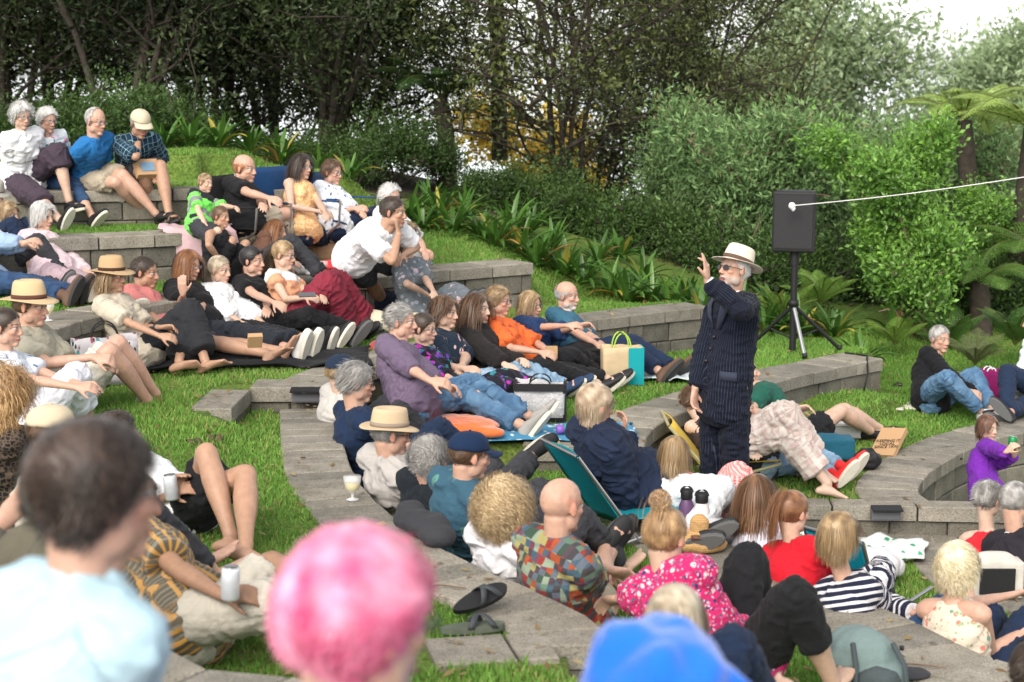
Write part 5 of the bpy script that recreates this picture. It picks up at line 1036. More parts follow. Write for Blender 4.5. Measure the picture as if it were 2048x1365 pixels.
person('white haired woman with glasses in patterned leggings behind the white t-shirt man', 14.7, L2, 800, (782, 428), (781, 393), (-30, -6), -25, s=1., sz=L25+.02, wom=1, L=((838, 480), (850, 502)), Rr=((800, 490), (842, 500)), LL=((884, 505), (902, 580)), RL=((860, 510), (880, 585)),
    top=dict(m=WHITE, sl=.8, ad=.02), bot=dict(m=F('zigzag', (.05, .05, .055), 'net', ((.35, .35, .36),))), feet=SH_BLACK, skin=PINKY, hair_=short(H_WHITE, L=.05, vol=.5), glasses='sun')
person('woman with glasses in a grey floral dress sitting at the foot of the wall', 13.8, L2, 838, (815, 505), (813, 470), (-35, -4), -30, s=.99, wom=1, L=((850, 560), (865, 580)), Rr=((815, 570), (852, 588)), LL=((905, 580), (935, 605), 0), RL=((880, 600), (920, 612), -.1),
    top=dict(m=F('grey_floral', (.13, .15, .17), 'floral', ((.55, .42, .45), (.30, .32, .35))), sl=.9, ad=.018), bot=dict(m=MATS['fabric_grey_floral'], l=1.8, fl=.02), feet=SH_BLACK, skin=FAIR, hair_=bob(H_DBLOND, L=.20, curl=.3), glasses='clear')
# ---------------------------------------------------------------- long row on the left lawn
person('woman in a tan felt hat, oatmeal knit top and black side striped trousers', 11.9, L2, 285, (222, 598), (226, 552), (-18, -4), -16, s=1.0, wom=1, L=((300, 665), (325, 655), -.1), Rr=((262, 670), (318, 672), -.3), LL=((372, 640), (410, 722)), RL=((345, 655), (358, 724)),
    top=dict(m=F('oatmeal', (.50, .44, .35), 'knit'), sl=.85, ad=.024, t0=-.16), bot=dict(m=F('side_stripe', (.020, .021, .025), 'bands', ((9, 9.1, (.6, .6, .6)),)), l=1.82, ad=.018, fl=.03), feet=BARE, skin=TAN, hair_=bob(H_DBLOND, L=.24, curl=.45, vol=.35), hat=('fedora', F('tan_felt', (.42, .28, .155)), F('brown_band2', (.05, .025, .018)), .07, -4, .115, .040), hands=dict(R=dict(d=(1, 0, 0)), L=dict(d=(1, 0, 0))))
person('man in a pink t-shirt with a dark neckband and cream chest stripes', 12.4, L2, 318, (286, 588), (291, 545), (-14, -5), -14, s=1.04, belly=.04, L=((355, 640), (372, 660)), Rr=((290, 660), (345, 668), -.3), LL=((440, 665), (560, 702)), RL=((430, 680), (540, 708)),
    top=dict(m=F('pink_tee', (.50, .17, .16), 'bands', ((.20, .23, (.65, .6, .5)), (.23, .255, (.62, .42, .10)), (.255, .27, (.65, .6, .5)))), sl=.7, ad=.018, ring=CHAR), bot=dict(m=CHAR, l=.85), feet=BARE, skin=TAN, hair_=short(H_DARK, L=.03), faceo=dict(stub=.3), toes=dict(L=(572, 678), R=(556, 690)))
person('woman with long ginger hair and glasses in black, cheek resting on her hand', 12.7, L2, 402, (374, 574), (378, 530), (-30, -10), -26, s=1.02, wom=1.1, belly=.07, L=((425, 615), (400, 632), -.35), Rr=((402, 628), (366, 590), -.34), LL=((520, 665), (640, 700)), RL=((500, 670), (610, 702)),
    top=dict(m=BLACK, sl=.95, ad=.03, t0=-.15), bot=dict(m=F('black_skirt', (.016, .019, .026)), l=1.75, fl=.045, amp=.012), feet=SH_WHITE, skin=PINKY, hair_=long_(H_GING, L=.27, vol=.3), glasses='clear', hands=dict(R=dict(d=(-.1, .1, 1), n=(.1, .8, .2), curl=.2)))
person('woman with pale blonde tied hair in a loose white blouse', 12.9, L2, 472, (437, 580), (440, 540), (-28, -6), -24, s=.98, wom=1, L=((505, 640), (530, 650), -.1), Rr=((450, 655), (500, 662), -.35), LL=((590, 650), (668, 676)), RL=((560, 658), (640, 690)),
    top=dict(m=F('white_blouse', (.70, .70, .71), mottle=.05), sl=1.55, ad=.026, amp=.010), bot=dict(m=BLACK, l=1.85), feet=dict(m=SH_BLACK['m']), skin=FAIR, hair_=pony(H_ASH, tie=(-.10, 0, 0), tail=(.12, .06)))
person('woman with black tied hair, sunglasses on her head, black square neck top, folded arms', 13.1, L2, 540, (500, 562), (505, 522), (-20, -2), -20, s=1.03, wom=1.15, belly=.05, L=((555, 610), (535, 622), -.3), Rr=((500, 620), (560, 612), -.42), LL=((640, 640), (716, 664)), RL=((620, 650), (700, 672)),
    top=dict(m=BLACK, sl=.62, ad=.016, t1=.9), bot=dict(m=BLACK, l=1.85), feet=SH_BLACK, skin=PINKY, hair_=pony(dict(c1=(.008, .007, .008), c2=(.03, .026, .028)), tie=(-.10, 0, .0), tail=(.26, .05)), glasses='onhead')
person('woman with dark blonde hair and glasses in a peach pinafore over a white tee', 13.2, L2, 596, (566, 552), (568, 510), (-18, -8), -20, s=1.0, wom=.6, L=((620, 590), (640, 592)), Rr=((575, 600), (612, 596), -.3), LL=((676, 566), (722, 650)), RL=((650, 572), (690, 655)),
    top=dict(m=F('peach_linen', (.58, .29, .17), 'bands', ((.34, 1., (.70, .68, .66)),)), sl=.35, ad=.018), bot=dict(m=F('maroon', (.17, .02, .035), mottle=.2), l=1.9, ad=.028, fl=.05, amp=.014), feet=SH_BLACK, skin=FAIR, hair_=pony(H_DBLOND, tie=(-.10, 0, .02), tail=(.2, .06)), glasses='clear')
# ---------------------------------------------------------------- row on the middle lawn
person('man with grey hair in a purple checked shirt and blue jeans on an orange cushion', 11.2, L1, 828, (797, 696), (803, 643), (-14, -2), -14, s=1.08, sz=L1+.12, belly=.07, L=((880, 762), (885, 772), -.1), Rr=((812, 775), (872, 772), -.38), LL=((930, 765), (1058, 832)), RL=((920, 790), (1042, 850)),
    top=dict(m=F('purple_check', (.10, .07, .12), 'gingham', ((.16, .12, .18),), .5), sl=1.35, ad=.022, collar=1, t0=-.15), bot=dict(m=D_BLUE, l=1.9, amp=.009), feet=dict(m=SH_GREY['m'], laces=1), skin=PINKY, hair_=short(H_GREY, L=.05, vol=.5, comb=(-.6, .6, .1)), toes=dict(L=(1085, 795), R=(1072, 812)), hands=dict(L=dict(d=(1, 0, -.1)), R=dict(d=(1, 0, 0))))
person('smiling woman with glasses and dark hair in a black magenta and teal print dress', 11.8, L1, 892, (848, 702), (848, 658), (-22, -4), -18, s=1.0, wom=1.2, belly=.08, L=((920, 740), (960, 772)), Rr=((880, 765), (940, 782), -.3), LL=((1000, 768), (1075, 790)), RL=((985, 785), (1060, 800)),
    top=dict(m=F('magenta_print', (.012, .012, .02), 'floral', ((.45, .03, .35), (.02, .20, .22), (.12, .05, .40)), 1.3), sl=1.2, ad=.018), bot=dict(m=MATS['fabric_magenta_print'], l=1.8, fl=.04), feet=SH_GREY, skin=FAIR, hair_=pony(H_DARK, tie=(-.1, 0, .0), tail=(.08, .04)), glasses='clear', faceo=dict(lip=(.5, .12, .12)))
person('young man with brown curtain hair and a moustache in a navy blossom shirt', 12.3, L1, 925, (888, 672), (890, 625), (-26, -2), -22, s=1.03, L=((935, 715), (925, 730), -.2), Rr=((890, 730), (930, 738), -.35), LL=((1030, 702), (1140, 772)), RL=((1010, 715), (1120, 778)),
    top=dict(m=F('blossom_navy', (.012, .022, .04), 'leafy', ((.55, .38, .36),), 1.1), sl=.85, ad=.024, collar=1), bot=dict(m=D_LIGHT, l=1.85), feet=dict(m=mat('navy_shoe', (.02, .04, .09), .7)), skin=FAIR, hair_=dict(H_BROWN, n=900, L=.12, vol=.5, grav=.6, comb=(-.2, 1., -.1), steps=7, shell=.014, curl=.3, frizz=.35), faceo=dict(stub=.15))
person('young man with very long brown hair and a beard in a black hoodie', 12.6, L1, 990, (955, 668), (954, 618), (-26, 0), -22, s=1.05, L=((1010, 720), (1040, 722)), Rr=((960, 735), (1010, 730), -.3), LL=((1100, 718), (1215, 758)), RL=((1070, 730), (1195, 768)),
    top=dict(m=F('black_hoodie', (.016, .014, .014)), sl=1.9, ad=.028, scarf=1), bot=dict(m=BLACK, l=1.88), feet=dict(m=SH_BLACK['m']), skin=PALE, hair_=long_(H_BROWN, L=.48, curl=.2, n=1100), faceo=dict(beard=(.12, .07, .04)), toes=dict(L=(1245, 735), R=(1222, 745)))
person('woman with short fair hair and glasses in an orange wrap over black', 13.0, L1, 1042, (1000, 645), (998, 602), (-20, -4), -20, s=1.02, wom=1.2, belly=.08, L=((1080, 690), (1095, 702), -.1), Rr=((1020, 700), (1080, 705), -.3), LL=((1150, 705), (1205, 735)), RL=((1130, 715), (1190, 745)),
    top=dict(m=F('orange_wrap', (.62, .12, .03), 'floral', ((.35, .06, .03),)), sl=.9, ad=.024), bot=dict(m=BLACK), feet=SH_BLACK, skin=PINKY, hair_=short(H_DBLOND, L=.06, vol=.5, shell=.012), glasses='clear')
person('woman with straight dark blonde hair in a navy blouse and light jeans, knees up', 13.3, L1, 1085, (1062, 650), (1061, 610), (-34, -4), -28, s=.99, wom=1, L=((1130, 662), (1170, 648), -.15), Rr=((1095, 668), (1158, 652), -.35), LL=((1148, 660), (1192, 706)), RL=((1128, 670), (1170, 715)),
    top=dict(m=F('navy_blouse', (.015, .035, .10)), sl=.95, ad=.024), bot=dict(m=D_LIGHT), feet=SH_GREY, skin=PINKY, hair_=bob(H_DBLOND, L=.20, vol=.2), glasses='clear', hands=dict(L=dict(d=(1, 0, 0)), R=dict(d=(1, 0, .1))))
person('balding grey bearded man in a blue t-shirt at the end of the row', 13.7, L1, 1150, (1130, 632), (1135, 592), (-28, -2), -26, s=1.04, L=((1185, 668), (1205, 690)), Rr=((1150, 680), (1195, 690), -.2), LL=((1260, 690), (1345, 735)), RL=((1240, 692), (1318, 742)),
    top=dict(m=F('petrol_tee', (.035, .11, .17)), sl=.8, ad=.018), bot=dict(m=NAVY), feet=dict(m=SH_BROWN['m'], sole=M_SOLED), skin=PINKY, hair_=short(H_GREY, top=1, L=.014), faceo=dict(beard=(.50, .48, .45)), toes=dict(L=(1372, 705)))
# ---------------------------------------------------------------- row with backs to the camera
person('person in a navy cap and pale grey shirt half hidden behind the navy tee', 10.9, N1, 700, (682, 790, 1), (684, 745), (30, 0), 30, s=1., L=((720, 850), (740, 870)), Rr=((690, 850), (720, 880)), top=dict(m=F('pale_grey', (.42, .40, .38)), sl=.8, ad=.02), bot=dict(m=CHAR), feet=SH_BLACK, skin=FAIR, hair_=short(H_DBLOND, L=.03), hat=('cap', F('navy_cap', (.012, .022, .045))))
person('person with thick grey hair and sunglasses in a navy t-shirt', 10.2, N1, 762, (708, 822, 1), (714, 765), (10, -6), 25, s=1.07, belly=.05, L=((800, 880), (830, 900)), Rr=((735, 890), (790, 900), .1), LL=((850, 890), (900, 930), .3),
    top=dict(m=F('navy_tee', (.010, .022, .055)), sl=.75, ad=.022), bot=dict(m=NAVY), feet=SH_BLACK, skin=PINKY, hair_=short(H_GREY, n=900, L=.075, vol=.45, comb=(-.7, .5, -.5), shell=.012, lo=-.085), glasses='sun')
person('man in a cream straw hat with striped band and glasses, pale grey shirt', 9.4, N1, 835, (775, 925, 1), (782, 868), (18, -6), 28, s=1.06, L=((860, 980), (880, 1000)), Rr=((800, 1020), (840, 1040), .2), top=dict(m=F('stone_shirt', (.40, .375, .36)), sl=1.3, ad=.026, collar=1, amp=.009), bot=dict(m=CHAR), feet=SH_BLACK, skin=PINKY, hair_=short(H_GREY, L=.02), glasses='clear',
    hat=('fedora', F('cream_straw', (.60, .46, .30), 'knit', sc_=.6, sheen=0), F('stripe_band', (.07, .055, .05), 'stripe', ((.25, .2, .16),), .2), .052, -3, .10, .042))
person('woman with thick curly grey hair in a black knitted jumper', 8.95, N1, 895, (852, 972, 1), (860, 918), (30, -8), 32, s=1.0, wom=1, L=((930, 1010), (950, 1040)), Rr=((880, 1060), (900, 1080), .3), top=dict(m=F('black_knit', (.014, .018, .024), 'knit'), sl=1.5, ad=.026), bot=dict(m=CHAR), feet=SH_BLACK, skin=PINKY, hair_=fluffy(H_GREY, n=1300, L=.07, vol=.6, curl=.4, helix=.010, hf=1.3, steps=12, lo=-.09))
person('man in a navy baseball cap and teal leaf print shirt', 8.55, N1, 952, (925, 970, 1), (940, 912), (24, -6), 36, s=1.06, L=((1010, 1020), (1030, 1050)), Rr=((960, 1060), (1000, 1080), .3), LL=((1010, 940), (1060, 915), .9), top=dict(m=F('teal_leaf', (.035, .09, .135), 'leafy', ((.09, .22, .19),), 1.5), sl=.8, ad=.022, collar=1), bot=dict(m=CHAR), feet=dict(m=SH_BLACK['m']), skin=PINKY, hair_=short(H_BROWN, L=.02),
    hat=('cap', F('navy_cap2', (.008, .02, .055))))
person('woman with a big ball of blonde curls in a white cotton top', 8.05, N1, 1040, (1008, 1075, 1), (1006, 1012), (48, -6), 44, s=1.0, wom=1, L=((1100, 1120), (1130, 1130), .3), Rr=((1020, 1160), (1080, 1160), .4), top=dict(m=F('white_cotton_top', (.66, .65, .68), mottle=.05), sl=1.2, ad=.028, amp=.010), bot=dict(m=CHAR), feet=BARE, skin=FAIR, hair_=dict(c1=(.26, .17, .08), c2=(.78, .60, .36), n=2000, L=.17, vol=1.6, grav=.55, curl=.3, freq=130, comb=(-.5, .8, .1), steps=20, helix=.013, hf=1.25, wid=.0055, shell=.045, frizz=.35, lo=-.10))
person('bald man in a multicoloured patchwork shirt', 7.35, N1, 1150, (1110, 1090, 1), (1125, 1012), (42, -4), 38, s=1.08, L=((1230, 1140), (1250, 1150), .4), Rr=((1140, 1190), (1200, 1180), .4), LL=((1205, 1090), (1225, 1100), 1.), RL=((1190, 1100), (1210, 1100), .9),
    top=dict(m=F('patchwork', (.1, .1, .1), 'patch', ((.05, .045, .05), (.22, .035, .03), (.05, .09, .12), (.10, .16, .12), (.30, .07, .03), (.07, .05, .06), (.22, .27, .20), (.04, .07, .05), (.14, .05, .08), (.10, .12, .15), (.28, .25, .10)), sc_=.85), sl=.9, ad=.028, collar=1, t0=-.2), bot=dict(m=KHAKI, l=.8), feet=SH_BLACK, skin=PINKY, hair_=None)
J = person('woman with ginger blonde topknot and a pink and blue floral blouse', 6.7, N1, 1475, (1322, 1150, 1), (1330, 1085), (52, -8), 68, s=1.1, wom=1, sz=N1+.06, L=((1440, 1290), (1495, 1245), .35), Rr=((1130, 1205), (1230, 1200), .4), LL=((1492, 1190), (1530, 1290), .4), RL=((1600, 1205), (1665, 1365), -.2),
    top=dict(m=F('pink_floral', (.50, .02, .12), 'floral', ((.62, .50, .50), (.03, .03, .13), (.55, .10, .25), (.02, .10, .14), (.6, .4, .45)), .55), sl=1.7, ad=.026, t0=-.12, scarf=0), bot=dict(m=BLACK, l=1.55, ad=.018), feet=BARE, skin=FAIR,
    hair_=pony(dict(c1=(.13, .06, .025), c2=(.62, .40, .20)), n=1100, tie=(-.055, 0, .125), tail=(.14, .09, 60), bun=.042, wid=.004, frizz=.3, vol=.12), hands=dict(L=dict(d=(.3, .3, 1), curl=.3)))
person('grey blonde woman in front of the floral blouse, seen from behind, blurred', 4.5, N3-.15, 1330, (1352, 1340, 1), (1352, 1262), (62, -6), 60, s=.88, wom=1, top=dict(m=F('dim_floral', (.45, .3, .32), 'floral', ((.1, .1, .3),)), sl=.8), bot=dict(m=NAVY), feet=BARE, skin=FAIR, hair_=bob(H_ASH, L=.16, vol=.12, wid=.006), L=((1400, 1400), (1420, 1380)), Rr=((1330, 1420), (1400, 1420)))
J = person('person in a bright blue hooded jacket, hood up, seen from behind, out of focus', 2.6, N3, 1360, (1345, 1600, 1), (1338, 1425), (70, -5), 70, s=1.05, auto=1, top=dict(m=F('bright_blue', (.01, .13, .62), sheen=.4), sl=1.8, ad=.03, scarf=1), bot=dict(m=NAVY), feet=BARE, skin=FAIR, hair_=short(H_BROWN), L=((1500, 1700), (1500, 1750)), Rr=((1200, 1700), (1300, 1750)))
HOOD = J
person('person with cropped bright pink hair and an ear showing, nearest the camera', 2.15, N3, 745, (700, 1480, 1), (722, 1245), (40, -5), 40, s=1.02, auto=1, top=dict(m=F('dusty_rose', (.42, .25, .22)), sl=.1), bot=dict(m=NAVY), feet=BARE, skin=FAIR, glasses='clear', L=((900, 1700), (950, 1750)), Rr=((600, 1750), (700, 1800)),
    hair_=dict(c1=(.55, .06, .17), c2=(.97, .44, .60), n=4200, L=.040, vol=.6, grav=.3, comb=(-.6, .6, -.2), steps=6, wid=.0035, shell=.022, frizz=.45, lo=-.085))
person('man with dark brown wavy hair and glasses in a pale blue polo, nearest the left', 2.6, N3-.05, 140, (165, 1190, 1), (195, 990), (34, -2), 46, s=1.0, auto=1, top=dict(m=F('pale_blue', (.38, .54, .62), mottle=.04), sl=.8, ad=.02, collar=1), bot=dict(m=NAVY), feet=BARE, skin=PINKY, glasses='clear', L=((420, 1500), (450, 1550)), Rr=((-50, 1500), (100, 1550)),
    hair_=dict(c1=(.012, .008, .006), c2=(.085, .055, .042), n=2800, L=.055, vol=.35, grav=.3, comb=(-.5, .5, -.3), steps=10, wid=.0035, shell=.016, frizz=.2, helix=.006, hf=.9, lo=-.08))
# ---------------------------------------------------------------- near left
person('man in a patterned short sleeved shirt and khaki shorts holding a white can', 6.2, N2, 372, (300, 1078), (268, 1005), (20, -10), 12, s=1.08, belly=.03, L=((430, 1190), (500, 1175), .2), Rr=((392, 1235), (462, 1205), -.3), LL=((545, 1130), (690, 1210), 'a'), RL=((575, 1200), (720, 1260), 'a'),
    top=dict(m=F('retro_print', (.10, .085, .06), 'vstripe', ((.45, .24, .06), (.30, .30, .27)), 1.2), sl=.75, ad=.028, t0=-.15), bot=dict(m=F('light_khaki', (.44, .41, .35)), l=.9, ad=.02, amp=.004), feet=BARE, skin=BROWN, hair_=short(H_DARK), hands=dict(R=dict(d=(1, .1, .2), curl=.7), L=dict(d=(.6, -.5, .2), curl=.7)))
person('person lying back with knees raised in black shorts, holding a silver can', 8.1, N2, 382, (262, 935), (238, 872), (25, 10), 5, s=1.05, L=((330, 1010), (352, 985), -.2), Rr=((280, 1000), (340, 990), -.2), LL=((410, 900), (462, 1075)), RL=((512, 915), (492, 1095)),
    top=dict(m=WHITE, sl=.8, ad=.02), bot=dict(m=BLACK, l=.72, ad=.024), feet=BARE, skin=TAN, hair_=fluffy(H_DARK, L=.05), toes=dict(L=(560, 1100), R=(560, 1118)), hands=dict(L=dict(d=(.3, 0, 1), curl=.7)))
person('person in a beige baseball cap, back to the camera at the left', 6.9, N2, 120, (95, 930, 1), (105, 868), (22, -4), 25, s=1.0, wom=0, top=dict(m=F('cream_cotton', (.50, .46, .38)), sl=.8, ad=.02), bot=dict(m=CHAR), feet=BARE, skin=PINKY, hair_=short(H_BROWN, L=.03), hat=('cap', F('sand_cap', (.50, .42, .30))), L=((180, 1000), (200, 1010)), Rr=((60, 1010), (100, 1020)))
person('woman with long golden brown curls and a black lace top at the left edge', 8.0, N2, 40, (5, 850, 1), (12, 785), (26, -6), 30, s=1.02, wom=1, top=dict(m=F('black_lace', (.012, .012, .012), 'net', ((.10, .07, .05),)), sl=.9, ad=.014), bot=dict(m=BLACK), feet=BARE, skin=TAN, hair_=dict(c1=(.16, .08, .03), c2=(.66, .42, .19), n=1300, L=.30, vol=.6, grav=1.1, curl=.3, freq=80, comb=(-.4, 1, -.1), steps=20, helix=.014, hf=1., wid=.006, shell=.02, frizz=.2), L=((100, 920), (110, 940)), Rr=((-20, 940), (20, 950)))
person('woman with tied dark hair in profile, blue leaf print top and white trousers', 9.75, N2, 50, (5, 712), (12, 655), (-8, -4), -6, s=1.02, wom=1, L=((130, 760), (165, 770), -.05), Rr=((70, 790), (150, 775), -.3), LL=((140, 770), (180, 850)), RL=((125, 785), (170, 855)),
    top=dict(m=F('blue_leaf', (.60, .64, .70), 'leafy', ((.10, .16, .26),), .7), sl=.6, ad=.018), bot=dict(m=F('white_trousers', (.68, .68, .74), mottle=.05), l=1.6, ad=.022), feet=BARE, skin=PINKY, hair_=pony(H_DARK, tie=(-.1, 0, .02), tail=(.05, .05), bun=.03), hands=dict(L=dict(d=(1, 0, .1)), R=dict(d=(1, 0, .1))))
person('man in a straw hat with brown band, sage shirt and pale shorts, hands clasped', 10.4, N2+.05, 125, (50, 665), (62, 612), (-12, -4), -10, s=1.1, L=((130, 720), (195, 722), -.1), Rr=((75, 745), (185, 715), -.35), LL=((238, 668), (312, 790)), RL=((215, 705), (296, 802)),
    top=dict(m=F('sage_shirt', (.30, .28, .22)), sl=.8, ad=.026, collar=1), bot=dict(m=F('stone_shorts', (.60, .56, .49)), l=.85, ad=.028), feet=SH_GREY, skin=PINKY, hair_=short(H_BROWN, L=.02), faceo=dict(stub=.3), hat=('fedora', STRAW, F('brown_band3', (.09, .04, .03)), .062, -4, .11, .042), hands=dict(L=dict(d=(1, 0, -.2), curl=.8), R=dict(d=(1, 0, -.2), curl=.8)), toes=dict(L=(365, 822), R=(350, 830)))
person('person in olive trousers at the lower left edge, bare toes showing', 4.9, N3, -150, (-230, 1080), (-240, 1000), (20, 0), 10, s=1., LL=((60, 1090), (160, 1250), 'a'), RL=((-20, 1120), (-20, 1075), 'a'), top=dict(m=F('olive', (.10, .09, .065)), sl=.8), bot=dict(m=MATS['fabric_olive'], l=1.8), feet=BARE, skin=PINKY, hair_=short(H_BROWN), toes=dict(R=(12, 1040)))
# ---------------------------------------------------------------- centre right
person('man with fair grey hair in a navy fleece on a low teal chair', 9.7, N1, 1280, (1190, 868, 1), (1192, 812), (25, -6), 22, s=1.1, sz=N1+.06, belly=.04, L=((1290, 960), (1245, 872), .35), Rr=((1250, 980), (1330, 985), -.1), LL=((1412, 985), (1402, 1062)), RL=((1392, 1000), (1378, 1070)),
    top=dict(m=F('navy_fleece', (.012, .019, .042), mottle=.15), sl=1.85, ad=.036, amp=.014, scarf=1, t0=-.34, hem=.20), bot=dict(m=F('white_trousers2', (.60, .61, .64), mottle=.05), ad=.014), feet=SH_BLACK, skin=PINKY, hair_=dict(c1=(.22, .14, .08), c2=(.58, .47, .34), n=1100, L=.10, vol=.02, grav=1.2, comb=(-.5, .5, -.5), steps=8, wid=.004, shell=.012, frizz=.08, lo=-.09), hands=dict(L=dict(d=(.2, 0, 1), n=(-1, -.2, 0), curl=.9)))
GINGHAM = person('girl with long fair hair in a red gingham dress looking at a phone', 9.75, N1-.12, 1395, (1352, 952, 1), (1350, 905), (35, -18), 30, s=.84, wom=.6, L=((1400, 985), (1430, 985), .2), Rr=((1360, 1000), (1415, 995), 0), LL=((1478, 968), (1492, 1055), -.3), RL=((1455, 985), (1472, 1062), -.4),
    top=dict(m=F('red_gingham', (.62, .05, .04), 'gingham', ((.8, .62, .6),), .8), sl=-1, ad=.014, t1=.93), bot=dict(m=MATS['fabric_red_gingham'], l=1.5, ad=.03, fl=.05, skirt=.5), feet=BARE, skin=FAIR, hair_=long_(H_DBLOND, L=.30, vol=.08), hands=dict(L=dict(d=(.8, .2, .6))), cat='girl', group='')
person('bare shouldered woman in a yellow chair with plaid cream trousers, legs crossed, barefoot', 11.5, L0, 1462, (1408, 852), (1392, 800), (10, 5), 0, s=1.03, sz=L0+.18, wom=1, L=((1480, 880), (1500, 900), -.1), Rr=((1450, 880), (1520, 905), -.25), LL=((1572, 830), (1640, 928), -.15), RL=((1560, 860), (1655, 968)),
    top=dict(m=F('dark_singlet', (.05, .03, .03)), sl=-1, ad=.012, t1=.82), bot=dict(m=F('cream_plaid', (.52, .42, .37), 'plaid', ((.40, .28, .27), (.62, .57, .52))), l=1.75, ad=.03, fl=.02, amp=.009), feet=BARE, skin=PALE, hair_=short(H_BROWN, L=.06), toes=dict(L=(1678, 945), R=(1690, 978)), hands=dict(R=dict(d=(1, 0, .2), curl=.7)))
person('person in a dark green t-shirt and black shorts lying back on the grass', 12.5, L0, 1598, (1520, 775), (1490, 745), (0, 10), 0, s=1.06, L=((1555, 830), (1590, 818), -.2), Rr=((1500, 820), (1570, 838)), LL=((1690, 815), (1760, 858)), RL=((1675, 835), (1740, 862)),
    top=dict(m=F('green_tee2', (.012, .085, .06), 'floral', ((.45, .55, .5),), 3.), sl=.7, ad=.02), bot=dict(m=BLACK, l=.6, ad=.026), feet=dict(m=SH_BLACK['m'], sole=mat('gum_sole', (.30, .17, .08), .8)), skin=FAIR, hair_=short(H_BROWN), toes=dict(L=(1800, 852), R=(1790, 858)), hands=dict(L=dict(d=(1, 0, 0))))
person('small child in a hot pink top half hidden behind the performer', 11.95, L0, 1505, (1503, 825), (1490, 790), (-30, 0), -20, s=.55, top=dict(m=F('hot_pink', (.70, .03, .28)), sl=.1), bot=dict(m=F('hot_pink2', (.5, .03, .2))), feet=BARE, skin=FAIR, hair_=short(H_BROWN), L=((1530, 840), (1552, 862)), Rr=((1510, 850), (1530, 862)), cat='child', group='')
person('person in light jeans and red canvas sneakers lying behind the cream plaid trousers', 11.7, L0, 1520, (1452, 880), (1425, 850), (0, 20), 0, s=1., top=dict(m=CHAR, sl=.9), bot=dict(m=D_LIGHT, l=1.85), feet=dict(m=mat('red_canvas', (.58, .02, .02), .6), laces=1, high=1), skin=FAIR, hair_=short(H_BROWN), LL=((1610, 905), (1688, 935)), RL=((1600, 925), (1672, 950)), toes=dict(L=(1725, 885), R=(1712, 900)))
# ---------------------------------------------------------------- lower right rows
person('woman with long straight brown hair in a white top', 9.0, N0+.02, 1545, (1512, 1052, 1), (1515, 988), (45, -8), 45, s=.98, wom=1, top=dict(m=F('white_lilac', (.60, .58, .66), mottle=.05), sl=.8, ad=.02), bot=dict(m=CHAR), feet=BARE, skin=FAIR, hair_=long_(H_BROWN, L=.40, n=1300, vol=.1, c2=(.30, .15, .07)), L=((1580, 1090), (1600, 1100), .3), Rr=((1520, 1120), (1560, 1120), .3))
person('woman with an auburn ponytail in a bright red jumper', 8.4, N0+.02, 1625, (1585, 1092, 1), (1586, 1025), (35, -4), 42, s=1.02, wom=1, top=dict(m=F('red_knit', (.55, .012, .025), 'knit', sc_=1.2), sl=1.7, ad=.026), bot=dict(m=CHAR), feet=BARE, skin=FAIR, hair_=pony(H_GING, n=1200, tie=(-.07, .01, .10), tail=(.26, .055, 420, (-.7, .2, .05)), c1=(.10, .04, .018), c2=(.36, .17, .08)), L=((1660, 1130), (1680, 1150), .3), Rr=((1600, 1150), (1640, 1160), .3))
person('woman with a dark blonde bob in a navy and white striped top', 7.95, N0, 1725, (1685, 1130, 1), (1680, 1072), (30, -10), 35, s=1.02, wom=1, top=dict(m=F('navy_stripes', (.014, .018, .04), 'stripe', ((.62, .6, .62),), .78), sl=1.8, ad=.022, t0=-.15), bot=dict(m=D_NAVY), feet=BARE, skin=PINKY, hair_=bob(H_DBLOND, n=1400, L=.15, vol=.35, wid=.0045, shell=.018), L=((1790, 1140), (1760, 1130), .5), Rr=((1755, 1212), (1838, 1228), .0), LL=((1860, 1180), (1900, 1200), .7), RL=((1900, 1190), (1900, 1230), .35), hands=dict(R=dict(d=(1, -.2, -.3), curl=.4)))
person('woman with wavy platinum hair in a sleeveless cream floral top', 7.75, N0, 1945, (1905, 1205, 1), (1915, 1135), (45, -6), 48, s=1.02, wom=1, top=dict(m=F('cream_floral', (.62, .52, .42), 'floral', ((.12, .27, .20), (.55, .20, .15), (.30, .36, .22)), .75), sl=-1, ad=.016, t0=-.15, t1=.95), bot=dict(m=NAVY), feet=BARE, skin=PINKY, hair_=bob(dict(c1=(.50, .40, .22), c2=(.90, .82, .62)), n=1500, L=.12, vol=.6, curl=.3, freq=70, wid=.005, shell=.022, helix=.010, hf=.9, steps=12), L=((2060, 1190), (2080, 1180), .5), Rr=((2005, 1260), (2070, 1250), .1))
person('woman with short grey hair in a red sleeveless top at the right edge', 10.1, PIT+.02, 1985, (1972, 1048, 1), (1978, 998), (30, -4), 40, s=1.0, wom=1, top=dict(m=F('red_tank', (.60, .02, .03)), sl=-1, ad=.014, t1=.95), bot=dict(m=CHAR), feet=BARE, skin=PALE, hair_=short(H_GREY, n=900, L=.05, vol=.6, shell=.012), L=((2020, 1090), (2030, 1100), .3), Rr=((1980, 1100), (2010, 1110), .3))
person('grey haired man in a black polo with white collar at the right edge', 9.8, PIT+.02, 2065, (2030, 1070, 1), (2030, 1003), (42, -4), 42, s=1.06, top=dict(m=F('black_polo', (.02, .018, .024)), sl=.8, ad=.02, ring=WHITE), bot=dict(m=CHAR), feet=BARE, skin=PINKY, hair_=short(H_GREY, n=900, L=.02), L=((2100, 1140), (2100, 1150), .3), Rr=((2050, 1140), (2080, 1150), .3))
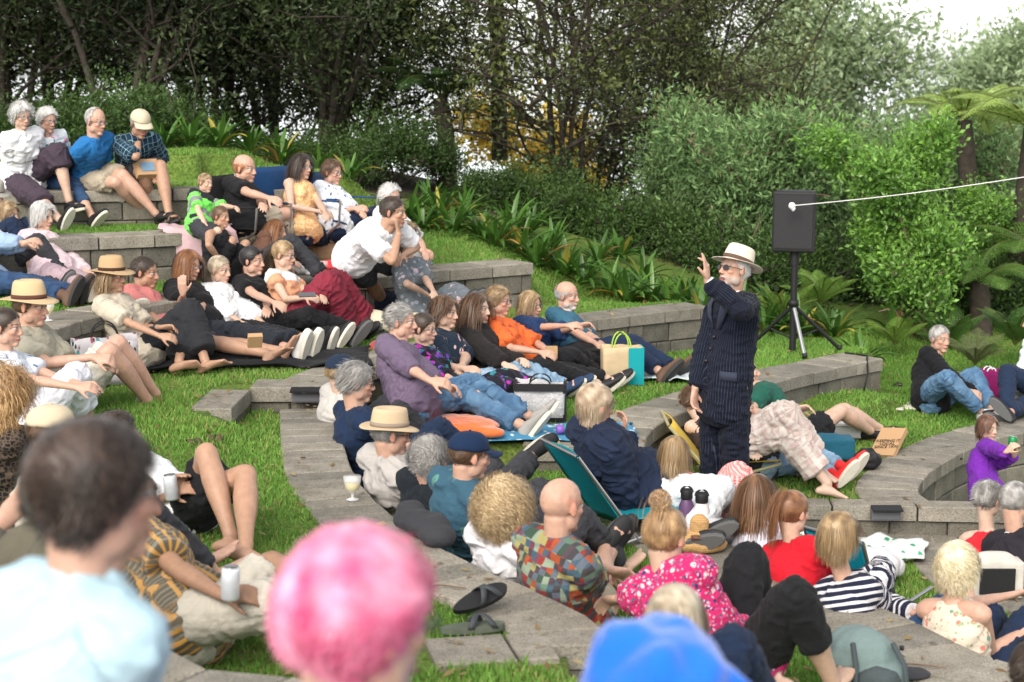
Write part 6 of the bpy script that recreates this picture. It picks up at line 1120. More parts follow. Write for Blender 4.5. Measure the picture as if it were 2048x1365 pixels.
J = person('little girl with a brown bob in a purple cardigan holding a green can, standing', 11.25, PIT+.1, 1975, (1970, 902), (1976, 856), (-58, -2), -10, s=.78, stand=True, pelp=(1975, 985), wom=.3, L=((2015, 945), (2032, 912), -.1), Rr=((1975, 955), (2012, 905), -.25), LL=((1980, 1030), (1980, 1080), 0), RL=((1970, 1030), (1970, 1080), 0),
    top=dict(m=F('purple_knit', (.14, .02, .30)), sl=1.9, ad=.018, t0=-.25, hem=.14, amp=.007), bot=dict(m=D_NAVY), feet=SH_BLACK, skin=FAIR, hair_=bob(H_BROWN, n=1000, L=.14, vol=.3, c2=(.22, .10, .06), shell=.014), hands=dict(R=dict(d=(.6, 0, .8), curl=.9), L=dict(d=(-.3, 0, .9), curl=.8)), cat='girl', group='')
GIRL = J
person('older man in a black jumper over a blue shirt and jeans sitting hugging his knees', 14.1, L0, 1862, (1866, 722), (1880, 678), (-62, -2), -25, s=1.0, L=((1935, 775), (1968, 795), -.2), Rr=((1895, 790), (1955, 800), -.35), LL=((1945, 750), (1985, 818)), RL=((1910, 765), (1960, 822)),
    top=dict(m=F('black_jumper', (.008, .008, .010)), sl=1.88, ad=.024, ring=F('blue_collar', (.25, .35, .5))), bot=dict(m=D_BLUE), feet=SH_WHITE, skin=PINKY, hair_=short(H_GREY, L=.02), faceo=dict(age=1), hands=dict(L=dict(d=(1, 0, -.3)), R=dict(d=(1, 0, -.2))))
person('person in a white shirt and dark jeans cut off by the right edge', 14.3, L0, 2095, (2068, 692), (2070, 645), (150, -4), 160, s=1.04, top=dict(m=F('white_shirt2', (.66, .68, .72), mottle=.04), sl=1.9, ad=.026, amp=.010), bot=dict(m=NAVY), feet=SH_BLACK, skin=PINKY, hair_=short(H_GREY), L=((2040, 770), (2030, 790)), Rr=((2050, 760), (2035, 790)), LL=((2040, 775), (2015, 822)), RL=((2045, 795), (2020, 826)))
person('dark haired person at the lower right corner, nearly out of frame', 5.6, N1+.1, 2110, (2085, 1440, 1), (2068, 1345), (60, -5), 60, s=1., auto=1, top=dict(m=BLACK, sl=.8), bot=dict(m=BLACK), feet=BARE, skin=TAN, hair_=short(H_DARK, L=.04), L=((2150, 1500), (2200, 1500)), Rr=((2050, 1500), (2100, 1520)))
# ---------------------------------------------------------------- props
def box(c, d, rz=0., tilt=None):
    """box: centre, full size -> verts, faces"""
    V = np.array([(x, y, z) for z in (-.5, .5) for x, y in ((-.5, -.5), (.5, -.5), (.5, .5), (-.5, .5))])*np.array(d)
    M = Matrix.Rotation(rz, 3, 'Z')
    if tilt: M = M @ Matrix.Rotation(tilt[0], 3, 'X') @ Matrix.Rotation(tilt[1], 3, 'Y')
    return V@np.array(M).T+np.array(c), [(3, 2, 1, 0), (4, 5, 6, 7), (0, 1, 5, 4), (1, 2, 6, 5), (2, 3, 7, 6), (3, 0, 4, 7)]
def lathe(prof, c=(0, 0, 0), k=20, ax=None):
    th = np.linspace(0, 2*np.pi, k, endpoint=False); V = np.array([(r*math.cos(t), r*math.sin(t), z) for r, z in prof for t in th])
    if ax is not None: V = V@np.array(Vector((0, 0, 1)).rotation_difference(Vector(ax)).to_matrix()).T
    F = [(i*k+j, i*k+(j+1) % k, (i+1)*k+(j+1) % k, (i+1)*k+j) for i in range(len(prof)-1) for j in range(k)]
    if prof[0][0] > .001: F.append(tuple(range(k))[::-1])
    if prof[-1][0] > .001: F.append(tuple((len(prof)-1)*k+i for i in range(k)))
    return V+np.array(c), F
def one(name, mb, m, label, cat, loc, rz=0, group=None, col=False, bev=0, smooth=True, parent=None):
    o = mb.build(name, m, parent, smooth, col); o.location = loc; o.rotation_euler = (0, 0, rz)
    if bev: b = o.modifiers.new('b', 'BEVEL'); b.width = bev; b.segments = 2; b.limit_method = 'ANGLE'
    if label: tag(o, label, cat, group)
    return o
def soft(name, shapes, m, label, cat, loc, vox=.008, amp=.006, fr=9, rz=0, it=6, parent=None, group=None, seed=0):
    """soft lumpy body from a list of (centre, radii) ellipsoids or ('b', centre, size) boxes, remeshed and creased"""
    pc = Pieces()
    for s in shapes:
        if isinstance(s[0], str): pc.add(*box(s[1], s[2], *(s[3:])))
        else: pc.ell(s[0], s[1], s[2] if len(s) > 2 else None)
    me = pc.remesh(vox, it, .6); co = getco(me); no = getno(me); n1 = vnoise(co*fr+seed, 5); n2 = vnoise(co*fr*2.7+seed, 6); co += no*(amp*((.6-np.abs(n1)*2)+.5*n2))[:, None]; setco(me, co)
    a = me.attributes.new('tc', 'FLOAT_VECTOR', 'POINT'); a.data.foreach_set('vector', co.astype(np.float32).ravel()); o = link_mesh(name, me, m, parent); o.location = loc; o.rotation_euler = (0, 0, rz)
    if label: tag(o, label, cat, group)
    return o
def drape(name, f, nu, nv, m, label, cat, loc, th=.006, group=None, parent=None, rz=0):
    U, W = np.meshgrid(np.linspace(0, 1, nu), np.linspace(0, 1, nv)); P = np.array([f(a, b) for a, b in zip(U.ravel(), W.ravel())]); I = np.arange(nu*nv).reshape(nv, nu)
    o = mk(name, P, np.stack([I[:-1, :-1].ravel(), I[:-1, 1:].ravel(), I[1:, 1:].ravel(), I[1:, :-1].ravel()], 1), m, parent, True, attrs=dict(tc=P)); o.location = loc; o.rotation_euler = (0, 0, rz)
    s = o.modifiers.new('t', 'SOLIDIFY'); s.thickness = th
    if label: tag(o, label, cat, group)
    return o
nz = lambda a, b, c=0, s=0: float(vnoise(np.array([[a, b, c]]), s)[0])
P_BLACK, P_STEEL, P_GREY = mat('black_plastic', (.012, .012, .013), .55, bump=.1, bscale=300), mat('steel_tube', (.45, .45, .45), .3, metal=.9), mat('grey_paint', (.10, .10, .11), .5)
# speaker on tripod
Ys = 14.75; bs = at(1594, 715, L1); bs = np.array([X_at(1592, Ys), Ys, L1]); px = Ys/FPX
st = empty('speaker_stand', bs); tag(st, 'black tripod stand carrying the loudspeaker on the grass terrace', 'stand')
zt = (705-500)*px; MB().add(tube([(0, 0, 0.02), (0, 0, zt)], [.03, .03], 12)).build('pole', P_BLACK, st); MB().add(lathe([(.045, zt*.46), (.045, zt*.52)], k=14)).build('collar', P_BLACK, st)
for i, (dx, dy) in enumerate(((-78*px, .25), (100*px, .1), (12*px, -.33))):
    e = np.array([dx, dy, .015]); h0 = np.array([0, 0, zt*.47]); lg = MB().add(tube([h0+nrm(e-h0)*.03, e], [.017, .017], 10)).build('leg', P_BLACK if i < 2 else P_STEEL, st); MB().add(lathe([(.022, -.015), (.024, .03)], e, 10)).build('rubber_foot', P_BLACK, lg)
    if i < 2: m_ = h0+(e-h0)*.55; MB().add(tube([m_, (0, 0, .13*zt)], [.009, .009], 8)).build('brace', P_BLACK, st)
sb = bs+np.array([0, 0, zt]); H_ = 122*px; W_ = 88*px; sp = empty('loudspeaker', sb, R(-18)); tag(sp, 'black loudspeaker box on the tripod, tied to a white rope', 'loudspeaker')
mb = MB(); P = [(-.5, -.36), (.5, -.36), (.36, .42), (-.36, .42)]; V = [(x*W_*1.0, y*W_*.8, z) for z in (0, H_) for x, y in P]; mb.add((V, [(3, 2, 1, 0), (4, 5, 6, 7), (0, 1, 5, 4), (1, 2, 6, 5), (2, 3, 7, 6), (3, 0, 4, 7)]))
o = mb.build('cabinet', P_BLACK, sp, smooth=False); b = o.modifiers.new('b', 'BEVEL'); b.width = .02; b.segments = 3
mb = MB(); mb.add(box((0, -.36*W_*.8-.006, H_*.5), (W_*.86, .012, H_*.86))); mb.build('grille', mat('dark_grille', (.02, .02, .022), .7, noise=.4, nscale=200), sp, smooth=False)
MB().add(tube([(0, 0, -.12), (0, 0, .02)], [.04, .04], 12)).build('socket', P_BLACK, sp)
r0 = pt(1584, 412, Ys-.25); soft('rope_knot', [((0, 0, 0), (.03, .03, .03)), ((.012, 0, -.02), (.02, .02, .03))], WHITE, 'white knot of rope wound on the speaker', 'knot', r0, .006, .003, 60)
r1 = pt(2085, 349, 12.5); t = np.linspace(0, 1, 24)[:, None]; P = r0+(r1-r0)*t; P[:, 2] -= .02*np.sin(np.pi*t[:, 0]); tag(MB().add(tube(P-r0, [.0042]*24, 6)).build('rope', mat('white_rope', (.75, .74, .72), .8), None, loc=r0), 'thin white rope stretched from the loudspeaker to the right edge', 'rope')
c0 = pt(1700, 708, 14.3); P = np.array([at(1690, 706, L1+.01), at(1735, 712, L1+.012), pt(1731, 716, 14.33), pt(1733, 745, 14.25), pt(1722, 790, 14.2), at(1712, 806, .012), at(1600, 830, .012), at(1560, 850, .012)]); P[2:5, 1] -= .06
tag(MB().add(tube(np.array([np.array(Line(P[:, :2])(0)).tolist()+[0]]) if 0 else P-P[0], [.008]*len(P), 6)).build('cable', P_BLACK, None, loc=P[0]), 'black cable running over the wall below the speaker', 'cable')
soft('cable_heap', [((0, 0, .02), (.09, .07, .03)), ((.05, .02, .05), (.04, .04, .03))], P_BLACK, 'small heap of black plugs and cable at the right wall end', 'cable', at(1785, 782, 0), .007, .012, 30)
# step lights
def step_light(u, v, Y, lab, w_=.23, h_=.085, rz=0.):
    p = pt(u, v, Y); root = empty('step_light', p, rz); tag(root, lab, 'light', 'step lights')
    MB().add(box((0, 0, 0), (w_, .05, h_))).build('housing', P_GREY, root, smooth=False); MB().add(box((0, -.04, h_*.5), (w_*1.03, .09, .012), 0, (.15, 0))).build('hood', P_BLACK, root, smooth=False); MB().add(box((0, -.028, -.01), (w_*.9, .006, h_*.55))).build('glass', P_GREY, root, smooth=False)
step_light(619, 791, 11.02, 'black step light in the low stair wall behind the navy capped person'); step_light(1771, 1027, 10.85, 'black step light in the low two course wall left of the couple', .19); step_light(1896, 926, 12.55, 'small grey light fixed to the curved pit wall beside the girl in purple', .12, .09, R(35))
# wine glass and cups
M_CUP = mat('clear_cup', (.85, .85, .86), .08, spec=.6, alpha=.38); M_WINE = mat('white_wine', (.75, .62, .18), .1, alpha=.8)
def goblet(u, v, z, s, lab, wine=True):
    r = empty('wine_goblet', at(u, v, z)); tag(r, lab, 'cup', 'plastic cups on the walls'); k = s
    MB().add(lathe([(.030*k, 0), (.030*k, .004*k), (.006*k, .012*k), (.008*k, .03*k), (.030*k, .05*k), (.040*k, .085*k), (.042*k, .115*k)][:-1]+[(.043*k, .115*k)])).build('bowl', M_CUP, r)
    if wine: MB().add(lathe([(.008*k, .034*k), (.028*k, .052*k), (.036*k, .078*k)])).build('wine', M_WINE, r)
goblet(96, 642, L25+.005, 1.15, 'plastic goblet of white wine on the wall beside the patterned bag'); goblet(705, 1000, N2+.005, 1.1, 'plastic goblet of white wine on the curved wall near the fedora man')
goblet(646, 550, L25+.01, 1.0, 'lilac plastic cup on the wall beside the red cushion'); goblet(1425, 1090, N1+.005, 1.3, 'clear plastic cup on the wall beside the wicker purse', False)
# cans and bottles
def can(loc, ax, m, lab, grp=None, h=.12, r=.033):
    c = empty('drink_can', loc); tag(c, lab, 'can', grp); MB().add(lathe([(r*.8, 0), (r, .008), (r, h-.012), (r*.82, h)], k=18, ax=ax)).build('can_body', m, c); MB().add(lathe([(r*.83, h), (r*.83, h+.003), (r*.7, h+.001)], k=18, ax=ax)).build('can_top', P_STEEL, c); return c
M_SILV = mat('silver_can', (.62, .64, .68), .35, metal=.3, noise=.1)
can(pt(460, 1200, 5.85), (.05, 0, 1), M_SILV, 'silver can held by the patterned shirt man', 'silver cans'); can(pt(345, 1000, 7.82), (-.1, 0, 1), M_SILV, 'silver can held by the person in black shorts', 'silver cans')
gw = (GIRL['wr']['L']+GIRL['wr']['R'])/2+np.array([.0, -.02, .03]); cn = can(gw, (.1, 0, 1), mat('green_can', (.02, .22, .07), .3, metal=.3), 'bright green soda can held by the little girl', None, .095, .028)
def text(s, loc, size, m, rot, parent=None, name='lettering', ext=.0006):
    c = bpy.data.curves.new(name, 'FONT'); c.body = s; c.size = size; c.extrude = ext; c.align_x = 'CENTER'; c.align_y = 'CENTER'; c.space_line = .85
    me = bpy.data.objects.new(name, c); TMP.collection.objects.link(me); TMP.view_layers[0].update(); ms = bpy.data.meshes.new_from_object(me.evaluated_get(TMP.view_layers[0].depsgraph)); bpy.data.objects.remove(me)
    o = link_mesh(name, ms, m, parent); o.location = loc; o.rotation_euler = rot; return o
INK, WINK = mat('dark_ink', (.03, .025, .02), .8), mat('white_ink', (.8, .8, .8), .7)
text('Sol', (.0, -.030, .05), .03, WINK, (R(90), 0, 0), cn)
def flask(u, v, z, m, mc, lab, h=.20, r=.040):
    b = empty('water_bottle', at(u, v, z)); tag(b, lab, 'bottle', 'water bottles'); MB().add(lathe([(r*.95, 0), (r, .01), (r, h*.82), (r*.7, h*.95), (r*.6, h)], k=20)).build('bottle_body', m, b)
    l = MB().add(lathe([(r*.72, h*.97), (r*.8, h), (r*.8, h+.04), (r*.7, h+.048), (.01, h+.05)], k=18)).build('lid', mc, b); th = np.linspace(0, math.pi, 9); MB().add(tube([(r*.8*math.cos(t), 0, h+.03+.035*math.sin(t)) for t in th], [.006]*9, 6)).build('handle', mc, l)
flask(1402, 1088, N1, mat('white_enamel', (.62, .58, .56), .4), P_BLACK, 'tall white water bottle with black lid beside the topknot woman', .24, .045); flask(1372, 1080, N1, mat('plum_enamel', (.10, .05, .12), .4), P_BLACK, 'dark plum water bottle behind the white one', .24, .042)
b = empty('drink_bottle', at(1128, 868, L1+.02)); tag(b, 'turquoise bottle with purple lid lying on the blue mat', 'bottle', 'water bottles')
MB().add(lathe([(.03, 0), (.034, .01), (.034, .13), (.025, .15)], (0, 0, .03), 18, (1, .1, 0))).build('bottle_body', mat('turquoise_plastic', (.03, .32, .30), .3, alpha=.9), b); MB().add(lathe([(.03, 0), (.03, .05)], (-.05, 0, .03), 16, (1, .1, 0))).build('lid', mat('purple_plastic', (.22, .10, .42), .4), b)
# cushions, bags, clothes
def cushion(name, u, v, z, size, m, lab, rz=0, tilt=None, cat='cushion', amp=.006, parent=None):
    a, b_, c = size; sh = [((0, 0, c/2), (a*.5, b_*.5, c*.5))]+[((sx*a*.40, sy*b_*.40, c*.42), (a*.13, b_*.13, c*.22)) for sx in (-1, 1) for sy in (-1, 1)]+[('b', (0, 0, c*.45), (a*.86, b_*.86, c*.42))]
    return soft(name, sh, m, lab, cat, at(u, v, z), .009, amp, 8, rz, 8)
cushion('cushion', 905, 872, L1, (.66, .46, .14), F('orange_fleece', (.62, .13, .03), sheen=.5, bump=.8), 'orange padded cushion under the man in the purple shirt', .05)
cushion('cushion', 672, 541, L25, (.42, .3, .09), F('coral_red', (.60, .05, .06)), 'coral red cushion on the wall beside the white t-shirt man', .25)
cushion('cushion', 755, 790, L1, (.16, .35, .42), F('deep_red', (.36, .012, .02), sheen=.4), 'deep red cushion behind the purple shirt man', .4)
cushion('cushion', 1832, 818, 0., (.40, .3, .05), F('cream_pad', (.52, .48, .43)), 'flat cream cushion under the man in the black jumper')
cushion('cushion', 1045, 640, L2-.25, (.22, .42, .32), F('ticking', (.56, .52, .44), 'stripe', ((.42, .39, .33),), .5), 'cream striped cushion behind the orange wrap woman', .2)
def tote(name, u, v, z, size, m, lab, rz=0, hm=None, cat='bag', sag=.02, text_=None, hl=.12):
    a, b_, c = size; r = empty(name, at(u, v, z), rz); tag(r, lab, cat); V = []; n = 9
    for j in range(7):
        f = j/6; 
        for i in range(4*n): q = i/(4*n)*4; s_ = int(q); t = q-s_; cs = [(-.5, -.5), (.5, -.5), (.5, .5), (-.5, .5)]; x, y = [cs[s_][k]*(1-t)+cs[(s_+1) % 4][k]*t for k in (0, 1)]; w1 = 1-.25*f*abs(x)*2; V.append((x*a*(1+.04*f), y*b_*(1+.15*math.sin(f*3))*(1-.2*f*(1-abs(2*x))), c*f+sag*nz(x*6+u, y*6, f*5)))
    F_ = [(j*4*n+i, j*4*n+(i+1) % (4*n), (j+1)*4*n+(i+1) % (4*n), (j+1)*4*n+i) for j in range(6) for i in range(4*n)]+[tuple(range(4*n))[::-1]]
    o = mk('bag_body', V, F_, m, r, True, attrs=dict(tc=np.array(V))); o.modifiers.new('t', 'SOLIDIFY').thickness = .004
    for sy in (-1, 1): th = np.linspace(0, math.pi, 11); MB().add(tube([(a*.22*math.cos(t), sy*b_*.42, c*.96+hl*math.sin(t)) for t in th], [.006]*11, 6)).build('handle', hm or m, r)
    return r
PAPER = F('kraft_paper', (.42, .26, .14), bump=.6); 
tote('paper_bag', 690, 668, L2, (.24, .13, .27), PAPER, 'brown paper bag with twisted handles beside the black shoes', .1); tote('paper_bag', 628, 655, L2, (.22, .12, .22), PAPER, 'second brown paper bag half hidden behind the white sneakers', .3)
tote('shopping_bag', 1242, 768, L1, (.30, .14, .30), F('jute_teal', (.48, .37, .23), 'bands', ()), 'jute tote bag with teal side and lime green handles', .1, mat('lime_rope', (.34, .52, .05), .7), sag=.01)
o = MB().add(box((.16, -.01, .15), (.012, .16, .30))).add(box((.10, -.082, .15), (.11, .008, .29))).build('teal_side', F('teal_weave', (.01, .27, .30)), None, smooth=False); o.parent = bpy.data.objects['shopping_bag']; setattr(o, 'name', 'side_panel')
tote('patterned_bag', 212, 765, L2, (.42, .16, .30), F('tropic_bag', (.42, .40, .42), 'leafy', ((.04, .22, .24), (.30, .06, .09), (.02, .05, .05)), 1.2), 'tropical leaf patterned bag between the wall and the raised knee', .25, P_BLACK)
r = tote('cooler_bag', 1080, 838, L1, (.34, .2, .26), F('silver_foil', (.42, .42, .43), 'floral', ((.55, .55, .56),), .25, rough=.35, sheen=0, bump=1.), 'silver and black insulated cooler bag beside the outstretched jeans', -.05, P_BLACK, hl=.06)
MB().add(box((.175, 0, .13), (.02, .22, .27))).add(box((-.175, 0, .13), (.02, .22, .27))).add(box((0, -.115, .245), (.35, .014, .05))).add(box((0, -.115, .015), (.35, .014, .03))).build('trim', P_BLACK, r, smooth=False)
soft('red_bag', [((0, 0, .09), (.20, .10, .09)), ('b', (0, 0, .07), (.34, .16, .11))], F('red_nylon', (.42, .015, .02)), 'red cooler bag behind the magenta print dress', 'bag', at(975, 782, L1+.04), .008, .008, 12)
soft('black_cushion', [('b', (0, 0, .13), (.42, .30, .22)), ((0, 0, .2), (.2, .14, .08))], F('black_vinyl', (.01, .01, .011), rough=.4), 'black quilted bean cushion beside the jute tote bag', 'cushion', at(1168, 752, L1), .01, .008, 8)
soft('beige_bag', [((0, 0, .12), (.32, .16, .13)), ((-.2, 0, .1), (.14, .12, .1)), ((.05, 0, .22), (.16, .08, .06))], F('camel_canvas', (.36, .22, .13), bump=.7), 'crumpled camel canvas bag behind the wall, right of the sandal', 'bag', at(645, 528, L25), .011, .014, 7)
soft('dark_backpack', [((0, 0, .16), (.22, .15, .17)), ((.25, .02, .13), (.18, .13, .13))], F('ink_nylon', (.012, .016, .03)), 'dark backpack in the shade below the white t-shirt man', 'bag', at(742, 640, L2), .01, .012, 7)
soft('red_pack', [((0, 0, .1), (.10, .08, .11)), ((.07, -.02, .08), (.05, .06, .09))], F('red_nylon2', (.5, .02, .02)), 'small red bag beside the maroon trousers', 'bag', at(722, 648, L2), .008, .008, 9)
soft('rolled_mat', [((-.12, 0, .1), (.28, .12, .10)), ((.2, 0, .09), (.26, .11, .09))], F('cream_canvas', (.62, .56, .42), mottle=.05), 'rolled cream mat behind the paper bags', 'mat', at(755, 668, L2), .01, .004, 5)
soft('flat_hat', [((0, 0, .05), (.10, .08, .06)), ((.13, -.02, .012), (.08, .07, .012))], F('chalk_cotton', (.48, .48, .48)), 'pale grey cap lying on the wall', 'hat', at(598, 550, L25), .006, .004, 14)
def jk(a, b):   # pink jacket over the wall
    x = (a-.5)*.62; y = .30-b*.62; z = .03+.02*nz(a*5, b*5, 1)
    if b > .5: y = -.015-.012*abs(nz(a*9, b*3, 2)); z = .03-(b-.5)*.62*1.0
    return (x+.03*nz(a*3, b*4, 3)+(.05 if b > .5 else 0), y, z+.015*nz(a*11, b*6, 4))
q = at(385, 466, L3); drape('pink_jacket', jk, 30, 26, F('dusty_pink', (.50, .34, .37)), 'dusty pink jacket draped over the end of the upper wall', 'jacket', q, .012)
def bl(w_, h_, am, s): return lambda a, b: ((a-.5)*w_+.04*nz(b*4, a*2, s), (b-.5)*h_+.04*nz(a*4, b*2, s+1), .012+am*abs(nz(a*6, b*5, s+2))*2+am*.5*nz(a*14, b*12, s))
drape('blanket', bl(1.9, .7, .03, 3), 44, 24, BLACK, 'black blanket under the barefoot pair on the left lawn', 'blanket', at(470, 722, L2), .012, rz=.12)
drape('picnic_mat', bl(1.9, .55, .012, 5), 44, 20, F('blue_mat', (.05, .20, .34), 'leafy', ((.42, .55, .62), (.55, .60, .58)), 1.6), 'blue and white palm leaf picnic mat under the orange cushion', 'mat', at(990, 868, L1), .006, rz=.06)
drape('picnic_mat', bl(.8, .6, .02, 7), 30, 20, F('pale_mat', (.50, .56, .58), 'leafy', ((.12, .34, .36),), 1.2), 'crumpled pale aqua cloth on the grass near the brown boot', 'mat', at(1310, 752, L1), .006)
drape('beach_towel', bl(.95, .55, .02, 9), 40, 24, F('palm_towel', (.66, .68, .66), 'leafy', ((.05, .30, .16),), 1.6), 'white towel with green leaf print and fringe on the lower lawn', 'towel', at(1700, 1100, N0), .012, rz=-.25)
drape('blue_towel', bl(.5, .3, .01, 2), 24, 14, F('sky_towel', (.15, .28, .55)), 'blue towel on the grass under the brown shoes', 'towel', at(165, 598, L25), .008)
soft('black_jumper_heap', [((0, 0, .06), (.19, .10, .06)), ((.16, -.03, .04), (.10, .08, .05)), ((-.12, .02, .09), (.08, .06, .05))], CHAR, 'dark jumper thrown on the curved wall behind the teal shirt man', 'jumper', at(845, 1072, N2), .009, .014, 7, rz=-.9)
soft('knit_heap', [((0, 0, .03), (.12, .08, .05))], F('speckled_knit', (.10, .09, .09)), 'dark speckled knit lying on the wall behind the couple', 'scarf', at(1960, 1100, N0), .008, .01, 12)
# backpack beside the topknot woman's legs
bp = empty('backpack', at(1722, 1388, N1)); bp.scale = (.82,)*3; tag(bp, 'grey green hiking backpack with straps lying beside the black trousers', 'backpack')
soft('pack_body', [((0, 0, .17), (.20, .16, .18)), ((.04, -.05, .12), (.17, .14, .12)), ((-.02, .05, .26), (.15, .12, .08))], F('sage_nylon', (.16, .22, .215), bump=.5), None, None, (0, 0, 0), .009, .010, 8, parent=bp)
soft('pack_pocket', [((.05, -.16, .11), (.12, .06, .09))], F('slate_nylon', (.06, .075, .08)), None, None, (0, 0, 0), .008, .007, 10, parent=bp)
for k in (-1, 1): MB().add(tube([(.1*k+.03, -.10, .30), (.12*k+.05, -.19, .22), (.13*k+.05, -.23, .10), (.12*k+.06, -.20, .02)], [.014]*4, 8)).build('strap', F('slate_nylon', (.06, .075, .08)), bp)
for u, v in ((0, 0),): MB().add(lathe([(.012, 0), (.012, .02)], (.18, -.08, .26), 10)).build('buckle', P_BLACK, bp)
soft('sun_hat', [((0, 0, .03), (.11, .09, .04)), ((.12, 0, .012), (.09, .08, .012))], CHAR, 'charcoal cap lying at the corner of the grey green backpack', 'hat', at(1765, 1352, N1), .007, .004, 12)
# teal camp chair
TEAL = F('teal_canvas', (.01, .22, .27), rough=.6, sheen=0)
def beach_chair(loc, rz, m, lab, w_=.5, h_=.55, back=.55, seat=True, fm=None, sh_=.14):
    r = empty('camp_chair', loc, rz); tag(r, lab, 'chair', 'low camp chairs'); fm = fm or P_STEEL; a = math.tan(back)
    for s in (-1, 1):
        MB().add(tube([(-h_*a, s*w_/2, h_), (0, s*w_/2, .02), (.05, s*w_/2, .01)], [.011]*3, 8)).build('side_frame', fm, r)
        MB().add(tube([(-.1, s*w_/2, .01), (.42, s*w_/2, sh_)], [.011]*2, 8)).build('leg', fm, r)
    drape('back_panel', lambda u, v: (-(h_*a)*(.12+.88*v)+.05*math.sin(math.pi*u), (u-.5)*w_, h_*(.10+.90*v)), 14, 10, m, None, None, (0, 0, 0), .006, parent=r)
    if seat: drape('seat', lambda u, v: (v*.42, (u-.5)*w_, sh_-.04*math.sin(math.pi*u)+.02*v), 12, 8, m, None, None, (0, 0, 0), .006, parent=r)
    MB().add(tube([(-h_*a, -w_/2, h_), (-h_*a, w_/2, h_)], [.011]*2, 8)).build('top_bar', fm, r); return r
beach_chair(at(1262, 1048, N1)+np.array([-.08, -.2, 0]), R(22), TEAL, 'low teal folding chair behind the man in the navy fleece', .5, .52, .62)
beach_chair(at(1495, 1085, N0)+np.array([.10, -.42, 0]), R(40), F('cyan_canvas', (.01, .30, .42), rough=.6, sheen=0), 'bright cyan chair back behind the woman with long brown hair', .42, .50, .35, False)
beach_chair(at(1668, 1185, N0)+np.array([.02, -.45, 0]), R(38), MATS['fabric_cyan_canvas'], 'bright cyan chair back behind the woman in the striped top', .42, .50, .35, False)
beach_chair(at(1430, 955, 0), R(0), F('yellow_canvas', (.62, .42, .05), 'floral', ((.62, .55, .30),), 2.), 'low yellow patterned chair behind the performer', .55, .42, .7, fm=mat('cream_tube', (.40, .36, .20), .4), sh_=.16)
def quad_chair(u, Y, z, rz, m, lab, hb=.9):
    r = empty('camp_chair', (X_at(u, Y), Y, z), rz); tag(r, lab, 'chair', 'tall camp chairs on the upper lawn'); w_ = .27
    for s in (-1, 1):
        MB().add(tube([(-.30, s*w_, hb), (-.24, s*w_, .40), (.22, -s*w_, .02)], [.011]*3, 8)).build('leg', P_STEEL, r); MB().add(tube([(.26, s*w_, .58), (.24, s*w_, .38), (-.26, s*w_*.9, .02)], [.011]*3, 8)).build('leg', P_STEEL, r)
        MB().add(box((0.02, s*w_, .575), (.42, .05, .012))).build('armrest', m, r)
    drape('back_panel', lambda a, b: (-.22-.09*b+.03*math.sin(math.pi*a)-.0, (a-.5)*2*w_, .38+(hb-.38)*b), 12, 10, m, None, None, (0, 0, 0), .012, parent=r)
    drape('seat', lambda a, b: (-.24+.48*b, (a-.5)*2*w_, .40-.06*math.sin(math.pi*a)), 12, 10, m, None, None, (0, 0, 0), .012, parent=r); return r
quad_chair(496, 14.35, L25, R(-24), BLACK, 'black camp chair holding the man with folded arms', .82); c_ = quad_chair(592, 14.95, L25, R(-38), F('navy_nylon', (.012, .05, .14), rough=.5), 'blue camp chair with high back and small white lettering', .86); quad_chair(672, 15.15, L25, R(-32), MATS['fabric_navy_nylon'], 'blue camp chair holding the short haired lady', .8)
text('COMPANION', (-.29, .0, .76), .055, WINK, (R(90), 0, R(90)), c_)
# cardboard box, phone, wicker purse, sunglasses, sandals, paper
cb = empty('cardboard_box', pt(293, 338, 15.02), R(-58)); tag(cb, 'open cardboard food box with a window on the lap of the beige cap man', 'box'); tl = (R(-25), R(20))
MB().add(box((0, 0, 0), (.16, .20, .07), 0, (0, R(55)))).build('carton', PAPER, cb, smooth=False); MB().add(box((.034, 0, .022), (.09, .12, .004), 0, (0, R(55)))).build('window', mat('box_window', (.16, .26, .36), .2), cb, smooth=False)
cb = empty('cardboard_box', at(510, 690, L2+.18)); tag(cb, 'small brown food box standing on the black skirt', 'box'); MB().add(box((0, 0, .03), (.10, .04, .10), .3, (.55, 0))).build('carton', PAPER, cb, smooth=False)
cb = empty('cardboard_box', pt(1103, 705, 12.8)); tag(cb, 'little brown paper carton in the hands of the orange wrap woman', 'box'); MB().add(box((0, 0, 0), (.09, .06, .09))).build('carton', PAPER, cb, smooth=False)
gp = GINGHAM['wr']['L']+np.array([.05, -.03, .06]); ph = empty('phone', gp); tag(ph, 'phone held upright by the girl in red gingham', 'phone'); MB().add(box((0, 0, 0), (.07, .009, .14), .5, (.2, .4))).build('phone_case', F('cream_case', (.5, .5, .42)), ph, smooth=False); MB().add(box((0, -.006, 0), (.062, .003, .13), .5, (.2, .4))).build('screen', P_BLACK, ph, smooth=False)
ph = empty('phone', pt(614, 590, 12.7)); tag(ph, 'grey phone in the hand of the peach pinafore woman', 'phone'); MB().add(box((0, 0, 0), (.13, .07, .01), .3, (.3, 0))).build('phone_case', P_GREY, ph, smooth=False)
WICK = F('wicker', (.46, .28, .12), 'knit', sc_=1.5, bump=.8)
wp = empty('wicker_purse', at(1398, 1105, N1)); tag(wp, 'woven straw purse with brown clasp on the wall', 'purse'); soft('purse_body', [((0, 0, .05), (.16, .08, .055)), ((.03, 0, .10), (.11, .06, .03))], WICK, None, None, (0, 0, 0), .006, .003, 20, parent=wp); soft('flap', [((0, 0, .15), (.055, .03, .07))], WICK, None, None, (0, 0, 0), .006, .003, 20, parent=wp); MB().add(box((-.02, -.07, .1), (.06, .03, .02))).build('clasp', mat('brown_leather', (.12, .05, .03), .5), wp)
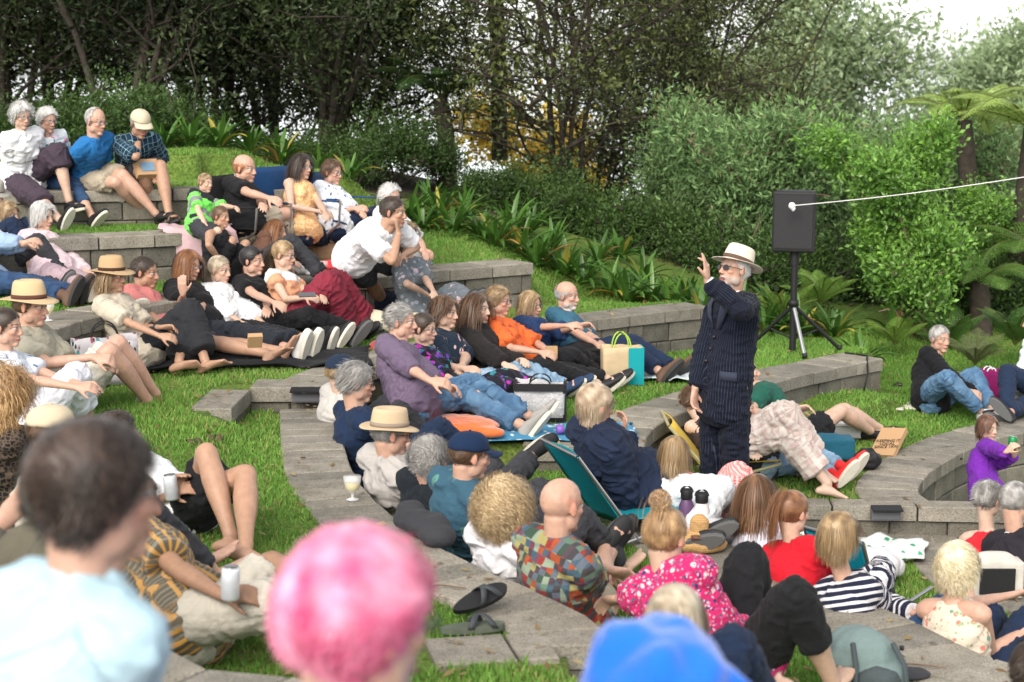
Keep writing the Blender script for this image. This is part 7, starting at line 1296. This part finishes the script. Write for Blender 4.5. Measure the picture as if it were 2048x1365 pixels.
def sandal(loc, rz, s, lab, m, ms, style):
    r = empty('sandal', loc, rz); tag(r, lab, 'sandal', 'shoes left on the ground'); k = 24; V = []
    for z in (0, .025): 
        for i in range(k): a = 2*math.pi*i/k; V.append((.135*math.cos(a)*s, (.045+.008*math.cos(a))*math.sin(a)*s, z*s))
    o = mk('sole', V, [(i, (i+1) % k, k+(i+1) % k, k+i) for i in range(k)]+[tuple(range(k))[::-1], tuple(range(k, 2*k))], m, r, False)
    for a0, b0 in (((.02, .05) if style == 'two' else (.03, -.03)), ((.08, .09) if style == 'two' else (-.02, .07))):
        th = np.linspace(0, math.pi, 11); P = np.array([(a0*(1-i/10)+b0*i/10, .046*math.cos(t), .02+.05*math.sin(t)) for i, t in enumerate(th)])*s; Q = P+np.array([.028*s, 0, -.002]); mk('strap', np.vstack([P, Q]), [(i, i+1, 12+i, 11+i) for i in range(10)], ms, r).modifiers.new('t', 'SOLIDIFY').thickness = .004
    return r
SB, SBs = mat('cork_sole', (.16, .10, .06), .8), mat('brown_suede', (.09, .06, .035), .7); SG, SGs = mat('olive_sole', (.085, .10, .075), .8, noise=.2), mat('grey_strap', (.04, .045, .05), .6)
sandal(at(362, 905, N2), R(35), 1.05, 'brown two strap sandal on the grass, left of the pair', SB, SBs, 'two'); sandal(at(402, 895, N2), R(20), 1.05, 'brown two strap sandal on the grass, right of the pair, behind the knee', SB, SBs, 'two')
sandal(at(945, 1262, N2), R(15), .98, 'olive sandal with crossed grey straps lying flat on the grass', SG, SGs, 'x'); o = sandal(at(960, 1225, N2)+np.array([0, 0, .05]), R(-30), .95, 'upturned black strapped sandal on top of the olive one', P_BLACK, SGs, 'x'); o.rotation_euler = (R(30), R(-15), R(30))
mb = MB()
for s in (-1, 1): th = np.linspace(0, 2*math.pi, 15); mb.add(tube([(.035*s+.024*math.cos(t), 0, .022+.02*math.sin(t)) for t in th], [.003]*15, 5)); mb.add(([( .035*s+.023*math.cos(t), 0, .022+.019*math.sin(t)) for t in th[:-1]], [tuple(range(14))])); mb.add(tube([(.06*s, 0, .03), (.06*s, .12, .01)], [.003]*2, 5))
one('sunglasses', mb, M_LENS, 'black sunglasses lying on the nearest wall at the left edge', 'sunglasses', at(40, 1112, N3+.005), .3)
lb = empty('paper_bag', at(1776, 905, 0), R(-35)); tag(lb, 'brown paper bag printed LOCAL lying on the grass by the black shoes', 'bag')
MB().add(box((0, 0, .07), (.20, .29, .04), 0, (R(35), R(-8)))).build('bag_body', PAPER, lb, smooth=False)
text('KEEPING IT\nLOCAL\nSINCE 1970', (0.01, -.045, .075), .038, INK, (R(35), R(-8), 0), lb)
soft('teal_cooler', [('b', (0, 0, .09), (.36, .22, .15)), ((0, 0, .15), (.17, .1, .04))], F('deep_teal', (.015, .09, .14)), 'teal blue cooler bag between the plaid knee and the paper bag', 'bag', at(1655, 918, 0), .009, .005, 8)
tb = soft('food_tub', [('b', (0, 0, .06), (.34, .20, .10))], mat('clear_tub', (.66, .64, .66), .25, alpha=.75), 'clear plastic tub of wrapped food behind the teal cooler bag', 'container', at(1705, 875, 0), .009, .004, 12)
MB().add(box((0, 0, .12), (.36, .22, .015))).build('lid', mat('tub_lid', (.7, .7, .72), .3, alpha=.8), tb, smooth=False)
soft('dark_bag', [((0, 0, .07), (.10, .08, .08))], P_BLACK, 'small black bag beside the red sneakers', 'bag', at(1735, 938, 0), .008, .012, 14)
tote('purple_bag', 1977, 800, 0, (.17, .10, .27), F('plum_bag', (.18, .01, .09)), 'plum purple shopping bag with white trim behind the jeans', .1, WHITE, hl=.03); soft('snack_packet', [((0, 0, .07), (.08, .04, .08))], F('red_yellow', (.50, .05, .02), 'floral', ((.6, .4, .03),), .8), 'red and yellow snack packet behind the ankles of the black jumper man', 'packet', at(1927, 805, 0), .007, .006, 14)
can(at(1768, 1180, N0)+np.array([0, 0, 0]), (0, 0, 1), M_SILV, 'silver tin standing on the lawn by the striped sleeve', 'silver cans', .05, .05)
soft('white_bag', [((0, 0, .1), (.16, .12, .12)), ((.1, .06, .08), (.1, .1, .08))], F('white_calico', (.60, .58, .60), mottle=.05), 'white calico bag beside the striped sleeve', 'bag', at(1745, 1165, N0), .009, .012, 8)
lb = empty('handbag', at(1985, 1195, N0)); tag(lb, 'cream and black handbag with a brown strap beside the platinum haired woman', 'bag'); soft('bag_body', [('b', (0, 0, .12), (.32, .14, .22)), ((0, 0, .2), (.15, .07, .08))], F('cream_leather', (.50, .47, .42)), None, None, (0, 0, 0), .009, .004, 6, parent=lb); MB().add(box((.0, -.085, .12), (.20, .02, .15))).build('pocket', P_BLACK, lb, smooth=False)
sb_ = tag(MB().add(box((0, 0, .10), (.30, .22, .20))).build('black_box', P_BLACK, None, smooth=False), 'black equipment box at the foot of the blue picnic mat', 'box'); sb_.location = at(965, 925, N1-.1)
soft('cable_loop', [((0, 0, .01), (.02, .02, .01))], WHITE, None, None, (0, 0, -5)) if 0 else None
tag(MB().add(tube([(-.25, 0, .01), (-.1, -.03, .015), (.05, .02, .012), (.18, -.02, .01)], [.003]*4, 5)).build('white_cable', WHITE, None, loc=at(545, 692, L2)), 'thin white cord on the grass beside the bare feet', 'cord')
for i, (u, v, z, L_) in enumerate(((1822, 1338, N1, .3), (880, 1180, N2, .22))): tag(MB().add(tube([(-L_/2, 0, .012), (0, .02, .016), (L_/2, -.01, .012)], [.004]*3, 5)).build('twig', M_BARKL, None, loc=at(u, v, z)), ['pale dry twig on the paving at the lower right', 'short twig on the curved wall near the pink hair'][i], 'twig')

_r = HOOD['root']; _o = HOOD['O']-HOOD['org']; soft('hood', [(_o+np.array([-.01, -.01, .0]), (.135, .15, .155)), (_o+np.array([.05, 0, -.15]), (.19, .16, .13))], MATS['fabric_bright_blue'], None, None, (0, 0, 0), .008, .026, 9, parent=_r)
bpy.data.scenes.remove(TMP)
